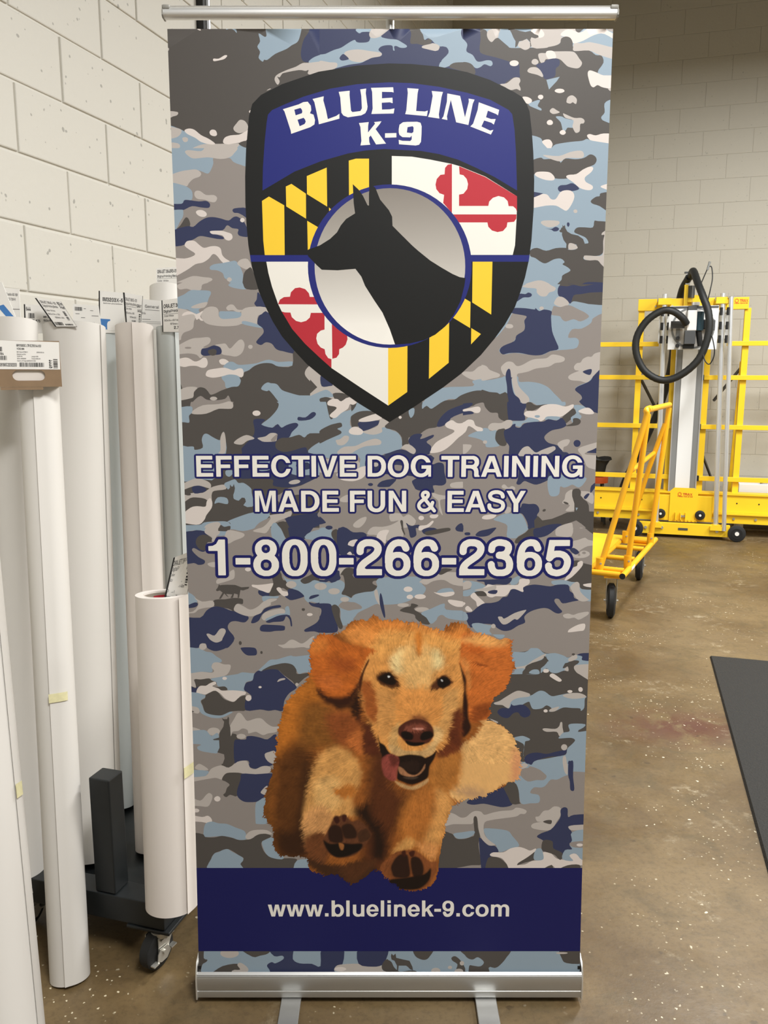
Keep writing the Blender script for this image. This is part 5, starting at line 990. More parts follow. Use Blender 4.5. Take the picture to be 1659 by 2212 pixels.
GLYPHS="""
& 508,-9 482,-21 455,-14 392,58 336,19 314,8 272,-6 231,-13 187,-9 142,4 101,28 77,52 53,90 39,131 39,175 49,209 64,239 80,261 116,297 166,336 167,343 142,381 133,411 133,448 149,488 175,517 194,529 246,543 276,539 306,529 333,511 345,496 360,463 364,440 360,411 350,381 330,351 300,321 299,314 377,216 384,220 395,258 414,273 429,278 452,273 471,254 476,228 446,134 518,41 521,15 / 333,127 299,98 258,80 243,77 202,77 179,83 157,95 144,108 131,127 125,146 125,164 131,183 142,199 179,237 216,264 224,266 327,142 / 269,451 274,444 274,426 263,407 246,390 240,392 231,402 218,426 224,445 239,454 | 541,-43 523,-56 496,-66 463,-67 422,-49 384,-6 332,-36 287,-51 235,-60 209,-60 172,-55 123,-40 74,-11 39,22 9,71 -6,116 -8,179 4,224 26,268 46,295 105,351 85,411 86,459 105,507 140,549 168,569 209,585 243,591 287,586 325,573 374,538 399,496 412,429 394,362 361,314 370,302 414,323 452,323 483,310 513,276 522,250 523,224 499,142 556,70 568,37 564,-7 / 267,138 235,124 198,127 183,137 173,153 187,177 209,199 216,201
- 230,250 230,164 224,159 26,159 21,164 21,250 26,256 224,256 | 267,146 250,126 228,117 26,117 7,122 -12,138 -21,161 -21,250 -17,269 0,288 22,297 224,297 243,293 262,276 271,254 271,164
. 49,107 52,110 156,108 159,105 157,1 153,-2 49,0 47,4
0 168,-13 123,1 90,24 60,63 49,86 35,127 24,198 24,321 28,351 35,388 49,429 77,478 97,498 131,518 161,528 187,532 224,532 239,528 250,528 284,518 310,502 338,474 365,426 379,381 386,336 386,183 379,138 361,82 334,37 314,17 295,4 261,-9 243,-13 / 213,450 231,444 252,426 264,403 274,373 286,306 286,213 278,157 261,105 248,86 235,75 220,69 198,69 175,77 159,93 146,116 129,187 129,246 125,258 129,269 129,328 136,370 146,399 168,435 183,445 | 164,-54 106,-37 63,-8 37,23 10,71 -5,116 -17,198 -17,321 -13,355 -5,399 11,446 41,500 70,530 113,556 149,568 187,574 243,570 299,557 336,534 373,496 403,443 419,392 428,340 428,179 419,127 400,67 369,15 343,-12 314,-33 272,-49 243,-55 / 202,111 184,134 171,194 171,321 184,381 196,403 209,407 219,399 227,384 240,332 244,220 240,183 227,131 216,114
1 276,-2 183,-2 177,4 177,355 172,360 56,360 50,366 50,426 53,429 112,435 135,448 159,463 194,527 276,528 282,523 282,4 | 284,-43 179,-43 161,-37 145,-22 136,4 136,317 45,320 24,332 11,353 9,429 20,455 41,470 101,477 127,492 157,549 172,562 187,568 284,569 308,556 321,536 324,4 312,-26
2 380,0 26,-2 22,1 21,86 34,134 45,157 69,190 105,226 231,319 259,347 269,362 278,392 261,416 235,427 183,431 157,425 142,416 131,403 125,370 125,340 119,325 105,308 78,297 52,302 37,312 30,321 22,347 24,381 28,418 38,448 58,478 78,498 127,524 157,532 235,532 258,528 306,511 325,498 353,470 369,444 379,414 379,370 369,332 354,302 338,280 299,241 175,151 147,123 137,105 161,91 377,91 383,86 383,4 | 0,-35 -15,-19 -21,4 -22,75 -12,127 -3,153 22,198 73,254 34,264 7,282 -11,311 -19,340 -12,429 1,467 25,504 56,534 112,564 157,574 239,573 287,564 332,544 382,500 404,467 420,422 421,370 409,321 391,284 370,253 328,212 222,134 377,133 407,121 420,105 424,86 424,0 413,-26 396,-39 377,-44 26,-44 / 164,325 172,385 190,389 228,386 232,384 228,375 205,352
3 265,-9 246,-13 153,-13 116,-3 82,17 65,34 49,56 28,108 21,161 27,183 37,196 52,206 71,211 93,205 115,183 121,164 121,146 128,119 142,96 149,90 172,84 228,84 261,94 276,108 282,127 282,175 267,213 254,223 220,237 161,246 144,258 133,280 133,306 137,321 148,336 175,349 209,349 235,355 247,362 257,377 263,396 263,411 258,420 228,431 187,435 172,435 149,429 128,414 121,388 121,370 115,351 105,338 90,329 63,327 49,332 32,347 24,366 28,418 40,459 50,474 82,503 142,528 164,532 209,532 276,518 314,498 332,482 350,455 360,426 360,384 344,332 322,299 358,254 375,209 383,172 379,108 365,67 349,41 328,21 310,8 | 310,-38 246,-55 153,-55 112,-46 55,-15 12,37 -11,93 -17,127 -21,164 -12,198 7,225 37,245 67,252 101,246 90,285 52,286 23,299 -4,325 -16,355 -17,399 -7,448 5,482 32,515 77,549 127,567 164,574 213,573 280,561 317,546 358,514 387,474 402,429 402,384 391,336 375,302 404,254 419,205 424,172 420,105 404,52 381,15 351,-15 / 153,203 213,195 233,187 240,168 240,134 235,129 220,126 172,128 / 202,392 175,392
5 358,521 364,515 364,437 361,433 161,431 151,418 145,362 149,359 168,364 231,364 291,347 328,323 361,284 376,254 383,231 386,213 386,172 379,134 365,93 342,52 317,28 291,11 224,-13 183,-17 119,-3 101,4 67,28 37,71 24,116 23,146 26,162 49,186 67,192 93,186 115,164 121,142 121,123 133,101 142,93 187,80 231,90 254,103 267,116 286,161 289,205 274,239 254,257 224,267 179,267 146,252 117,217 90,203 78,203 52,215 32,243 73,515 78,521 | 381,556 397,541 405,519 406,437 401,418 388,401 370,391 298,388 351,358 374,336 397,306 417,265 428,217 428,172 419,123 404,78 371,22 343,-4 310,-27 254,-48 202,-58 179,-58 123,-47 82,-33 36,0 -1,52 -17,112 -16,168 -8,187 6,205 -7,228 -10,246 36,534 52,553 78,562 358,562 / 164,130 150,190 169,217 187,225 216,225 235,219 245,205 248,187 234,142 213,128 190,123
6 172,-13 119,3 86,24 65,45 45,75 35,101 28,131 28,172 24,183 24,280 35,351 53,411 68,440 95,478 138,511 172,524 209,532 265,528 295,518 314,506 334,485 347,467 371,407 369,377 351,356 325,347 295,355 279,370 256,422 239,431 209,431 190,425 166,407 146,373 136,343 142,337 179,345 235,345 287,332 328,308 349,287 369,258 386,205 386,127 373,82 353,49 328,24 299,4 280,-3 243,-13 / 231,259 254,248 271,231 283,209 289,187 289,142 276,105 254,80 231,69 190,69 161,84 142,108 133,138 133,190 142,220 161,244 190,259 | 246,573 310,557 341,538 379,493 404,440 413,411 412,373 399,347 375,321 406,276 423,231 428,205 428,127 422,97 402,49 384,22 355,-8 317,-33 287,-45 246,-54 202,-55 161,-53 100,-34 56,-5 33,19 13,49 -4,86 -13,127 -17,280 -5,362 14,426 34,464 66,508 114,545 149,561 205,573 / 224,217 238,205 245,190 248,149 239,125 228,113 198,111 187,117 175,142 174,183 189,213 198,217 / 226,388 212,388
8 172,528 243,528 276,518 306,502 327,485 343,463 358,429 364,399 364,377 356,340 343,310 329,291 369,243 386,202 390,187 390,127 386,108 369,67 356,49 336,28 291,1 243,-13 172,-13 108,8 78,28 62,45 38,82 24,131 24,179 38,228 58,261 85,291 64,325 54,355 52,384 54,418 64,448 77,470 105,498 138,518 / 246,75 228,69 187,69 157,84 135,112 129,134 129,168 137,194 147,209 168,225 190,233 224,233 258,218 276,198 286,172 286,131 271,97 / 250,342 216,327 198,327 179,333 161,347 147,373 147,407 154,422 166,437 179,447 213,454 235,447 254,434 267,407 267,370 | 168,570 254,568 291,557 328,537 356,515 378,485 394,452 405,403 400,343 382,295 418,237 431,194 431,123 420,78 392,26 358,-7 306,-38 246,-54 161,-53 108,-38 56,-7 29,19 4,56 -17,127 -17,179 -11,213 8,261 32,295 14,343 10,384 14,429 25,463 44,496 82,534 123,557 / 228,113 194,111 175,127 171,161 175,176 187,187 216,192 239,177 244,164 244,138 / 221,373 205,368 194,373 189,384 194,406 209,411 224,403 225,381
9 240,529 293,513 326,492 347,471 367,441 377,415 384,385 384,344 388,333 388,236 377,165 359,105 344,75 317,38 274,5 240,-9 203,-16 147,-12 117,-2 99,10 78,31 66,49 41,109 43,139 61,159 91,169 121,158 133,146 156,94 173,85 203,85 222,91 246,109 266,143 276,172 270,179 233,171 177,171 125,184 84,208 63,228 43,258 26,311 26,389 39,434 59,467 84,492 113,511 132,519 169,529 / 181,256 158,268 141,284 129,307 123,329 123,374 136,411 158,436 181,447 222,447 252,432 270,408 280,378 280,325 270,296 252,271 222,256
A 18,0 16,4 203,534 332,536 339,530 416,310 518,19 522,0 408,0 370,108 362,114 172,114 166,108 130,0 / 269,410 272,409 340,205 336,200 272,200 205,200 198,205 | 198,582 336,583 358,576 379,556 569,19 571,0 566,-19 552,-36 538,-45 519,-50 403,-49 381,-39 365,-22 336,60 332,66 205,66 172,-22 157,-39 134,-49 11,-48 -15,-35 -29,-11 -28,22 154,545 172,570 / 269,265 275,250 269,247 264,250
C 321,547 373,529 411,506 433,486 477,426 500,356 496,353 399,353 364,414 328,444 299,454 258,454 228,444 209,431 189,411 165,370 155,340 147,295 147,239 160,183 171,153 198,114 231,90 269,80 287,80 314,86 336,98 368,127 391,168 402,198 437,200 500,200 504,196 502,179 486,131 473,105 442,60 407,28 358,1 306,-13 235,-13 161,12 131,32 95,67 68,108 53,142 35,209 32,291 43,362 57,403 75,440 99,474 123,498 179,533 246,551 295,551 | 202,-55 134,-28 101,-5 69,26 26,85 1,146 -11,198 -16,246 -11,332 13,422 35,467 60,501 91,534 131,562 164,579 213,593 246,598 299,598 336,592 392,573 440,543 487,496 519,448 544,384 548,351 536,325 511,308 478,305 399,305 377,311 356,328 326,384 309,399 291,406 254,403 226,381 203,332 195,287 195,246 202,209 214,175 231,149 251,134 280,128 314,141 337,168 361,224 377,238 396,246 500,247 519,243 545,221 552,190 530,112 513,78 478,28 433,-12 377,-43 317,-59 235,-61
D 61,0 58,4 60,533 63,536 287,536 310,532 347,522 388,503 418,483 437,465 465,433 485,399 502,351 510,317 510,220 498,172 477,123 446,78 429,62 384,30 317,6 299,2 265,2 254,-2 / 175,91 170,97 170,437 175,442 276,442 321,425 351,401 376,366 384,347 398,284 394,224 373,164 360,146 332,118 302,101 261,91 | 31,-37 16,-19 10,4 10,530 23,564 41,578 63,583 291,583 355,570 384,558 444,523 467,502 505,459 529,418 547,366 557,317 557,217 544,157 519,100 483,49 459,24 407,-12 366,-30 310,-44 254,-50 63,-50 / 220,139 218,392 280,392 319,366 341,325 350,276 346,231 336,199 322,175 299,153 276,143
E 462,0 63,-2 58,4 60,533 63,536 448,536 454,530 454,444 448,439 396,439 175,439 172,436 170,321 173,317 429,315 435,310 435,231 429,226 175,226 170,220 170,101 175,95 459,95 465,90 465,4 | 30,570 63,583 448,583 475,575 495,552 501,530 501,440 493,417 474,399 448,391 218,388 220,363 429,363 459,353 475,336 482,314 483,231 474,204 455,186 433,178 239,178 218,175 220,143 459,143 493,130 507,112 512,90 512,0 507,-19 493,-36 459,-50 63,-50 36,-41 16,-19 10,4 10,530 16,552
F 63,-2 58,4 58,530 63,536 433,536 439,530 439,444 436,440 310,439 173,437 170,433 170,317 175,312 396,312 401,306 401,228 396,222 173,220 170,217 170,4 164,-2 | 37,-42 18,-22 10,4 10,530 15,550 26,567 43,579 63,583 433,583 452,579 476,560 486,530 485,437 478,417 460,399 433,391 218,388 220,359 396,359 428,347 441,332 449,310 449,228 445,209 428,187 399,175 220,174 218,4 204,-30 187,-44 164,-50 63,-50
G 529,0 468,0 465,4 465,52 459,58 440,39 399,12 355,-6 321,-13 246,-13 183,4 131,35 95,71 60,127 39,190 32,246 32,291 47,373 64,418 99,470 123,495 157,518 187,533 231,547 258,551 310,551 362,539 403,522 457,482 486,444 507,407 519,370 518,366 463,364 414,364 407,370 390,403 358,435 336,447 299,457 276,457 239,447 216,435 185,403 165,366 151,321 147,295 147,243 151,217 172,153 192,123 209,106 228,94 254,84 269,80 306,80 347,94 383,123 406,161 419,198 414,203 300,205 297,209 297,287 300,291 526,293 532,287 532,4 | 563,-34 534,-49 470,-50 448,-44 426,-28 388,-45 332,-59 243,-60 194,-50 138,-26 99,0 61,37 30,82 -2,161 -16,243 -16,291 -11,336 4,396 22,441 62,500 93,532 138,562 202,588 258,598 314,598 384,582 429,562 491,515 526,470 552,422 567,370 564,351 554,332 572,314 579,291 580,4 575,-17 / 317,133 276,128 250,137 230,153 213,179 202,213 195,250 195,287 209,347 223,373 246,397 287,410 328,397 352,373 368,343 299,340 280,335 258,315 249,287 249,209 254,189 266,172 284,160 343,155 336,144
I 153,-2 52,-2 47,4 47,530 52,536 153,536 159,530 159,4 | 161,582 179,576 193,564 206,530 206,-4 190,-33 164,-48 45,-49 26,-42 12,-30 -1,4 0,538 15,567 41,582
M 53,534 202,536 210,530 310,126 314,127 319,142 415,530 422,536 564,536 567,533 569,4 564,-2 474,-2 468,4 468,343 468,422 467,427 463,427 461,422 359,4 351,-2 269,-2 263,4 162,418 161,424 157,424 155,4 149,-2 56,-2 50,4 50,530 | 19,567 36,579 56,583 202,583 236,571 256,541 310,322 314,322 367,538 375,556 388,570 422,583 564,583 584,579 600,567 612,550 617,530 617,26 616,-4 608,-24 590,-42 567,-49 474,-50 448,-42 425,-15 418,44 399,-22 381,-41 362,-48 269,-50 243,-42 221,-19 205,40 198,-17 186,-34 168,-45 149,-50 52,-49 34,-44 19,-34 7,-17 3,4 3,530 7,550
N 484,0 381,-2 373,3 164,360 161,360 159,355 159,4 153,-2 56,-2 52,1 52,533 56,536 157,536 164,531 373,177 377,177 379,183 379,530 384,536 482,536 485,533 487,4 | 515,570 529,552 535,530 535,4 522,-30 504,-44 482,-50 381,-50 351,-41 330,-19 209,189 206,4 193,-30 175,-44 153,-50 52,-49 24,-37 8,-19 3,4 3,530 16,564 34,578 56,583 157,583 187,574 215,541 328,348 331,530 344,564 362,578 384,583 485,583
O 351,-9 328,-13 250,-13 211,-4 164,16 119,47 88,82 57,138 39,194 32,246 35,325 57,399 72,429 95,463 131,498 190,533 231,544 265,551 317,551 343,547 399,529 444,502 483,467 507,433 526,396 543,336 547,314 547,224 539,183 514,116 487,75 452,39 403,8 / 265,454 314,454 328,450 358,436 381,420 411,377 431,314 435,284 431,220 410,157 390,127 373,110 340,90 314,84 302,80 261,84 231,94 213,106 185,134 169,161 155,198 147,235 147,302 156,340 176,388 189,407 209,427 235,444 | 362,-56 328,-61 246,-60 172,-41 135,-22 86,13 48,56 13,119 -7,183 -16,246 -12,328 11,414 30,452 60,495 103,538 172,577 216,590 265,598 321,598 373,588 444,560 493,525 535,478 570,414 589,347 595,314 594,220 585,168 554,90 523,43 479,0 422,-36 / 272,406 317,403 348,384 375,340 387,276 383,228 367,179 343,148 306,131 287,128 254,137 224,163 204,202 195,243 195,295 209,347 224,374 239,390
R 61,534 358,536 396,526 418,514 440,498 466,467 477,444 487,411 487,340 470,291 432,243 456,217 468,179 476,153 480,56 505,19 506,4 500,-2 388,-2 381,4 375,30 371,41 371,116 368,142 348,187 291,215 175,215 170,209 170,4 164,-2 63,-2 58,4 58,530 / 170,310 170,440 175,446 321,446 343,440 362,424 370,414 379,388 379,362 369,336 347,313 314,304 175,304 | 34,573 63,583 370,582 411,571 452,549 484,523 508,489 523,459 533,422 535,340 523,291 496,243 522,164 527,71 551,30 552,-7 537,-34 508,-49 388,-50 370,-45 347,-29 334,-4 324,37 324,108 319,138 310,153 280,167 218,164 217,0 210,-22 194,-39 164,-50 60,-49 34,-39 16,-19 10,4 10,530 16,552 / 218,355 220,398 314,398 326,392 331,370 321,355 302,352
S 134,4 90,32 65,56 45,90 35,127 32,175 37,190 49,207 75,218 86,218 113,205 124,190 129,175 133,131 144,112 168,94 198,84 224,80 280,80 332,98 351,110 361,123 371,149 371,172 366,187 355,201 317,223 161,266 119,284 86,308 68,332 57,355 47,396 47,418 57,455 77,485 93,502 127,526 172,543 209,551 284,551 343,537 396,510 424,482 440,455 450,426 456,384 451,366 437,349 411,338 377,349 363,370 356,403 349,422 328,440 287,454 235,457 175,444 153,427 146,418 144,396 151,381 175,363 224,345 340,317 388,294 422,271 447,239 465,190 468,149 458,105 451,86 431,56 411,35 366,7 332,-6 302,-13 235,-17 179,-9 | 370,579 422,549 458,515 478,485 495,440 504,388 499,358 486,332 458,302 482,272 499,243 515,179 511,116 495,67 468,26 440,-2 388,-35 347,-51 306,-60 235,-65 168,-56 112,-38 62,-7 28,26 2,71 -11,116 -16,175 -5,213 21,246 64,265 49,278 28,306 5,362 -1,418 13,474 37,512 63,539 105,568 157,588 209,598 284,598 336,589 / 324,157 318,146 291,132 269,128 205,132 179,146 173,194 168,213 295,180 321,166 / 206,403 243,409 280,406 306,397 312,381 310,374
T 175,-2 170,4 170,433 164,439 15,439 9,444 9,530 15,536 280,536 440,536 446,530 446,444 440,439 291,439 286,433 286,4 280,-2 | 284,-49 168,-49 148,-41 131,-24 122,4 122,388 0,394 -25,411 -38,437 -38,538 -31,556 -15,573 15,583 172,583 444,583 463,578 477,567 493,538 494,440 488,422 477,407 463,397 444,391 333,388 333,0 328,-19 317,-34 302,-44
U 484,534 487,530 487,175 480,134 458,82 442,60 414,32 370,4 325,-9 306,-13 231,-13 179,1 142,19 119,35 99,56 79,86 68,108 54,157 54,440 54,530 57,534 161,536 166,530 166,168 170,153 192,112 216,94 254,80 284,80 317,90 336,103 361,134 371,161 375,183 375,530 381,536 | 515,570 529,552 535,530 535,175 530,138 514,86 479,30 442,-7 384,-41 310,-60 231,-61 202,-56 161,-43 116,-21 63,24 24,90 7,153 6,388 7,534 12,552 23,567 39,579 60,583 164,583 194,570 208,552 214,530 214,175 224,150 239,137 261,128 295,133 319,157 327,190 327,530 333,552 351,573 377,583 485,583
V 18,534 131,536 137,530 246,151 253,157 263,187 363,530 370,536 481,534 482,530 446,422 309,4 302,-2 198,-2 190,4 16,530 | 306,-49 187,-48 164,-38 149,-22 -31,519 -30,541 -24,556 -11,572 7,581 131,583 157,576 172,563 183,545 235,362 250,315 317,545 328,563 343,576 370,583 485,582 515,566 529,538 528,515 355,-11 335,-37
Y 302,-2 198,-2 192,4 192,209 190,217 14,530 19,536 134,536 138,533 228,362 247,328 254,328 359,530 366,536 478,536 485,530 310,217 308,209 308,4 | 306,-49 190,-49 168,-39 152,-22 144,4 144,198 -26,504 -33,523 -26,556 0,579 19,583 142,582 162,575 179,559 230,463 250,426 319,556 336,573 355,582 493,581 519,565 531,538 530,519 523,500 357,202 355,-4 339,-34 325,-44
b 52,536 146,536 151,530 153,382 157,380 183,395 216,405 265,409 321,395 351,379 383,351 403,321 424,269 431,231 431,164 424,127 410,90 390,56 381,47 358,24 340,12 317,1 284,-9 224,-9 205,-6 157,17 152,15 151,4 146,-2 52,-2 49,1 47,530 / 231,327 261,323 284,312 305,287 317,265 327,231 327,168 309,116 291,91 272,79 246,73 224,73 205,79 187,91 161,131 151,168 151,231 161,265 172,287 202,317
c 246,-9 183,-9 127,8 97,28 69,56 57,75 32,134 24,183 28,246 45,302 65,336 86,360 142,395 202,409 254,405 287,395 310,384 328,371 360,340 388,291 396,261 392,256 362,256 302,256 296,261 288,280 272,302 250,320 231,327 205,327 187,320 162,302 146,276 133,231 133,168 146,119 159,101 183,79 213,69 224,69 254,79 278,101 302,144 392,144 398,138 376,82 356,52 336,32 314,16 284,1
e 194,409 246,405 280,395 321,371 353,340 380,291 394,243 394,172 388,166 131,166 125,161 125,153 139,116 151,97 172,79 202,69 213,69 235,75 254,88 272,113 280,118 370,118 381,114 376,97 349,52 328,32 306,16 276,1 239,-9 175,-9 119,8 90,28 62,56 49,75 24,134 17,183 21,246 38,302 73,355 93,371 134,395 / 289,239 284,233 131,233 125,243 135,272 149,297 175,320 194,327 220,327 235,322 263,299 276,280
i 149,-2 56,-2 50,4 50,392 56,398 149,398 155,392 155,4 / 52,453 50,534 53,538 149,539 153,537 155,455 152,452 56,450
k 56,536 149,536 155,530 157,257 161,256 196,291 256,358 295,396 404,396 405,392 269,258 273,246 388,53 417,4 414,-1 299,-2 295,1 201,179 194,184 159,149 155,142 153,1 149,-2 105,-2 56,-2 52,1 50,530
l 149,-2 56,-2 50,4 50,530 56,536 149,536 155,530 155,4
m 616,1 612,-2 519,-2 513,4 513,261 505,291 496,303 478,317 459,323 437,323 418,317 402,306 391,291 383,261 383,4 380,0 284,-2 278,4 278,276 267,299 254,312 228,323 205,323 187,317 166,299 155,276 151,254 151,52 151,4 146,-2 52,-2 47,4 49,395 52,398 146,398 151,392 152,377 157,375 172,388 198,400 235,409 258,409 295,400 321,388 362,350 381,371 414,395 444,405 489,409 541,395 575,371 600,336 610,310 618,272
n 406,0 310,-2 304,4 304,265 289,299 272,313 246,323 209,323 190,317 172,303 155,272 151,250 149,1 146,-2 49,0 47,4 47,97 49,395 52,398 146,398 157,385 194,401 231,409 261,409 299,401 340,384 371,358 388,336 405,291 409,269 409,4
o 336,16 306,2 261,-9 194,-9 175,-6 134,8 97,32 73,56 57,78 42,108 28,153 24,183 28,243 45,299 65,332 101,368 121,381 172,401 213,409 243,409 287,401 332,384 366,360 383,343 410,302 424,265 431,228 431,168 427,146 417,112 390,63 355,28 / 209,73 190,79 172,91 146,123 133,161 129,213 139,258 150,280 167,302 187,317 205,323 220,327 243,324 261,320 287,304 309,276 327,224 327,172 313,127 292,97 272,83 246,73
u 53,396 149,398 155,392 155,123 166,101 179,88 202,77 239,73 261,79 287,96 300,119 304,134 306,395 310,398 406,396 409,392 409,302 407,1 403,-2 310,-2 299,8 246,-9 183,-9 164,-6 134,4 97,28 68,63 54,97 49,138 50,392
w 10,396 116,398 121,392 170,153 175,140 179,140 181,146 233,392 239,398 340,398 347,392 398,149 403,141 409,149 460,392 467,398 570,396 569,381 543,287 468,19 460,0 355,-2 348,4 300,220 292,254 287,255 232,4 224,-2 123,-2 116,4 91,90 17,358 8,392
$ 241,595 256,583 259,526 341,498 389,446 377,437 321,437 341,410 348,374 258,256 259,232 323,203 350,174 357,137 350,103 314,61 256,37 250,-85 235,-81 232,-25 214,-26 214,-72 205,-86 192,-81 190,-35 186,-20 123,-2 77,27 35,92 32,146 105,149 141,87 177,68 190,74 188,201 177,229 114,254 68,292 44,337 41,392 55,437 86,479 132,508 190,528 194,592 / 186,315 150,333 131,356 129,392 150,423 190,437 / 214,501 223,503 232,492 232,474 214,474
/ 8,-86 3,-74 167,535 181,545 236,544 246,526 81,-83
4 315,520 321,503 131,175 270,175 270,321 279,329 342,330 354,321 359,175 415,174 424,166 425,103 397,79 367,39 351,-8 279,-12 233,24 215,25 106,79 28,103 30,166 235,512 251,521
7 92,-11 89,12 303,439 56,442 56,519 147,521 392,521 402,512 403,448 175,-6
: 43,16 41,62 70,93 116,95 149,62 148,16 116,-13 70,-11 / 38,307 51,353 89,373 130,362 152,326 143,284 107,260 61,270
B 54,519 281,518 336,501 381,463 405,412 408,348 390,303 348,266 390,239 423,185 429,121 413,66 373,21 308,-6 50,-6 / 137,212 145,219 254,219 308,203 333,175 343,148 341,121 326,94 272,71 145,69 137,75 / 137,303 141,439 254,439 303,421 321,394 324,366 317,339 291,312 245,298
H 463,519 467,-6 382,-6 380,212 372,220 145,220 137,212 135,-6 63,-12 48,3 49,512 63,521 126,521 136,512 139,303 372,301 380,312 381,512 390,520
J 336,521 348,505 348,141 340,87 318,41 281,8 245,-10 154,-16 109,-4 69,23 41,60 27,96 22,178 99,185 109,178 116,105 145,72 199,63 245,90 260,141 261,514
K 454,-11 299,-3 154,-4 117,-12 50,-6 49,512 63,521 126,521 136,512 137,294 145,287 191,339 354,516 445,521 460,512 260,285 455,12
L 54,519 126,521 136,512 137,75 145,69 363,69 373,57 371,-6 50,-6
P 54,-10 49,512 63,521 263,519 326,503 372,473 407,421 420,366 416,303 393,248 363,214 326,191 226,169 151,48 135,-6 / 138,257 140,439 254,439 308,415 327,385 332,348 327,312 308,279 254,256
Q 478,-54 398,-59 352,-7 270,-19 188,-6 125,28 75,82 47,137 33,191 32,309 60,400 90,446 128,482 216,522 316,523 393,491 461,422 500,319 503,219 486,137 432,37 / 339,55 361,70 383,46 380,37 361,26 / 270,444 334,428 379,389 411,319 418,237 404,164 370,109 316,171 243,171 234,155 254,128 295,73 288,67 216,74 163,109 124,182 116,273 131,346 164,400 216,435
W 681,512 543,3 528,-12 445,-6 346,359 337,350 240,-6 146,-8 28,421 5,512 19,521 83,521 94,512 192,127 295,512 310,521 383,520 492,123 592,512 610,521 674,520
X 12,-10 12,12 184,257 19,503 21,516 112,518 239,330 366,518 448,521 457,503 292,266 462,12 466,-6 375,-10 239,190 101,-6
Z 34,519 398,521 407,515 407,455 145,75 152,69 407,67 407,-9 32,-6 34,56 297,439 34,442
a 342,-10 269,-9 260,16 197,-17 124,-17 69,6 31,49 20,85 20,131 51,189 115,220 262,249 259,285 242,306 215,317 169,316 133,299 106,264 42,278 29,294 51,334 87,367 124,385 179,396 269,382 306,360 333,325 348,258 349,3 / 263,167 259,112 224,70 160,58 115,76 104,112 124,141
d 373,521 384,504 382,-5 310,-11 301,23 246,-12 173,-19 119,-2 82,25 41,85 24,158 26,240 52,313 91,360 155,392 237,392 291,359 298,367 299,513 310,521 / 219,60 182,61 146,81 123,113 110,158 111,222 124,267 146,297 182,315 219,317 255,303 285,267 298,222 298,158 285,113 258,76
g 379,389 384,-21 376,-66 356,-102 327,-130 282,-151 173,-161 88,-130 55,-98 39,-66 101,-29 164,-79 246,-80 290,-48 298,25 291,29 246,0 191,-7 137,2 82,35 53,70 30,125 22,189 31,261 66,334 137,386 182,396 237,392 301,351 310,391 / 228,73 191,72 155,84 128,112 112,152 109,207 121,261 147,298 182,315 219,317 255,304 282,273 296,234 300,179 288,125 264,91
h 46,519 110,521 125,512 128,357 173,387 228,396 292,383 337,348 358,312 369,257 367,-6 286,-6 284,194 280,266 257,303 210,317 155,299 136,275 126,239 124,-6 43,-6
p 46,-153 44,387 119,389 128,353 183,390 255,394 306,378 352,342 388,278 401,215 395,124 371,60 319,5 255,-18 183,-13 128,24 124,-149 / 219,318 264,307 292,282 310,242 316,187 309,133 292,96 263,69 219,59 178,69 148,96 132,133 125,187 129,233 146,278 173,306
r 46,-10 42,385 110,391 122,385 128,362 173,391 237,396 255,385 255,321 248,312 201,313 164,304 141,285 128,257 124,-6
s 247,388 311,343 335,295 329,279 266,266 229,311 175,320 129,299 122,267 147,243 256,214 311,183 340,131 336,67 302,18 247,-11 166,-20 102,-5 45,40 25,85 29,104 93,118 129,72 184,58 238,73 255,95 255,113 229,137 120,166 66,198 38,249 42,313 73,358 120,385 184,396
t 218,-9 173,-16 118,-8 82,15 59,53 53,308 0,317 -5,380 0,390 53,399 53,471 73,483 132,480 138,399 146,391 209,390 216,380 210,317 146,315 138,308 138,99 144,71 155,64 210,62 224,8
x 14,-10 14,12 140,194 18,385 105,390 187,264 278,391 351,391 362,385 360,370 240,194 364,12 368,-6 278,-8 187,127 96,-11
y 47,-151 36,-133 52,-79 117,-70 135,-42 148,3 7,385 20,391 95,385 193,109 203,130 295,385 375,391 383,376 204,-88 175,-126 138,-149 93,-157
"""
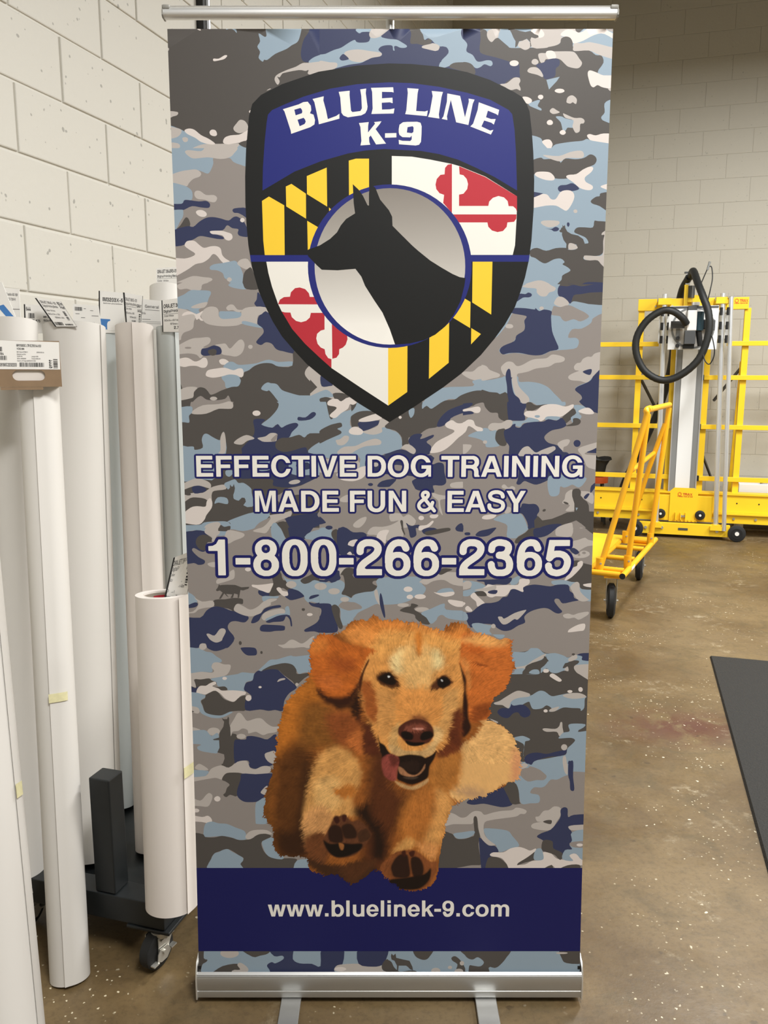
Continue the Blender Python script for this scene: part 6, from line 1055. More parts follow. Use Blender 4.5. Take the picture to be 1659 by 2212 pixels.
DOG="""
158,92,38 2|-149,809 -139,806 -118,807 -100,816 -83,833 -65,838 -51,836 -41,844 -35,850 -26,843 -15,837 8,839 28,836 48,833 62,829 77,825 92,821 107,816 115,816 121,825 134,832 146,835 161,829 172,818 178,809 190,808 210,805 230,797 250,796 266,792 260,781 263,770 265,754 271,737 269,727 260,708 255,693 242,675 227,665 221,652 218,626 214,617 228,610 248,600 264,584 277,563 285,537 287,511 283,484 269,473 259,472 249,461 236,456 221,447 206,440 186,435 166,432 150,424 140,418 132,400 126,378 123,357 117,341 114,320 110,298 109,277 105,255 96,239 83,228 65,221 45,221 25,228 4,241 -6,251 -16,260 -21,271 -32,269 -47,263 -57,253 -71,243 -83,241 -98,244 -113,257 -129,263 -144,257 -159,263 -175,271 -180,284 -182,296 -195,301 -225,303 -240,303 -253,320 -257,341 -255,357 -260,373 -270,384 -275,394 -276,410 -272,426 -274,442 -268,463 -260,484 -252,516 -248,548 -244,579 -239,610 -232,636 -222,657 -210,674 -195,691 -180,705 -172,724 -170,734 -172,749 -171,775 -164,790
182,108,38 15|-241,631 -190,698 -150,714 -140,672 -171,631 -192,568 -252,527
100,58,24 25|-242,527 -181,568 -152,463 -184,303 -246,303 -265,368 -253,463
62,35,18 18|-204,378 -182,527 -164,357 -179,303 -235,309 -245,357
128,76,30 9|-277,474 -257,527 -242,516 -252,421 -250,368 -275,378
95,50,25 20|-51,610 -11,610 9,463 59,442 9,357 -11,271 -62,271 -52,410 -41,527
170,105,45 18|39,442 120,474 141,400 101,303 29,357
205,150,85 10|-142,548 -111,558 -72,527 -62,484 -82,432 -72,400 -123,389 -153,357 -179,357 -189,389 -178,463 -162,516
218,170,105 12|-162,474 -112,484 -102,432 -153,400
180,110,45 8|-122,458 -82,469 -72,447 -102,437
200,145,90 10|-178,410 -143,421 -123,389 -143,346 -164,314 -184,336 -189,378
120,70,38 8|-184,346 -143,357 -134,303 -154,271 -179,303
70,42,24 8|-190,303 -123,282 -52,293 -27,266 -83,237 -144,255
40,22,14 15|-78,406 -65,418 -43,427 -37,397 -10,358 -10,300 -38,304 -39,349 -56,377
90,52,28 10|-102,281 -65,290 -28,296 -47,271 -84,244 -102,257
105,62,38 3|-144,343 -129,376 -120,397 -109,397 -98,401 -83,385 -65,387 -43,362 -41,349 -60,321 -84,304 -117,302 -139,319
48,26,18 3|-133,366 -120,377 -105,368 -102,339 -120,335 -133,343
50,28,18 3|-104,374 -85,379 -72,362 -74,347 -95,345 -102,356
75,45,28 3|-69,358 -50,368 -41,352 -49,341 -65,337
22,12,8 3|-145,341 -130,333 -106,335 -84,333 -60,333 -65,318 -93,304 -117,302 -135,316
60,25,18 2|-122,391 -113,396 -109,385 -116,379
70,30,22 2|-103,397 -94,399 -96,385 -102,385
150,95,50 2|-111,335 -100,331 -102,319 -108,321
212,152,85 12|103,463 123,455 134,438 139,418 131,395 125,375 116,344 108,327 84,332 77,348 88,385 96,426
180,110,48 20|62,447 95,455 96,406 76,354 47,344 27,365 37,406
200,145,80 8|8,317 28,340 41,348 57,334 37,319 18,313
205,140,80 10|61,334 96,334 108,323 100,296 77,307
140,80,42 3|-18,284 -2,299 18,315 57,317 89,292 104,292 104,272 93,247 67,222 28,224 -2,240 -18,265
48,26,18 3|4,282 18,305 37,309 43,292 44,257 14,255 6,265
45,24,16 3|47,299 65,301 75,282 73,261 53,257
28,15,10 3|0,249 38,255 77,263 91,276 89,251 69,230 38,226 10,232
70,30,20 2|27,314 35,317 36,305 30,305
70,30,20 2|43,313 55,317 54,305 47,303
226,176,112 4|153,556 172,568 195,593 202,617 229,609 264,585 282,548 289,508 282,477 251,471 220,447 183,432 144,434 130,455 144,487 153,528
190,150,110 15|144,455 183,436 212,445 183,463
214,150,105 12|269,548 287,528 285,487 266,477
175,112,50 12|103,528 153,548 157,508 150,471 130,455 103,463 84,471 87,504
120,58,30 8|104,548 133,568 158,562 149,544 114,532
140,88,36 20|-187,644 -154,654 -127,635 -119,558 -191,558 -194,607
150,80,38 15|-136,626 -100,635 -73,626 -55,588 -55,558 -101,558 -128,588
186,105,50 8|-92,569 -73,592 -57,588 -55,560 -61,539 -79,550
95,45,25 8|-68,644 -55,607 -23,597 -19,541 -54,541 -55,592 -70,616
214,148,78 6|-41,775 8,826 57,826 107,810 146,775 157,714 158,652 139,600 109,548 39,516 -1,527 -26,568 -51,631 -66,672 -63,724
212,130,58 12|-60,831 8,836 117,810 156,826 166,775 58,775 -41,775 -80,795
222,158,84 14|-41,795 28,815 117,800 156,785 137,765 -21,754
240,212,150 13|4,754 33,775 48,744 28,719 8,724
243,218,155 12|78,763 102,770 115,744 100,728 80,730
230,180,112 15|28,775 87,775 88,693 48,672 33,693
205,125,50 7|54,805 69,805 68,763 58,763
215,145,75 12|18,683 88,683 118,631 89,610 58,626 29,610 9,631
205,145,80 8|-26,683 9,672 9,610 -11,568 -31,621
165,90,40 8|-63,693 -41,703 -26,652 -31,610 -51,631
210,155,90 8|118,672 148,683 143,621 114,568 99,579 113,631
200,155,95 6|9,600 24,610 19,568 29,548 9,542 -3,568
222,180,120 6|94,600 114,589 104,558 84,537 74,548 94,568
190,150,95 4|9,558 39,542 59,539 84,548 84,535 59,527 29,532 4,542
150,90,50 7|44,621 63,628 83,615 64,605
186,98,36 5|-152,804 -126,804 -99,789 -64,778 -28,771 -46,756 -58,723 -66,700 -66,686 -82,659 -109,659 -145,671 -162,700 -171,738 -171,774
220,142,70 12|-99,811 -55,819 -28,802 -37,784 -64,787 -90,797
165,82,32 12|-126,749 -99,752 -73,749 -82,726 -109,723
208,122,52 12|-167,789 -135,797 -135,774 -164,763
190,102,44 10|-153,710 -118,715 -100,693 -127,682 -146,689
60,28,16 7|-154,686 -127,667 -91,669 -67,697 -64,686 -84,650 -109,646 -143,659
48,24,14 8|-118,654 -91,648 -73,672 -64,682 -62,644 -68,616 -77,626 -91,644 -109,639
80,38,18 2.5|-46,749 -57,726 -66,700 -65,682 -62,682 -55,719 -44,745
196,106,44 4|150,749 152,774 155,806 185,809 221,806 266,795 257,778 267,752 267,734 257,706 250,682 227,667 218,644 217,622 197,613 179,611 168,626 167,682 160,710
225,160,90 10|152,793 194,806 248,795 248,782 212,778 177,784
190,95,35 8|159,780 186,776 204,767 177,763
150,75,30 4|177,745 204,738 210,734 192,734
150,75,30 9|179,644 215,654 215,626 197,613 177,613
205,130,65 6|152,752 168,747 174,719 171,682 165,700 160,726
48,22,14 3.5|150,741 156,726 164,704 163,682 168,654 170,620 176,597 162,577 154,588 157,626 158,663 160,691 156,710
110,52,28 8|136,629 155,641 157,588 158,569 147,558 125,569 134,607
95,52,28 5|88,693 103,708 113,715 128,712 136,699 124,687 106,684 90,682
22,12,8 2.5|104,706 113,712 124,710 131,699 124,691 114,686 104,691 102,699
90,50,25 5|-21,700 -12,713 0,721 13,700 22,691 8,686 -5,689
90,50,25 6|-28,713 -5,725 11,715 18,700 15,689 -5,691 -23,699
25,12,8 3|-24,710 -10,719 1,721 10,710 15,700 8,693 -6,695 -19,702
205,205,205 1.2|-4,714 1,713 0,710 -3,710
205,205,205 1.2|110,706 114,704 114,701 111,702
88,42,30 2.5|19,596 24,603 38,613 58,618 78,613 89,605 95,592 95,579 86,565 71,560 53,559 39,562 26,575 19,584
140,76,58 5|35,601 53,607 76,603 80,594 58,588 37,590
195,135,118 2|51,597 71,597 71,593 53,594
22,10,8 2.5|26,588 37,590 51,582 49,571 35,571 26,579
22,10,8 2.5|66,577 73,588 89,590 95,580 86,573 71,569
15,8,6 2|35,569 53,565 75,565 71,559 53,556 39,560
30,16,12 2.5|-25,581 -21,566 -10,558 0,542 17,534 43,538 68,536 79,530 95,540 102,546 97,528 87,510 84,487 72,477 49,469 29,475 16,483 17,500 14,518 -12,522 -17,536 -21,548
150,72,62 3|-16,528 -2,538 17,534 21,518 17,498 14,479 0,479 -12,491 -17,512
110,50,42 4|0,536 17,532 19,520 6,508
45,28,22 4|23,518 66,522 64,504 47,496 29,504
165,115,80 2|20,510 29,506 41,494 56,491 68,500 76,514 78,514 76,504 64,491 47,486 27,491 20,500
75,60,50 2|31,486 62,486 52,481 37,482
190,150,100 3|12,477 29,471 49,465 72,475 84,483 82,473 60,459 43,458 23,465
200,160,105 3|-2,560 13,556 33,546 56,546 79,546 99,558 95,540 79,532 68,535 43,538 17,535 2,546
"""

PAL = {'D': (80,76,73), 'N': (52,58,89), 'B': (144,162,177), 'G': (144,137,133), 'L': (184,177,172), 'C': (216,207,202),
       'K': (22,23,23), 'U': (32,39,116), 'Y': (246,204,56), 'R': (184,46,58), 'W': (236,233,225), 'b': (22,25,86), 'o': (24,28,96)}
pv = np.array([p[0] for p in PROFILE])/1000.; pY = np.array([p[1] for p in PROFILE]); pZ = np.array([p[2] for p in PROFILE])
BX = .0118
def place(uv, off):
    uv = np.asarray(uv, float); v = uv[:, 1]
    return np.stack([uv[:, 0]+BX, np.interp(v, pv, pY)-off, np.interp(v, pv, pZ)], 1)
def catmull(p, n=3):
    p = np.array(p, float); a, b, c, d = np.roll(p, 1, 0), p, np.roll(p, -1, 0), np.roll(p, -2, 0); out = []
    for k in range(n):
        t = k/n
        out.append(.5*((2*b)+(-a+c)*t+(2*a-5*b+4*c-d)*t*t+(-a+3*b-3*c+d)*t**3))
    return np.stack(out, 1).reshape(-1, 2)
def clip(poly, quad):
    q = np.array(quad); ar = sum(q[i][0]*q[(i+1) % 4][1]-q[(i+1) % 4][0]*q[i][1] for i in range(4))
    if ar < 0: q = q[::-1]
    out = [tuple(p) for p in poly]
    for i in range(4):
        a, b = q[i], q[(i+1) % 4]; inp = out; out = []
        if not inp: break
        f = lambda p: (b[0]-a[0])*(p[1]-a[1])-(b[1]-a[1])*(p[0]-a[0])
        for j in range(len(inp)):
            p, r = inp[j], inp[(j+1) % len(inp)]; fp, fr = f(p), f(r)
            if fp >= 0: out.append(p)
            if (fp >= 0) != (fr >= 0):
                t = fp/(fp-fr); out.append((p[0]+(r[0]-p[0])*t, p[1]+(r[1]-p[1])*t))
    return np.array(out) if len(out) > 2 else None
def inside(loops, X, Y):
    r = np.zeros(len(X), bool)
    for l in loops:
        x0, y0 = l[:, 0], l[:, 1]; x1, y1 = np.roll(x0, -1), np.roll(y0, -1)
        for a, b, c, d in zip(x0, y0, x1, y1):
            if b == d: continue
            m = ((b > Y) != (d > Y)) & (X < (c-a)*(Y-b)/(d-b)+a); r ^= m
    return r
GRID = np.arange(0, 2.05, .05)
def arrange(shapes, base_quad, base_col, off):
    """flat print: one arrangement of all outlines, every cell takes the colour of the topmost shape over it"""
    V = []; E = []
    def loop(l):
        n = len(V); V.extend([Vector((float(p[0]), float(p[1]))) for p in l]); E.extend([(n+i, n+(i+1) % len(l)) for i in range(len(l))])
    if base_quad is not None: loop(base_quad)
    allp = np.concatenate([l for _, ls in shapes for l in ls]) if shapes else np.array(base_quad)
    src = np.array(base_quad) if base_quad is not None else allp
    umin, umax, vmin, vmax = src[:, 0].min(), src[:, 0].max(), src[:, 1].min(), src[:, 1].max()
    for _, ls in shapes:
        for l in ls: loop(l)
    for g in GRID:
        if vmin < g < vmax:
            n = len(V); V.extend([Vector((umin-.001, g)), Vector((umax+.001, g))]); E.append((n, n+1))
    vo, eo, fo, *_ = delaunay_2d_cdt(V, E, [], 0, 1e-6, False)
    P = np.array([(p[0], p[1]) for p in vo]); Fc = np.array([f for f in fo if len(f) == 3])
    cen = P[Fc].mean(1); col = np.full(len(Fc), -1)
    cols = []
    if base_quad is not None:
        cols.append(base_col); m = inside([np.array(base_quad)], cen[:, 0], cen[:, 1]); col[m] = 0
    for c_, ls in shapes:
        cols.append(c_); lo = np.min([l.min(0) for l in ls], 0); hi = np.max([l.max(0) for l in ls], 0)
        idx = np.nonzero((cen[:, 0] > lo[0]) & (cen[:, 0] < hi[0]) & (cen[:, 1] > lo[1]) & (cen[:, 1] < hi[1]))[0]
        if len(idx):
            m = inside(ls, cen[idx, 0], cen[idx, 1]); col[idx[m]] = len(cols)-1
    k = col >= 0
    return place(P, off), P, Fc[k], [cols[i] for i in col[k]]
EDGE = .425
parts = []
def pts_of(s, k): return np.array([[float(a)/k for a in t.split(',')] for t in s.split()])/1000.
def flush(tile):
    if tile is None: return
    quad, base, shapes = tile
    bq = clip(np.array(quad), [(-EDGE, -.1), (EDGE, -.1), (EDGE, 2.1), (-EDGE, 2.1)])
    if bq is None: return
    sh = []
    for c_, l in shapes:
        q = clip(l, quad)
        if q is None: continue
        q = clip(q, [(-EDGE, -.1), (EDGE, -.1), (EDGE, 2.1), (-EDGE, 2.1)])
        if q is not None: sh.append((c_, [q]))
    parts.append(arrange(sh, bq, base, 0.0))
cur = None
for ln in CAMO.strip().split('\n'):
    if ln[0] == 'T':
        flush(cur); h, rest = ln.split(' ', 1); cur = ([tuple(p) for p in pts_of(rest, 2)], h[1], [])
    else:
        h, rest = ln.split(' ', 1); p = pts_of(rest, 2)
        cur[2].append((h[0], p if '!' in h else catmull(p, 3)))
flush(cur)
# overlay: shield, lettering, blue band
GL = {}
for ln in GLYPHS.strip().split('\n'):
    ch, rest = ln[0], ln[2:]; sets = rest.split(' | ')
    GL[ch] = [[np.array([[float(a) for a in t.split(',')] for t in l.split()])/1000. for l in s_.split(' / ')] for s_ in sets]
def line_of(text, gap=.045, space=.2):
    x = 0; out = []; prev = ''
    for ch in text:
        if ch == ' ': x += space; prev = ''; continue
        if ch not in GL: ch = ch.upper() if ch.upper() in GL else ('-' if ch in '._' else 'O')
        g = GL[ch]; lo = min(l[:, 0].min() for l in g[0]); hi = max(l[:, 0].max() for l in g[0])
        k = gap*(.15 if (prev+ch) in ('AI','TR','RA','AS','YA','TI','IV','VE','CT','LT') and prev+ch != 'AI' else 1)
        if prev in 'wk' and ch == 'w': k = gap*.2
        if (prev+ch) == 'SY': k = 0
        if prev: x += k
        out.append((ch, x-lo)); x += hi-lo; prev = ch
    return out, x
over = []
for ln in SHIELD.strip().split('\n'):
    c_, rest = ln.split(' ', 1); over.append((c_, [pts_of(l.strip(), 10) for l in rest.split('/')]))
b0, b1 = BAND
over.append(('b', [np.array([(-EDGE, b1/1000), (EDGE, b1/1000), (EDGE, b0/1000), (-EDGE, b0/1000)])]))
outl, fill = [], []
for ch, big_, ox, oy, kx, ky in WORDS:
    tr = lambda l: np.stack([ox+l[:, 0]*kx, oy+l[:, 1]*ky], 1)/1000
    if big_: outl.append(('o', [tr(l) for l in GL[ch][1]]))
    fill.append(('W' if big_ else 'W', [tr(l) for l in GL[ch][0]]))
parts.append(arrange(over, None, None, .00012))
parts.append(arrange(outl+fill, None, None, .00024))

# the printed dog: painted into a fine grid of coloured cells
def paint_dog(step=.0011):
    lines = [l for l in DOG.strip().split('\n')]
    sh = []
    for l in lines:
        h, p = l.split('|'); c_, soft = h.split(); sh.append((np.array(lin([float(x) for x in c_.split(',')])), float(soft)*.00093, catmull(pts_of(p, 1), 4)))
    lo = sh[0][2].min(0)-.006; hi = sh[0][2].max(0)+.006
    nx = int((hi[0]-lo[0])/step); ny = int((hi[1]-lo[1])/step)
    xs = lo[0]+np.arange(nx)*step; ys = lo[1]+np.arange(ny)*step
    X, Y = np.meshgrid(xs, ys)
    rng = np.random.default_rng(5)
    def smooth_noise(cell):
        g = rng.standard_normal((int(ny*step/cell)+3, int(nx*step/cell)+3))
        fx = (X-lo[0])/cell; fy = (Y-lo[1])/cell; ix, iy = fx.astype(int), fy.astype(int); tx, ty = fx-ix, fy-iy
        tx = tx*tx*(3-2*tx); ty = ty*ty*(3-2*ty)
        return (g[iy, ix]*(1-tx)+g[iy, ix+1]*tx)*(1-ty)+(g[iy+1, ix]*(1-tx)+g[iy+1, ix+1]*tx)*ty
    # hair direction: away from the face, downwards on the body
    cx, cy = .055, float(np.interp(.42, [0, 1], [lo[1], hi[1]]))+.14
    ang = np.arctan2(Y-cy, X-cx) + .35*smooth_noise(.05)
    dx, dy = np.cos(ang), np.sin(ang)
    white = rng.standard_normal((ny, nx)); acc = np.zeros((ny, nx)); jj, ii = np.meshgrid(np.arange(nx), np.arange(ny))
    for k in range(-6, 7):
        a = np.clip((ii+dy*k).round().astype(int), 0, ny-1); b = np.clip((jj+dx*k).round().astype(int), 0, nx-1); acc += white[a, b]
    lic = acc/np.sqrt(13.)
    # displaced lookups make the colour borders run out in tufts
    amp = .0022
    XX = X - dx*amp*(lic*.9+smooth_noise(.006)); YY = Y - dy*amp*(lic*.9+smooth_noise(.006))
    col = np.zeros((ny, nx, 3)); mask = None
    for n_, (c_, soft, p) in enumerate(sh):
        a, b = p.min(0)-soft*1.5-.004, p.max(0)+soft*1.5+.004
        i0, i1 = max(0, int((a[1]-lo[1])/step)), min(ny, int((b[1]-lo[1])/step)+1)
        j0, j1 = max(0, int((a[0]-lo[0])/step)), min(nx, int((b[0]-lo[0])/step)+1)
        if i1 <= i0 or j1 <= j0: continue
        sharp = soft < .0035 and n_ > 0
        x, y = (X if sharp else XX)[i0:i1, j0:j1], (Y if sharp else YY)[i0:i1, j0:j1]
        d = np.full(x.shape, 1e9); q = np.roll(p, -1, 0); ins = np.zeros(x.shape, bool)
        for (x0, y0), (x1, y1) in zip(p, q):
            ex, ey = x1-x0, y1-y0; L = ex*ex+ey*ey+1e-14
            t = np.clip(((x-x0)*ex+(y-y0)*ey)/L, 0, 1); d = np.minimum(d, (x-x0-t*ex)**2+(y-y0-t*ey)**2)
            if y0 != y1: ins ^= ((y0 > y) != (y1 > y)) & (x < (x1-x0)*(y-y0)/(y1-y0)+x0)
        d = np.sqrt(d); d = np.where(ins, d, -d)
        al = np.clip(.5+d/(2*max(soft, .0006)), 0, 1); al = al*al*(3-2*al)
        if n_ == 0: mask = np.zeros((ny, nx), bool); mask[i0:i1, j0:j1] = ins; col[:] = c_
        else: col[i0:i1, j0:j1] = col[i0:i1, j0:j1]*(1-al[..., None])+c_*al[..., None]
    col = col*np.clip(col.mean(2)/.20, .55, 1.15)[..., None]**.35
    lum = col.mean(2); fur = np.clip(.09*lic+.07*smooth_noise(.004)+.09*smooth_noise(.014), -.5, .5)*np.where((X > .16) & (Y < np.interp(.47, [0, 1], [lo[1], hi[1]])), .25, 1)
    w_ = np.clip(lum/.06, .25, 1)
    col = col*(1+fur*w_)[..., None]
    return np.clip(col*DOGK, 0, 1), mask, X, Y
DOGK = 1.0
col, mask, X, Y = paint_dog()
ny, nx = mask.shape
idx = -np.ones((ny, nx), int); cell = mask[:-1, :-1] & mask[1:, :-1] & mask[:-1, 1:] & mask[1:, 1:]
need = np.zeros((ny, nx), bool); need[:-1, :-1] |= cell; need[1:, :-1] |= cell; need[:-1, 1:] |= cell; need[1:, 1:] |= cell
idx[need] = np.arange(need.sum())
ci, cj = np.nonzero(cell)
dogF = np.stack([idx[ci, cj], idx[ci, cj+1], idx[ci+1, cj+1], idx[ci+1, cj]], 1)
dogV = place(np.stack([X[need], Y[need]], 1), .0004); dogC = col[need]

# assemble the graphic as one printed sheet
vv, ff, fc = [], [], []
n = 0; cornercol = []
vtop = 2.02
def gradcol(v):       # grey fade printed inside the round emblem
    t = np.clip((v-1.445)/(1.74-1.445), 0, 1); return np.array(lin((242-118*t**.85, 239-122*t**.85, 232-122*t**.85)))
for Vp, P2, Fc, cl in parts:
    ff.append(Fc+n); vv.append(Vp)
    cc = np.zeros((len(Fc), 3, 3))
    for i, c_ in enumerate(cl):
        if c_ == 'X': cc[i] = [gradcol(P2[k, 1]) for k in Fc[i]]
        else: cc[i] = lin(PAL[c_])
    cornercol.append(cc.reshape(-1, 3)); n += len(Vp)
tris = np.concatenate(ff); V3 = np.concatenate(vv)
nT = len(tris)
V3 = np.concatenate([V3, dogV]); dogF = dogF+n
me = bpy.data.meshes.new('graphic_panel')
me.vertices.add(len(V3)); me.vertices.foreach_set('co', V3.ravel())
nl = nT*3+len(dogF)*4; me.loops.add(nl); me.loops.foreach_set('vertex_index', np.concatenate([tris.ravel(), dogF.ravel()]).astype(np.int32))
me.polygons.add(nT+len(dogF)); ls = np.concatenate([np.arange(nT)*3, nT*3+np.arange(len(dogF))*4]).astype(np.int32)
me.polygons.foreach_set('loop_start', ls)
me.update(calc_edges=True); me.validate()
at = me.color_attributes.new('print', 'FLOAT_COLOR', 'CORNER')
cc = np.concatenate(cornercol+[dogC[(dogF-n).ravel()]]); cc = np.concatenate([cc, np.ones((len(cc), 1))], 1)
if len(at.data) == len(cc): at.data.foreach_set('color', cc.ravel())
else: print('PRINT MISMATCH', len(at.data), len(cc))
pm = mat('matte_banner_print', (200, 200, 200), .5, spec=.35); nt = pm.node_tree
va_ = nt.nodes.new('ShaderNodeVertexColor'); va_.layer_name = 'print'; nt.links.new(va_.outputs[0], nt.nodes['Principled BSDF'].inputs['Base Color'])
me.materials.append(pm)

# ------------------------------------------------------------------ banner stand
bs = empty('banner_stand', (BX, 1.69, 0), 'tall roll-up banner stand with blue-grey camouflage print, dog shield emblem and golden dog', 'banner stand')
o = bpy.data.objects.new('graphic_panel', me); o.location = (-BX, -1.69, 0); link(o, bs)
m_ = MB()
for i in range(len(PROFILE)-1):       # the plain white back of the sheet
    if pv[i] < .02: continue
    y0, z0, y1, z1 = pY[i]+.0012, pZ[i], pY[i+1]+.0012, pZ[i+1]
    m_.add([(BX-EDGE, y0, z0), (BX+EDGE, y0, z0), (BX+EDGE, y1, z1), (BX-EDGE, y1, z1)], [(0, 1, 2, 3)])
m_.build('backing', M['card'], bs)
# snap rail at the top
yT = float(np.interp(1.995, pv, pY)); zT = 2.0545
HW = .4285
def extr(profile, x0, x1, name, m, smooth=True):
    m_ = MB(); m_.prism(profile, (x0, yT, zT), Vector((0, 1, 0)), Vector((0, 0, 1)), Vector((1, 0, 0)), x1-x0); return m_.build(name, m, bs, smooth)
extr([(-.0075,.0), (-.0105,.002), (-.012,.006), (-.0115,.012), (-.0085,.0155), (-.006,.0165), (-.006,.018), (-.007,.0195), (-.004,.0215), (.004,.0215), (.008,.019), (.009,.012), (.008,.003), (.004,-.001), (-.004,-.0015)], BX-HW, BX+HW, 'top_rail', M['alu'])
for s_ in (-1, 1):
    m_ = MB(); x = BX+s_*HW
    m_.prism([(-.010,.0), (-.0135,.004), (-.0135,.012), (-.009,.017), (-.009,.0225), (.009,.0225), (.011,.012), (.009,.0)], (x if s_ > 0 else x-.003, yT, zT-.0015), Vector((0, 1, 0)), Vector((0, 0, 1)), Vector((1, 0, 0)), .003)
    m_.box((x-s_*.005, yT-.006, zT+.0175), (.014, .012, .0075), None, .002)
    m_.build('end_cap', M['grey_pl'], bs, True)
# rear pole
m_ = MB(); m_.tube([(BX, 1.69+.035, .06), (BX, 1.75, 1.2), (BX, yT+.012, 2.07)], .008, 12); m_.build('support_pole', M['alu_d'], bs, True)
# cassette
yb = 1.637
prof = [(0,.0), (-.001,.012), (.0,.0155), (.0015,.0165), (.0,.0175), (-.002,.030), (-.002,.046), (.000,.0505), (-.001,.0525), (.0012,.0535), (-.0005,.0565), (.0025,.0585), (.005,.060), (.006,.056), (.012,.056), (.02,.056), (.030,.064), (.055,.068), (.078,.056), (.09,.030), (.088,.006), (.08,0)]
m_ = MB(); m_.prism([(a, b+.0155) for a, b in prof], (BX-.4275, yb, 0), Vector((0, 1, 0)), Vector((0, 0, 1)), Vector((1, 0, 0)), .855)
m_.build('cassette', M['alu_d'], bs, True)
for s_ in (-1, 1):
    m_ = MB(); x = BX+s_*.4275
    ep = [(-.003,.012), (-.004,.030), (-.003,.058), (.002,.078), (.012,.094), (.03,.102), (.06,.098), (.082,.08), (.094,.05), (.092,.02), (.085,.012)]
    m_.prism(ep, (x if s_ > 0 else x-.003, yb, 0), Vector((0, 1, 0)), Vector((0, 0, 1)), Vector((1, 0, 0)), .003)
    m_.build('end_plate', M['alu'], bs, True)
    m_ = MB(); m_.box((x-s_*.004, yb+.016, .078), (.007, .012, .016)); m_.build('slot_guide', M['blk_pl'], bs)
for x0, x1 in ((-.229, -.185), (.2035, .2505)):
    m_ = MB(); c_ = (x0+x1)/2
    m_.box((c_, 1.55, .0095), (x1-x0, .34, .006), None, .0015)
    m_.box((c_, 1.39, .0045), (x1-x0, .02, .009), None, .002)
    m_.box((c_, 1.69, .0085), (x1-x0, .06, .0135))
    m_.build('foot', M['alu_d'], bs, False)
# printed lettering on small cards -------------------------------------------------------
def text_tris(loops_sets):
    """triangulate a list of loops (even-odd)"""
    V_, E_ = [], []
    for l in loops_sets:
        k = len(V_); V_ += [Vector((float(p[0]), float(p[1]))) for p in l]; E_ += [(k+i, k+(i+1) % len(l)) for i in range(len(l))]
    vo, eo, fo, *_ = delaunay_2d_cdt(V_, E_, [], 0, 1e-6, False)
    P_ = np.array([(p[0], p[1]) for p in vo]); F_ = np.array([f for f in fo if len(f) == 3]); cen = P_[F_].mean(1)
    return P_, F_[inside(loops_sets, cen[:, 0], cen[:, 1])]
def card(name, label, cat, corners, items, th=.004, back='card_dk', group=None, front='card', parent=None, pname='printing'):
    """thin sheet given by its corners tl,tr,br,bl; items are laid out in its unit square (x right, y down)"""
    tl, tr, br, bl = [Vector(c_) for c_ in corners]; nrm = (tr-tl).cross(bl-tl).normalized()
    if nrm.dot(Vector((0, -1, 0))) < 0: nrm = -nrm
    m_ = MB(); a = [tl, tr, br, bl]; b = [p-nrm*th for p in a]
    if parent is None:
        m_.add([p-nrm*.0006 for p in a]+b, [(0,1,2,3), (7,6,5,4), (0,4,5,1), (1,5,6,2), (2,6,7,3), (3,7,4,0)])
        root = m_.build(name, M[back]); tag(root, label, cat, group)
    else: root = parent
    f_ = MB(); f_.add(a+[p-nrm*.0006 for p in a], [(0,1,2,3), (7,6,5,4), (0,4,5,1), (1,5,6,2), (2,6,7,3), (3,7,4,0)]); f_.build('face_sheet', M[front], root)
    def pt(x, y, k=.0004):
        return (tl*(1-x)+tr*x)*(1-y)+(bl*(1-x)+br*x)*y + nrm*k
    inks = {}
    asp = (tr-tl).length/((bl-tl).length+1e-9)
    for it in items:
        k = it[0]
        if k == 'r':
            _, x0, y0, x1, y1, ink = it; inks.setdefault(ink, MB()).add([pt(x0,y0), pt(x1,y0), pt(x1,y1), pt(x0,y1)], [(0,1,2,3)])
        elif k == 'p':
            _, pl, ink = it[:3]; lv = it[3] if len(it) > 3 else .0004
            inks.setdefault(ink, MB()).add([pt(x, y, lv) for x, y in pl], [tuple(range(len(pl)))])
        elif k == 'b':      # bar code
            _, x0, y0, x1, y1, nb = it; rnd = random.Random(nb+int(x0*100)); x = x0; vert = (x1-x0)*asp < (y1-y0)*.8
            s0, s1 = (y0, y1) if vert else (x0, x1); st = (s1-s0)/nb; p_ = s0
            while p_ < s1:
                w_ = st*rnd.choice((.35, .5, .9))
                q = (x0, p_, x1, min(p_+w_, s1)) if vert else (p_, y0, min(p_+w_, s1), y1)
                inks.setdefault('ink', MB()).add([pt(q[0],q[1]), pt(q[2],q[1]), pt(q[2],q[3]), pt(q[0],q[3])], [(0,1,2,3)])
                p_ += w_+st*rnd.choice((.3, .4, .7))
        elif k == 't':
            _, s_, x, y, h, ink = it[:6]; wmax = it[6] if len(it) > 6 else None; rot = it[7] if len(it) > 7 else 0
            lay, wdt = line_of(s_, .06); loops = []
            sc = h/.536; sx = sc/asp
            if rot: sx = sc
            if wmax: sx = wmax/wdt
            if rot: sx = .30/wdt; sc = .05*asp/.536
            for ch, ox in lay: loops += [np.stack([(l[:, 0]+ox)*sx, (l[:, 1])*sc], 1) for l in GL[ch][0]]
            P_, F_ = text_tris(loops)
            if rot: mp = lambda p: pt(x-.05+p[1]/asp, y-p[0])
            else: mp = lambda p: pt(x+p[0], y-p[1])
            inks.setdefault(ink, MB()).add([mp(p) for p in P_], [tuple(map(int, f)) for f in F_])
    for ink, mb in inks.items():
        o_ = mb.build('edge_band' if ink == 'card_dk' else pname, M[ink], root)
        if ink != 'card_dk': o_['kind'] = 'stuff'
    return root

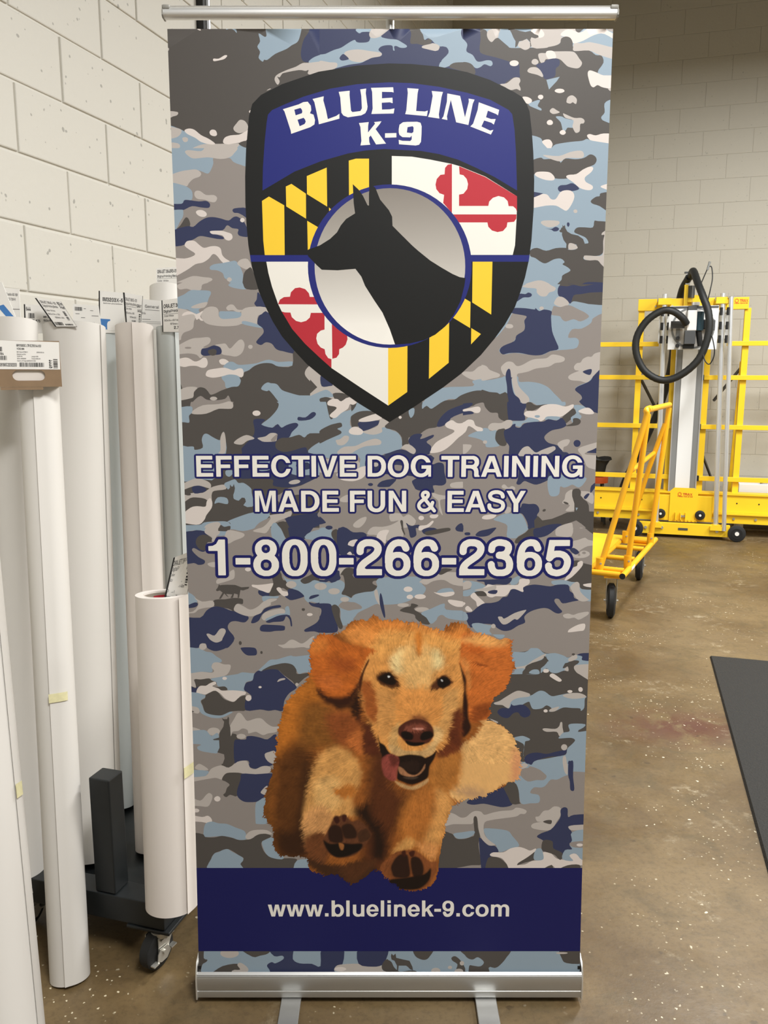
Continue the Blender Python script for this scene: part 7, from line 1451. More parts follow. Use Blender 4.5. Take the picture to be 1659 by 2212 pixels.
# ------------------------------------------------------------------ rolls of print media
def roll(label, a, b, r, m, flap=None, tape=None, core=.038, group=None, extra=None, mono=False, lift=.40):
    """a paper roll standing from a to b; flap = side of its loose end as sin(angle) seen from the front; tape = heights"""
    a, b = Vector(a), Vector(b); t = (b-a).normalized(); L = (b-a).length
    root = empty('media_roll', a, label, 'paper roll', group)
    core = min(core, r*.8)
    vw = Vector((-a.x, -a.y, 0)).normalized()            # towards the viewer's side
    rt = Vector((-vw.y, vw.x, 0)); rt = (rt - t*rt.dot(t)).normalized(); fr = rt.cross(t); 
    if fr.dot(vw) < 0: fr = -fr
    m_ = MB(); m_.ring(a, b, r, core+.004, 56); m_.build('wound_paper', m, root, True)
    m_ = MB(); m_.ring(a+t*.002, b-t*.004, core+.0038, core, 32); c_ = m_.build('core', M['core'], root, True)
    def arc(th0, th1, z0, z1, rr, thick, n=28, lift0=0, facet=0):
        vs = []
        for k in range(n+1):
            th = th0+(th1-th0)*k/n; q = rr + lift0*max(0, 1-k/(n*.35))**2
            if facet: q = rr/math.cos(min(facet, max(0, th0+facet-th)))
            d = rt*math.sin(th)+fr*math.cos(th)
            for z in (z0, z1):
                for e_ in (0, thick): vs.append(a+t*z+d*(q+e_))
        fs = []
        for k in range(n):
            i = k*4; j = i+4
            fs += [(i, i+2, j+2, j), (i+1, j+1, j+3, i+3), (i, j, j+1, i+1), (i+2, i+3, j+3, j+2)]
        fs += [(0, 1, 3, 2), (n*4, n*4+2, n*4+3, n*4+1)]
        return MB().add(vs, fs)
    if flap is not None:
        th = math.asin(max(-.98, min(.98, flap)))
        arc(th, th+2.2, .001, L-.001, r+.0004, .0005, 36, 0, lift).build('loose_end', m, root, True)
        if tape:
            for z, w0, w1, h in tape:
                tm = arc(th-.02, th+w1+.25, z-h/2, z+h/2, r+.0030, .0006, 24, 0, lift+.02); tm.build('tape_strip', M['tape'], root, True)
    return root
RW = {}
RW['A'] = roll('nearest large white roll, cut by the left picture edge, with tape', (-.697,1.326,0), (-.868,1.64,1.37), .075, M['paper'], .80, [(.62,.5,.10,.026)], lift=.2)
RW['B'] = roll('white roll behind the cardboard end box, left of the taped slim roll', (-.905,1.885,.12), (-.928,2.13,1.515), .0552, M['paper'], None)
RW['C'] = roll('slim white roll standing on the floor with brown cardboard end box on top', (-.733,1.72,0), (-.812,1.972,1.425), .0440, M['paper'], -.25, [(.66,.55,.6,.02)])
RW['E'] = roll('fat white roll with bright right edge, behind the slim roll with the cardboard box', (-.784,2.035,.12), (-.82,2.245,1.508), .078, M['paper'], .80, lift=.2)
RW['F'] = roll('narrow bluish white roll just right of the fat roll', (-.785,2.28,.12), (-.805,2.50,1.52), .0412, M['paper_b'], None)
RW['G'] = roll('warm white roll with a tape strip above the short roll', (-.622,2.058,.12), (-.687,2.33,1.512), .050, M['paper_w'], -.10, [(.56,.35,.6,.02)])
RW['I'] = roll('slim bluish white roll partly hidden by the banner edge', (-.553,2.135,.12), (-.600,2.36,1.51), .0335, M['paper_b'], .45)
RW['J'] = roll('short thick white roll with open core and tape, beside the banner edge', (-.488,1.727,.184), (-.492,1.785,.905), .0595, M['paper_w'], .50, [(.33,.42,.35,.025)])
RW['K'] = roll('tallest white roll at the back, rising above the others beside the banner', (-.64,2.30,.12), (-.686,2.70,1.648), .0530, M['paper'], None)
# red maker's sticker inside the core of the short roll
aJ, bJ = Vector((-.488,1.725,.17)), Vector((-.492,1.785,.905)); tJ = (bJ-aJ).normalized()
xJ, yJ = frame(tJ)
m_ = MB(); vs = []
for k in range(9):
    th = math.radians(66+k*9)
    for z in (-.012, -.055): vs.append(bJ+tJ*z+(Vector((math.cos(th), math.sin(th), 0))-tJ*0)*.0374)
m_.add(vs, [(2*k, 2*k+1, 2*k+3, 2*k+2) for k in range(8)]); m_.build('core_sticker', M['red'], RW['J'])
m_ = MB(); d0 = Vector((math.cos(math.radians(100)), math.sin(math.radians(100)), 0)); sx_ = Vector((d0.y, -d0.x, 0))
lay, wdt = line_of('no', .06); loops = []
for ch, ox in lay: loops += [np.stack([(l[:, 0]+ox), l[:, 1]], 1)*.045 for l in GL[ch][0]]
P_, F_ = text_tris(loops); m_.add([bJ+tJ*(-.044)+d0*.0362+sx_*(p[0]-.02)+Vector((0, 0, 1))*p[1] for p in P_], [tuple(map(int, f)) for f in F_]); m_.build('sticker_lettering', M['card'], RW['J'])
# dirty smudges on the edge of the nearest roll are in its paper
# square corrugated end box on the slim roll
e = empty('end_box', (-.839,1.956,1.358), 'brown cardboard end box with oval hand hole and white barcode label on a slim roll', 'box', None, math.radians(23))
Rb = Matrix.Rotation(math.radians(23), 3, 'Z'); Ob = Vector((-.839,1.956,1.358))
def bl(x, y, z): return Ob + Rb @ Vector((x, y, z))
x0, x1, yf, yk, z0, z1 = -.082, .079, -.080, .080, 0, .102
th = .004
m_ = MB(); hx0, hx1, hzc, hr = -.023, .045, .0255, .0115
outer = [(x0,z0), (x1,z0), (x1,z1), (x0,z1)]
hole = [(hx1-hr+hr*math.sin(q), hzc-hr*math.cos(q)) for q in np.linspace(0, math.pi, 9)]+[(hx0+hr-hr*math.sin(q), hzc+hr*math.cos(q)) for q in np.linspace(0, math.pi, 9)]
P_, F_ = text_tris([np.array(outer), np.array(hole)])
k = len(P_); vs = [bl(p[0], yf, p[1]) for p in P_]+[bl(p[0], yf+th, p[1]) for p in P_]
fs = [tuple(map(int, f)) for f in F_]+[tuple(int(i)+k for i in f[::-1]) for f in F_]
m_.add(vs, fs)
for lp in (outer, hole):
    n_ = len(lp); m_.add([bl(p[0], yf, p[1]) for p in lp]+[bl(p[0], yf+th, p[1]) for p in lp], [(i, (i+1) % n_, n_+(i+1) % n_, n_+i) for i in range(n_)])
m_.build('front_panel', M['cbox'], e)
for nm, c_, sz in (('side_panel', (x0+th/2, (yf+yk)/2+.002, (z0+z1)/2), (th, yk-yf-.010, z1-z0)), ('side_panel', (x1-th/2, (yf+yk)/2+.002, (z0+z1)/2), (th, yk-yf-.010, z1-z0)),
                   ('rear_panel', ((x0+x1)/2, yk-th/2, (z0+z1)/2), (x1-x0, th, z1-z0))):
    m_ = MB(); m_.box(bl(*c_), sz, Rb); m_.build(nm, M['cbox'], e)
m_ = MB(); m_.box(bl(0, 0, z1-.004), (x1-x0-.01, yk-yf-.012, .003), Rb); m_.build('lid_panel', M['cbox'], e)
m_ = MB(); m_.box(bl(0, -.010, hzc), (.14, .003, .045), Rb); m_.box(bl(0, -.0755+.004, hzc), (.001, .001, .001), Rb)
m_ = MB(); m_.box(bl(.0, yf+.0065, .030), (.118, .001, .056), Rb); m_.build('inner_sheet', M['paper_w'], e)
m_ = MB(); m_.box(bl(-.005, yf+.0035, z0-.0035), (.088, .007, .006), Rb); m_.build('tuck_flap', M['cbox'], e)
lb = bpy.data.objects.new('barcode_label', None); link(lb, e)
card(None, None, None, [bl(-.062,yf-.0008,.1025), bl(.0785,yf-.0008,.0995), bl(.0775,yf-.0008,.0385), bl(-.0635,yf-.0008,.0395)],
     [('t','6444',.02,.17,.13,'ink',.10), ('b',.02,.22,.16,.38,12), ('t','A006094',.03,.50,.09,'ink',.15), ('b',.03,.53,.22,.68,16),
      ('t','ZF2906190C2202203',.04,.90,.12,'ink',.32), ('b',.40,.76,.76,.91,30), ('t','MPI1105SC LTR EZRS 54X50',.37,.20,.09,'ink',.36), ('t','YDS 3IN',.37,.31,.07,'ink',.11),
      ('t','Mfr Date 07REV1',.37,.41,.045,'ink_g',.16), ('t','2019-02-04',.66,.41,.045,'ink_g',.11), ('t','Remark active',.37,.49,.045,'ink_g',.13), ('t','Width 54',.37,.56,.045,'ink_g',.08),
      ('t','Length 150',.58,.56,.045,'ink_g',.10), ('t','Size: 4000255',.37,.64,.045,'ink_g',.13), ('t','Total 4050.00',.58,.64,.045,'ink_g',.13), ('t','Country of Origin UNITED STATES',.37,.72,.045,'ink_g',.27),
      ('b',.90,.62,.965,.96,9), ('t','6444',.885,.95,.05,'ink',None,1)], .0008, parent=lb)

# cards stuck into the roll ends -------------------------------------------------------
media = lambda n_, w_: [('t',n_,.05,.20,.13,'ink',w_), ('t','Digital Printing Media',.05,.36,.09,'ink',.86), ('r',.03,.40,.97,.41,'ink_g'),
    ('t','Color  White',.05,.52,.07,'ink_g',.45), ('t','Size  60 x 50 Yds',.05,.67,.07,'ink_g',.62), ('t','1220mm x 45m',.32,.80,.06,'ink_g',.45), ('t','Option 3',.05,.92,.06,'ink_g',.35)]
GR = None
card('media_card', 'tilted white card with blue corner at the left edge above the boxed roll', 'sign', [(-.985,2.112,1.631), (-.941,2.108,1.608), (-.904,2.093,1.514), (-.998,2.093,1.514)],
     [('p',[(.53,.66),(.75,.60),(1,.98),(.80,.98)],'ink_b'), ('t','brite',.30,.84,.07,'ink_g',.16)], .002, 'card')
card('media_card', 'pale card with faint lettering behind the tilted blue-cornered card', 'sign', [(-.975,2.165,1.602), (-.924,2.164,1.597), (-.922,2.155,1.514), (-.975,2.155,1.514)],
     [('t','Translite ABC-130P',.36,.22,.08,'ink_g',.56), ('t','ST2-T30P-R',.40,.36,.08,'ink_g',.40), ('r',.3,.60,.98,.62,'ink_g'), ('r',.3,.88,.98,.89,'ink_g')], .002, 'card')
card('media_card', 'white inventory card reading 6444 with a barcode, left of the slanted card', 'sign', [(-.939,2.221,1.564), (-.852,2.220,1.558), (-.846,2.212,1.490), (-.938,2.212,1.490)],
     [('r',0,0,.04,1,'card_dk'), ('t','6444',.06,.22,.14,'ink',.14), ('b',.13,.30,.30,.48,9), ('t','SQ FT: 675',.08,.62,.10,'ink',.38), ('b',.14,.68,.30,.76,9),
      ('t','Mfr Date',.56,.45,.07,'ink',.3), ('t','Size 54',.56,.58,.07,'ink',.25), ('t','Width 54',.56,.70,.07,'ink',.3), ('b',.66,.78,.94,.88,12)], .003)
card('media_card', 'strongly slanted white media card with a thick black left edge and handwriting', 'sign', [(-.891,2.176,1.576), (-.826,2.175,1.568), (-.783,2.160,1.504), (-.838,2.160,1.504)],
     [('r',0,0,.07,1,'card_dk'), ('t','ORAJET 3164G - 010',.12,.17,.10,'ink_g',.62), ('t','Digital Printing Media',.12,.30,.09,'ink_g',.6), ('t','60 in',.80,.18,.13,'ink',.2), ('t','Pearl',.82,.32,.13,'ink',.2),
      ('t','Color White',.10,.45,.06,'ink_g',.4), ('t','Size 54 x 50',.10,.58,.06,'ink_g',.5), ('t','1220mm x 45m',.3,.70,.06,'ink_g',.4), ('b',.10,.84,.48,.96,18), ('b',.55,.90,.9,.96,14), ('b',.80,.42,.90,.78,8)], .005)
card('media_card', 'small white shipping label card with faint print, behind the fat roll', 'sign', [(-.862,2.360,1.575), (-.791,2.359,1.570), (-.783,2.350,1.500), (-.862,2.350,1.500)],
     [('b',.08,.10,.36,.24,12), ('r',.42,.14,.5,.16,'ink_g'), ('r',.66,.2,.78,.22,'ink_g'), ('r',.1,.34,.25,.36,'ink_g'), ('r',.7,.40,.95,.42,'ink_g'), ('r',.3,.48,.45,.50,'ink_g'), ('b',.36,.66,.80,.78,14)], .002, 'card')
card('media_card', 'large beige card reading IM3203X-5 with a blue patch and white hexagon', 'sign', [(-.825,2.470,1.620), (-.752,2.469,1.614), (-.752,2.452,1.500), (-.825,2.452,1.500)],
     [('r',0,0,.05,1,'card_dk'), ('t','IM3203X-5',.16,.24,.095,'ink',.80), ('t','Satin matt gloss laminate',.18,.30,.03,'ink_g',.75), ('p',[(.03,.66),(.45,.67),(.45,.92),(.03,.91)],'ink_b'),
      ('p',[(.36,.73),(.77,.62),(1,.72),(1,.95),(.36,.95),(.33,.90),(.33,.78)],'card',.0008), ('t','m brite',.40,.82,.055,'ink',.46)], .003)
card('media_card', 'tilted media card with handwritten GRAY BACK 3 MIL and black left edge', 'sign', [(-.722,2.362,1.606), (-.668,2.361,1.597), (-.674,2.346,1.512), (-.714,2.346,1.515)],
     [('r',0,0,.09,1,'card_dk'), ('t','ORAJET 3651G - 070',.10,.24,.10,'ink_g',.62), ('t','Digital Printing Media',.10,.36,.08,'ink_g',.6), ('t','GRAY',.72,.40,.10,'ink',.26), ('t','BACK',.78,.54,.09,'ink',.22),
      ('r',.08,.40,.7,.41,'ink_g'), ('t','Color White',.08,.50,.06,'ink_g',.35), ('t','Size 54 x 50',.08,.63,.06,'ink_g',.5), ('t','1370mm 45m',.3,.75,.06,'ink_g',.4), ('b',.86,.60,.97,.92,9), ('t','3 MIL',.42,.90,.09,'ink',.3)], .005)
card('media_card', 'white card with General written in script, between the two media cards', 'sign', [(-.703,2.424,1.595), (-.636,2.423,1.588), (-.632,2.410,1.508), (-.700,2.410,1.508)],
     [('t','General',.34,.28,.10,'ink_g',.58), ('r',.34,.34,.95,.355,'ink_g'), ('t','3-54',.20,.50,.07,'ink_g',.16), ('r',.2,.66,.55,.675,'ink_g'), ('r',.2,.74,.98,.75,'ink_g'), ('r',.2,.80,.98,.81,'ink_g')], .002, 'card')
card('media_card', 'media card reading ORAJET 365 next to the banner edge, with 2.7 in bold handwriting', 'sign', [(-.608,2.330,1.582), (-.556,2.331,1.589), (-.554,2.317,1.497), (-.606,2.317,1.497)],
     [('r',0,0,.05,1,'card_dk'), ('t','ORAJET 365',.10,.26,.12,'ink',.88), ('t','Digital Printing',.10,.40,.085,'ink',.86), ('r',.08,.44,.97,.45,'ink_g'), ('t','Color White',.12,.53,.06,'ink_g',.5), ('t','Size 54 x 50 Yds',.12,.67,.06,'ink_g',.75),
      ('t','1370mm x 4',.42,.78,.06,'ink_g',.5), ('t','2.79',.62,.91,.09,'ink',.36)], .004)
card('media_card', 'topmost media card reading ORAJET 3640RS-010, on the tallest roll beside the banner', 'sign', [(-.715,2.692,1.708), (-.640,2.693,1.713), (-.637,2.680,1.628), (-.714,2.681,1.628)],
     media('ORAJET 3640RS-010', .84), .002, 'card')
card('media_card', 'slanted media card with black edge standing in the open core of the short roll', 'sign', [(-.466,1.790,.986), (-.420,1.793,1.003), (-.442,1.772,.875), (-.487,1.768,.893)],
     [('r',0,0,.08,1,'card_dk'), ('t','ORAJET 3640RS',.06,.20,.11,'ink_g',.86), ('t','Digital Printing Media',.06,.32,.09,'ink_g',.9), ('t','Color White',.06,.43,.06,'ink_g',.45), ('t','Size 30 x 50 Yds',.06,.55,.06,'ink_g',.6),
      ('t','760mm x 45m',.3,.65,.06,'ink_g',.5), ('t','Option 1',.06,.78,.06,'ink_g',.35), ('b',.08,.86,.45,.97,12), ('b',.5,.80,.9,.84,14), ('b',.82,.30,.93,.62,8)], .005)

# ------------------------------------------------------------------ black roll dolly
e = empty('roll_dolly', W(1.55, -1.05, 0), 'black steel dolly frame with upright post under the paper rolls', 'dolly')
uF, uB, vR, vL_ = 1.548, 2.42, -.994, -1.46
def dbox(nm, *a, m='steel_blk', bev=.002):
    m_ = MB(); rbox(m_, *a, bev); return m_.build(nm, M[m], e)
dbox('frame_beam', uF-.025, uF+.035, vL_, vR, .10, .165); dbox('frame_beam', uB-.03, uB+.03, vL_, vR, .10, .165)
dbox('frame_beam', uF+.036, uB-.031, vR-.055, vR, .10, .165); dbox('frame_beam', uF+.036, uB-.031, vL_, vL_+.055, .10, .165)
dbox('shelf', uF+.037, uB-.032, vL_+.056, vR-.056, .10, .112)
dbox('post', uF-.022, uF+.033, vR-.185, vR-.13, .166, .457, bev=.003)
dbox('corner_plate', uF-.03, uF+.10, vR-.10, vR+.015, .092, .0995)
for (cu, cv) in ((uF-.006, vR-.020), (uF+.03, vL_+.05), (uB-.03, vR-.045), (uB-.03, vL_+.05)):
    ax = Vector((math.cos(-.45), math.sin(-.45), 0))     # axle direction of the swivelled wheel
    p0 = W(cu, cv, 0); fw = Vector((-ax.y, ax.x, 0)); wc = p0 - fw*.014 + Vector((0, 0, .045)) - ax*.006
    m_ = MB(); m_.tube([wc-ax*.016, wc-ax*.012, wc+ax*.012, wc+ax*.016], .045, 32, True, [.039, .045, .045, .039]); w_ = m_.build('caster_wheel', M['rubber'], e, True)
    m_ = MB(); m_.cyl(p0+Vector((0, 0, .080)), p0+Vector((0, 0, .092)), .026, 24); m_.cyl(p0+Vector((0, 0, .074)), p0+Vector((0, 0, .080)), .021, 24); m_.build('swivel_ring', M['zinc'], e, True)
    m_ = MB()
    for s_ in (-1, 1):
        o_ = wc+ax*s_*.019
        m_.prism([(-.014,-.012), (.012,-.014), (.038,.034), (.030,.042), (-.014,.038)], o_-ax*.001, fw, Vector((0, 0, 1)), ax, .002)
    m_.box(p0+Vector((0, 0, .076))-ax*.003, (.044, .044, .003), Matrix((ax, fw, Vector((0, 0, 1)))).transposed()); m_.build('caster_fork', M['zinc'], e)
    m_ = MB(); o_ = wc+ax*.022
    m_.prism([(-.022,-.014), (-.010,-.022), (.010,-.022), (.024,-.008), (.012,.010), (-.012,.012), (-.020,.002)], o_, fw, Vector((0, 0, 1)), ax, .002)
    m_.cyl(o_, o_+ax*.006, .0055, 10); m_.box(o_+fw*.031-Vector((0, 0, .004)), (.012, .018, .003), Matrix((ax, fw, Vector((0, 0, 1)))).transposed())
    m_.box(o_-fw*.030-Vector((0, 0, .016)), (.012, .018, .003), Matrix((ax, fw, Vector((0, 0, 1)))).transposed()); m_.build('brake_lever', M['zinc'], e)

# ------------------------------------------------------------------ rubber mat on the floor
m_ = MB(); P4 = [Vector((1.602,3.893,0)), Vector((1.079,2.121,0))]; d = (P4[0]-P4[1]).normalized(); n2 = Vector((d.y, -d.x, 0))
q0 = P4[1]-d*.15; q = [P4[0], P4[0]+n2*.9, q0+n2*.9, q0]
ins_ = [(p+(sum(q, Vector())/4-p).normalized()*.014) for p in q]
m_.add([p+Vector((0,0,.0003)) for p in q]+[p+Vector((0,0,.011)) for p in ins_], [(3,2,1,0), (4,5,6,7), (0,1,5,4), (1,2,6,5), (2,3,7,6), (3,0,4,7)])
o = m_.build('floor_mat', M['mat']); tag(o, 'dark grey pebbled rubber mat on the brown floor at the right', 'mat')

# ------------------------------------------------------------------ yellow vertical panel saw
ps = empty('panel_saw', W(7.4, .42, 0), 'yellow vertical panel saw with steel guide tubes and black hose against the far wall', 'panel saw')
def sb(nm, *a, m='yellow', bev=0):
    m_ = MB(); rbox(m_, *a, bev); return m_.build(nm, M[m], ps)
US = 7.45
for v_, z0_, z1_ in ((.020, .36, 1.88), (.298, .36, 1.6), (.56, .36, 1.6), (.845, .36, 1.88)):
    sb('frame_upright', US, US+.05, v_-.024, v_+.024, z0_, z1_, bev=.002)
for z_, a_, b_ in ((1.597, -1.25, .170), (1.322, -1.25, .285), (.915, -1.25, .345), (.485, -1.25, .355), (1.597, .700, 1.9), (1.322, .529, 1.9), (.915, .536, 1.9), (.480, .548, 1.9)):
    sb('frame_rail', US-.031, US-.001, a_, b_, z_-.019, z_+.019, bev=.002)
for v_ in (-.5, -1.2, 1.5): sb('frame_upright', US, US+.05, v_-.024, v_+.024, .36, 1.62, bev=.002)
for v_, zz in ((.355, .915), (.355, .487), (.53, .915), (.54, .48), (.53, 1.322)):
    s_ = 1 if v_ > .4 else -1
    sb('end_plug', US-.033, US, v_-.006*1, v_+.012, zz-.022, zz+.022, m='blk_pl')
# header
sb('header_beam', US-.02, US+.06, -.010, .845, 1.87, 1.965, bev=.002)
# braces
for (p, q_, mt, w_) in ((W(7.53,.03,1.33), W(7.8,.18,1.05), 'dkgrey', .018), (W(7.53,.83,1.40), W(7.8,.66,1.12), 'dkgrey', .018), (W(7.53,.565,.70), W(7.75,.68,.44), 'dkgrey', .016),
                     (W(7.52,.835,1.45), W(7.85,.84,.05), 'yellow', .034), (W(7.52,.02,1.45), W(7.85,.02,.05), 'yellow', .034)):
    m_ = MB(); bar(m_, p, q_, w_, w_); m_.build('brace', M[mt], ps)
# deep bottom channel, in two lengths
for a_, b_ in ((-1.25, .34), (.53, 1.95)):
    ch = sb('bottom_channel', US-.06, US+.04, a_, b_, .205, .352)
    sb('channel_flange', US-.075, US+.045, a_, b_, .353, .368); sb('shelf_ledge', US-.11, US-.061, a_, b_, .192, .204)
    sb('lower_lip', US-.085, US-.05, a_, b_, .118, .191)
    v_ = a_+.14
    while v_ < b_-.05:
        m_ = MB(); m_.cyl(W(US-.0855, v_, .158), W(US-.094, v_, .158), .010, 12); m_.build('bolt', M['zinc'], ps, True)
        m_ = MB(); m_.cyl(W(US-.0605, v_+.02, .285), W(US-.0625, v_+.02, .285), .006, 10); m_.build('bolt_hole', M['blk_pl'], ps)
        v_ += .17
# carriage column
sb('column', 7.38, US-.033, .362, .478, .36, 1.60, m='wht_pl'); sb('column_flange', 7.385, US-.02, .318, .361, .36, 1.60, m='midgrey'); sb('column_flange', 7.385, US-.02, .479, .522, .36, 1.60, m='midgrey')
sb('column_edge', 7.375, 7.384, .308, .317, .36, 1.60, m='chrome'); sb('column_edge', 7.375, 7.384, .523, .532, .36, 1.60, m='chrome')
# base plates
sb('base_plate', 7.30, 7.33, .225, .665, .130, .345, bev=.002)
m_ = MB(); m_.prism([(.325,.125), (.545,.125), (.545,.385), (.515,.412), (.355,.412), (.325,.385)], W(7.298, 0, 0), W(0, 1, 0), Vector((0, 0, 1)), W(-1, 0, 0), .012); m_.build('nameplate_panel', M['yellow'], ps)
sb('foot_plate', 7.20, 7.24, .09, .80, .028, .125, bev=.002); sb('foot_shelf', 7.24, 7.45, .12, .78, .028, .045)
for k in range(7):
    m_ = MB(); v_ = .345+k*.029; m_.prism([(v_,.128), (v_+.014,.15), (v_+.028,.128), (v_+.023,.128), (v_+.014,.142), (v_+.005,.128)], W(7.282,0,0), W(0,1,0), Vector((0,0,1)), W(-1,0,0), .004); m_.build('tooth', M['yellow'], ps)
for v_ in (.375, .415, .455): sb('gusset', 7.25, 7.285, v_-.003, v_+.003, .15, .205)
for v_ in (.424, .445):
    m_ = MB(); m_.cyl(W(7.285, v_, .175), W(7.27, v_, .175), .010, 12); m_.build('bolt', M['zinc'], ps, True)
for v_, z_ in ((.14,.08), (.27,.085), (.70,.075)):
    m_ = MB(); m_.cyl(W(7.2, v_, z_), W(7.188, v_, z_), .012, 12); m_.build('bolt', M['zinc'], ps, True)
sb('rating_plate', 7.196, 7.199, .40, .475, .07, .088, m='dkgrey')
for v_, z_, r_ in ((.054,.072,.068), (.850,.070,.068), (.256,.190,.040), (.569,.190,.040)):
    w_ = .03 if r_ > .05 else .018; c0 = W(7.155 if r_ > .05 else 7.262, v_, z_)
    m_ = MB(); a_ = W(1, 0, 0); m_.tube([c0, c0+a_*.004, c0+a_*(w_-.004), c0+a_*w_], r_, 36, True, [r_-.006, r_, r_, r_-.006]); wh = m_.build('wheel', M['rubber'], ps, True)
    m_ = MB(); m_.ring(c0-a_*.002, c0, r_*.62, r_*.45, 28); m_.build('wheel_rim', M['blk_pl'], wh, True)
    m_ = MB(); m_.cyl(c0-a_*.006, c0-a_*.0001, r_*.24, 18); m_.build('hub', M['card'], wh, True)
# guide tubes
for nm, p, q_, r_ in (('guide_tube', W(7.28,.195,1.99), W(7.22,.222,.125), .0205), ('guide_tube', W(7.28,.632,1.985), W(7.22,.690,.13), .0205), ('storage_tube', W(7.24,.690,1.955), W(7.18,.752,.085), .0175)):
    m_ = MB(); m_.cyl(p, q_, r_, 24); m_.build(nm, M['chrome'], ps, True)
for v_ in (.222, .690):
    m_ = MB(); m_.prism([(-.045,.0), (.045,.0), (.045,.03), (.02,.045), (-.02,.045), (-.045,.03)], W(7.17, v_, .085), W(0,1,0), Vector((0,0,1)), W(1,0,0), .085); m_.build('tube_socket', M['yellow'], ps)
for v_ in (.195, .632):
    sb('tube_clamp', 7.25, US-.021, v_-.05, v_+.05, 1.905, 1.955)
    m_ = MB(); m_.cyl(W(7.27, v_-.055, 1.93), W(7.27, v_-.055, 1.985), .004, 8); m_.build('clamp_pin', M['zinc'], ps)
for s_ in (-.02, .02):
    m_ = MB(); m_.cyl(W(7.24, .690+s_, 1.945), W(7.24, .690+s_, 1.985), .003, 8); m_.build('clamp_pin', M['zinc'], ps)
# mast bracket on the header
sb('mast_bracket', US-.06, US-.021, .345, .375, 1.90, 2.07); sb('mast_bracket', US-.06, US-.021, .376, .47, 1.93, 1.985); sb('mast_post', US-.02, US+.02, .352, .385, 1.966, 2.165, m='alu_d')
sb('hose_saddle', US-.03, US+.03, .34, .43, 2.166, 2.176, m='dkgrey')
m_ = MB(); m_.cyl(W(7.40,.40,1.965), W(7.40,.40,2.06), .028, 18); m_.build('counterweight_pulley', M['dkgrey'], ps, True)
m_ = MB(); m_.cyl(W(7.33,.405,1.90), W(7.37,.405,2.06), .0018, 6); m_.build('lift_cable', M['zinc'], ps)
# sliding carriage with the saw
cg = sb('carriage_plate', 7.165, 7.175, .232, .600, 1.545, 1.885, m='wht_pl', bev=.002)
def cgp(nm, *a, m='wht_pl', bev=0, par=None):
    m_ = MB(); rbox(m_, *a, bev); return m_.build(nm, M[m], cg)
cgp('top_slot', 7.160, 7.1645, .235, .597, 1.868, 1.882, m='dkgrey')
m_ = MB(); m_.ring(W(7.1645,.415,1.715), W(7.161,.415,1.715), .165, .150, 48); m_.build('turntable_ring', M['midgrey'], cg, True)
m_ = MB(); m_.cyl(W(7.1645,.415,1.715), W(7.1625,.415,1.715), .149, 48); m_.build('turntable', M['card'], cg, True)
cgp('dust_hood', 7.06, 7.160, .365, .435, 1.69, 1.845, m='card', bev=.004)
cgp('hood_top', 7.07, 7.160, .368, .433, 1.846, 1.88, m='dkgrey'); cgp('hood_foot', 7.06, 7.160, .352, .432, 1.585, 1.689, m='dkgrey', bev=.003); cgp('hood_base', 7.10, 7.160, .345, .43, 1.552, 1.584, m='blk_pl')
m_ = MB(); m_.cyl(W(7.09,.462,1.835), W(7.09,.462,1.69), .026, 20); m_.build('saw_motor', M['teal'], cg, True)
m_ = MB(); m_.cyl(W(7.10,.455,1.69), W(7.10,.475,1.57), .022, 16); m_.build('saw_grip', M['blk_pl'], cg, True)
cgp('side_arm', 7.09, 7.12, .245, .35, 1.71, 1.765, m='dkgrey'); cgp('saw_arm', 7.10, 7.13, .435, .57, 1.70, 1.775, m='blk_pl', bev=.006); cgp('motor_end', 7.09, 7.13, .556, .574, 1.69, 1.77, m='dkgrey', bev=.004)
cgp('index_strip', 7.150, 7.160, .288, .318, 1.61, 1.71, m='midgrey')
m_ = MB(); m_.cyl(W(7.15,.305,1.635), W(7.12,.305,1.635), .014, 16); m_.cyl(W(7.15,.305,1.575), W(7.13,.305,1.575), .016, 16); m_.build('locking_knob', M['blk_pl'], cg, True)
cgp('top_catch', 7.13, 7.18, .40, .455, 1.886, 1.912, m='card', bev=.005)
for v_ in (.205, .645):
    for z_ in (1.84, 1.73, 1.625):
        m_ = MB(); rbox(m_, 7.262, 7.31, v_-.034, v_+.034, z_-.006, z_+.006); m_.build('bearing_bracket', M['zinc'], cg)
        m_ = MB(); m_.cyl(W(7.19, v_-.025, z_-.03), W(7.19, v_-.025, z_+.03), .011, 12); m_.cyl(W(7.19, v_+.025, z_-.03), W(7.19, v_+.025, z_+.03), .011, 12); m_.build('guide_roller', M['blk_pl'], cg, True)
    sb('bearing_plate', 7.311, 7.317, v_-.045, v_+.045, 1.60, 1.84, m='wht_pl')
# hose, cables
def spline(pts, n=8):
    P_ = [Vector(p) for p in pts]; P_ = [P_[0]*2-P_[1]]+P_+[P_[-1]*2-P_[-2]]; out = []
    for i in range(1, len(P_)-2):
        a, b, c_, d_ = P_[i-1:i+3]
        for k in range(n):
            t = k/n; out.append(.5*((2*b)+(c_-a)*t+(2*a-5*b+4*c_-d_)*t*t+(-a+3*b-3*c_+d_)*t**3))
    out.append(P_[-2]); return out
hp = [(7.42,.385,2.13), (7.30,.40,2.165), (7.12,.43,2.05), (7.02,.468,1.94), (6.98,.512,1.81), (6.97,.518,1.65), (6.97,.462,1.47), (6.98,.335,1.345), (6.99,.20,1.305), (7.0,.068,1.375), (7.0,-.003,1.505), (7.0,-.008,1.64), (7.0,.06,1.765), (7.0,.165,1.838), (7.0,.25,1.836), (7.02,.325,1.785), (7.05,.360,1.74)]
hs = bpy.data.objects.new('dust_hose', None); hs.location = ps.matrix_local.inverted() @ W(7.2,.40,1.3) if False else (0,0,0); link(hs, ps)
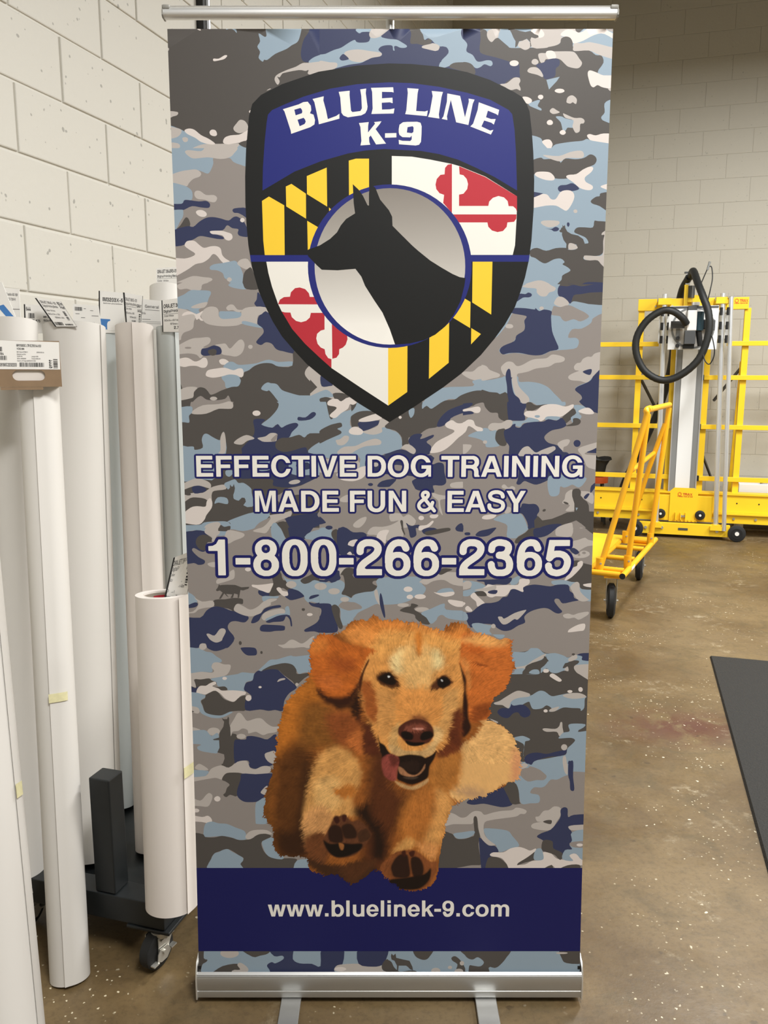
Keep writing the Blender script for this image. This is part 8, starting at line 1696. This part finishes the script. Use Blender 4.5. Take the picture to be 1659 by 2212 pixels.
m_ = MB(); pth = spline([W(*p) for p in hp], 9)
m_.tube(pth, .0275, 16, True, [.0275+(.0012 if i % 2 else 0) for i in range(len(pth))]); m_.build('hose_front_loop', M['hose'], hs, True)
m_ = MB(); m_.tube(spline([W(*p) for p in [(7.41,.375,2.13), (7.56,.33,2.02), (7.66,.30,1.75), (7.70,.29,1.45), (7.70,.24,1.16), (7.70,.12,.80), (7.68,.0,.52), (7.66,-.06,.36), (7.64,-.12,.10), (7.60,-.14,.05)]], 7), .030, 14); m_.build('hose_rear_run', M['hose'], hs, True)
cb = bpy.data.objects.new('power_cable', None); link(cb, ps)
m_ = MB(); m_.tube(spline([W(*p) for p in [(7.30,.455,2.04), (7.30,.49,2.14), (7.30,.512,2.19), (7.30,.535,2.19), (7.28,.545,2.10), (7.24,.53,2.0), (7.1,.51,1.92), (7.02,.50,1.80), (6.94,.555,1.60), (6.93,.568,1.50), (6.94,.54,1.43), (6.94,.505,1.455), (6.95,.485,1.52)]], 7), .0045, 8); m_.build('cable_run', M['hose'], cb, True)
m_ = MB(); m_.cyl(W(7.30,.505,2.17), W(7.30,.520,2.235), .009, 10); m_.build('plug', M['midgrey'], cb, True)
# maker's lettering on the saw
def decal(text, u, v, z, h, ink, parent, wmax=None, nm='lettering'):
    lay, wdt = line_of(text, .06); sc = h/.536; sx = wmax/wdt if wmax else sc; loops = []
    for ch, ox in lay: loops += [np.stack([(l[:, 0]+ox)*sx, l[:, 1]*sc], 1) for l in GL[ch][0]]
    P_, F_ = text_tris(loops); m_ = MB(); m_.add([W(u, v+p[0], z+p[1]) for p in P_], [tuple(map(int, f)) for f in F_]); return m_.build(nm, M[ink], parent)
decal('TRAX', 7.2845, .425, .350, .020, 'redink', ps, .075); decal('1-888-729-8729', 7.2845, .383, .336, .009, 'redink', ps, .12)
decal('TRAX', US-.0215, .775, 1.926, .022, 'redink', ps, .062); decal('1-888-729-8729', US-.0215, .735, 1.912, .009, 'redink', ps, .10)
for (u_, v_, z_) in ((7.2845, .400, .360), (US-.0215, .752, 1.937)):
    m_ = MB(); m_.ring(W(u_, v_, z_), W(u_-.0006, v_, z_), .016, .010, 24); m_.build('logo_ring', M['orangeink'], ps)
for v_ in (.13, .26, .62):
    m_ = MB(); m_.cyl(W(US-.0205, v_, 1.905), W(US-.026, v_, 1.905), .008, 10); m_.build('bolt', M['zinc'], ps, True)

# ------------------------------------------------------------------ yellow panel cart
pc = empty('panel_cart', (1.45, 4.9, 0), 'yellow tubular panel cart with leaning upright frame and black casters', 'cart')
c0 = Vector((1.335,4.490,0)); c1 = Vector((1.815,5.440,0)); L_ = (c1-c0).normalized(); X_ = Vector((-L_.y, L_.x, 0))   # X_ to the left
def cp(along, left, z): return c0+L_*along+X_*left+Vector((0,0,z))
LEN = (c1-c0).length
def ct(nm, pts, r, m='yellow2', n=14):
    m_ = MB(); m_.tube(pts, r, n); return m_.build(nm, M[m], pc, True)
ct('side_tube', [cp(-.03,0,.262), cp(LEN+.03,0,.262)], .017); ct('side_tube', [cp(-.01,.80,.262), cp(LEN+.02,.80,.262)], .017)
ct('end_tube', [cp(.0,.018,.262), cp(.0,.80,.262)], .016); ct('end_tube', [cp(LEN,.018,.262), cp(LEN,.80,.262)], .016)
for q_ in (.10, .40, .70, .95): ct('cross_tube', [cp(LEN*q_,.018,.262), cp(LEN*q_,.20,.262)], .015)
ct('inner_tube', [cp(0,.20,.262), cp(LEN,.20,.262)], .014)
m_ = MB(); m_.cyl(cp(-.034,0,.262), cp(-.029,0,.262), .0168, 16); m_.build('end_plug', M['blk_pl'], pc)
m_ = MB(); m_.add([cp(.02,.20,.280), cp(LEN-.02,.20,.280), cp(LEN-.02,.80,.280), cp(.02,.80,.280), cp(.02,.20,.276), cp(LEN-.02,.20,.276), cp(LEN-.02,.80,.276), cp(.02,.80,.276)], [(0,1,2,3), (7,6,5,4), (0,4,5,1), (1,5,6,2), (2,6,7,3), (3,7,4,0)]); m_.build('deck_plate', M['yellow'], pc)
m_ = MB(); m_.prism([(0,0), (.30,0), (.15,.12)], cp(LEN-.02,.45,.28), X_, Vector((0,0,1)), L_, .004); m_.build('corner_plate', M['yellow'], pc)
a_, b_, c_, d_ = Vector((1.228,4.60,.262)), Vector((1.405,4.66,.262)), Vector((1.742,5.31,.262)), Vector((1.60,5.38,.262))
apN, apF = Vector((1.478,4.66,1.165)), Vector((1.812,5.30,1.170))
ct('upright', spline([a_, a_+(apN-a_)*.5, a_+(apN-a_)*.93, apN+Vector((-.012,.0,.0)), apN+L_*.05+Vector((0,0,.012))], 6), .0165)
ct('upright', [b_, b_+(apN-b_)*.98], .0165); ct('upright', [c_, c_+(apF-c_)*.98], .0165); ct('upright', [d_, d_+(apF-d_)*.55, apF-Vector((.02,0,.12))], .0155)
ct('handle_rail', [apN+Vector((-.004,0,.004)), apF], .0165)
ct('middle_rail', [a_+(apN-a_)*.62, d_+(apF-d_)*.66], .014)
for p in (a_, b_, c_, d_):
    m_ = MB(); m_.cyl(p+Vector((0,0,-.005)), p+Vector((0,0,.075)), .0215, 14); s_ = m_.build('post_socket', M['yellow2'], pc, True)
    m_ = MB(); m_.cyl(p+Vector((0,-.020,.045)), p+Vector((0,-.026,.045)), .006, 8); m_.build('socket_bolt', M['zinc'], pc, True)
m_ = MB(); m_.box(cp(.20,0,.266)+X_*(-.0172), (.10, .001, .018), Matrix((L_, X_, Vector((0,0,1)))).transposed()); m_.build('warning_label', M['card'], pc)
for al, lf, ang in ((.06, .075, .25), (LEN-.05, .08, .1), (LEN*.6, -.0, .3), (.06, .72, .2), (LEN-.05, .72, -.2)):
    if lf == 0: continue
    p0 = cp(al, lf, 0); ax = (Matrix.Rotation(ang, 3, 'Z') @ (-X_)).normalized(); fw = Vector((-ax.y, ax.x, 0)); wc = p0-fw*.02+Vector((0,0,.099))
    m_ = MB(); m_.tube([wc-ax*.022, wc-ax*.012, wc+ax*.012, wc+ax*.022], .099, 40, True, [.082,.099,.099,.082]); wh = m_.build('caster_wheel', M['rubber'], pc, True)
    m_ = MB(); m_.cyl(wc-ax*.0235, wc+ax*.0235, .056, 28); m_.build('wheel_disc', M['midgrey'], wh, True)
    m_ = MB()
    for s_ in (-1, 1): m_.prism([(-.018,-.02), (.018,-.02), (.040,.128), (-.030,.128)], wc+ax*(s_*.029-.0015), fw, Vector((0,0,1)), ax, .003)
    m_.box(p0+Vector((0,0,.229)), (.064, .075, .004), Matrix((ax, fw, Vector((0,0,1)))).transposed()); m_.cyl(wc-ax*.040, wc+ax*.040, .007, 10); m_.build('caster_fork', M['zinc'], pc)
    m_ = MB(); m_.box(p0+Vector((0,0,.238)), (.09, .10, .010), Matrix((ax, fw, Vector((0,0,1)))).transposed()); m_.build('mounting_plate', M['yellow2'], pc)
# things on and behind the saw's lower ledge
e = empty('tool_bag', W(7.72, -.30, .35), 'black soft tool bag with floppy rim behind the yellow frame beside the banner', 'bag')
m_ = MB(); pts = []
for z_, r_ in ((.43,.055), (.47,.065), (.53,.075), (.57,.085), (.60,.10), (.585,.105)):
    pts.append((z_, r_))
vs = []; n_ = 20
for z_, r_ in pts:
    for k in range(n_):
        q_ = 2*math.pi*k/n_; rr_ = r_*(1+.18*math.sin(3*q_+1)*(z_ > .55)); vs.append(W(7.72+rr_*.7*math.sin(q_), -.29+rr_*math.cos(q_), z_+.012*math.sin(2*q_)*(z_ > .55)))
fs = [(i*n_+k, i*n_+(k+1) % n_, (i+1)*n_+(k+1) % n_, (i+1)*n_+k) for i in range(len(pts)-1) for k in range(n_)]+[tuple(range(n_-1,-1,-1))]
m_.add(vs, fs); m_.build('bag_body', M['hose'], e, True)
m_ = MB(); m_.tube(spline([W(7.72,-.33,.60), W(7.72,-.335,.66), W(7.72,-.32,.63), W(7.72,-.30,.60)], 5), .006, 8); m_.build('bag_strap', M['hose'], e, True)
e = empty('shop_stool', W(7.72, -.29, 0), 'stool with orange rim under the black bag, behind the yellow frame', 'stool')
m_ = MB(); m_.cyl(W(7.72,-.29,.375), W(7.72,-.29,.428), .095, 24); m_.build('seat', M['orange'], e, True)
for q_ in range(4):
    an = q_*math.pi/2+.6; m_ = MB(); m_.cyl(W(7.72+.10*math.cos(an),-.29+.10*math.sin(an),0), W(7.72+.06*math.cos(an),-.29+.06*math.sin(an),.375), .011, 10); m_.build('leg', M['dkgrey'], e, True)
e = empty('wall_shelf', W(7.8, 1.25, .0), 'low white bench with tools behind the yellow frame at the right edge', 'bench')
m_ = MB(); rbox(m_, 7.60, 7.95, .89, 1.8, .30, .425, .004); m_.build('bench_top', M['wht_pl'], e)
for v_ in (.93, 1.75): 
    m_ = MB(); rbox(m_, 7.62, 7.93, v_-.02, v_+.02, 0, .299); m_.build('leg', M['wht_pl'], e)
cl = empty('spring_clamp', W(7.66, 1.13, .43), 'black spring clamp lying on the white bench', 'clamp')
m_ = MB(); m_.tube([W(7.63,1.06,.437), W(7.66,1.13,.445), W(7.70,1.17,.50)], .008, 8); m_.tube([W(7.64,1.06,.445), W(7.66,1.13,.455), W(7.68,1.19,.455)], .007, 8); m_.build('jaws', M['blk_pl'], cl, True)
bpy.context.view_layer.update()
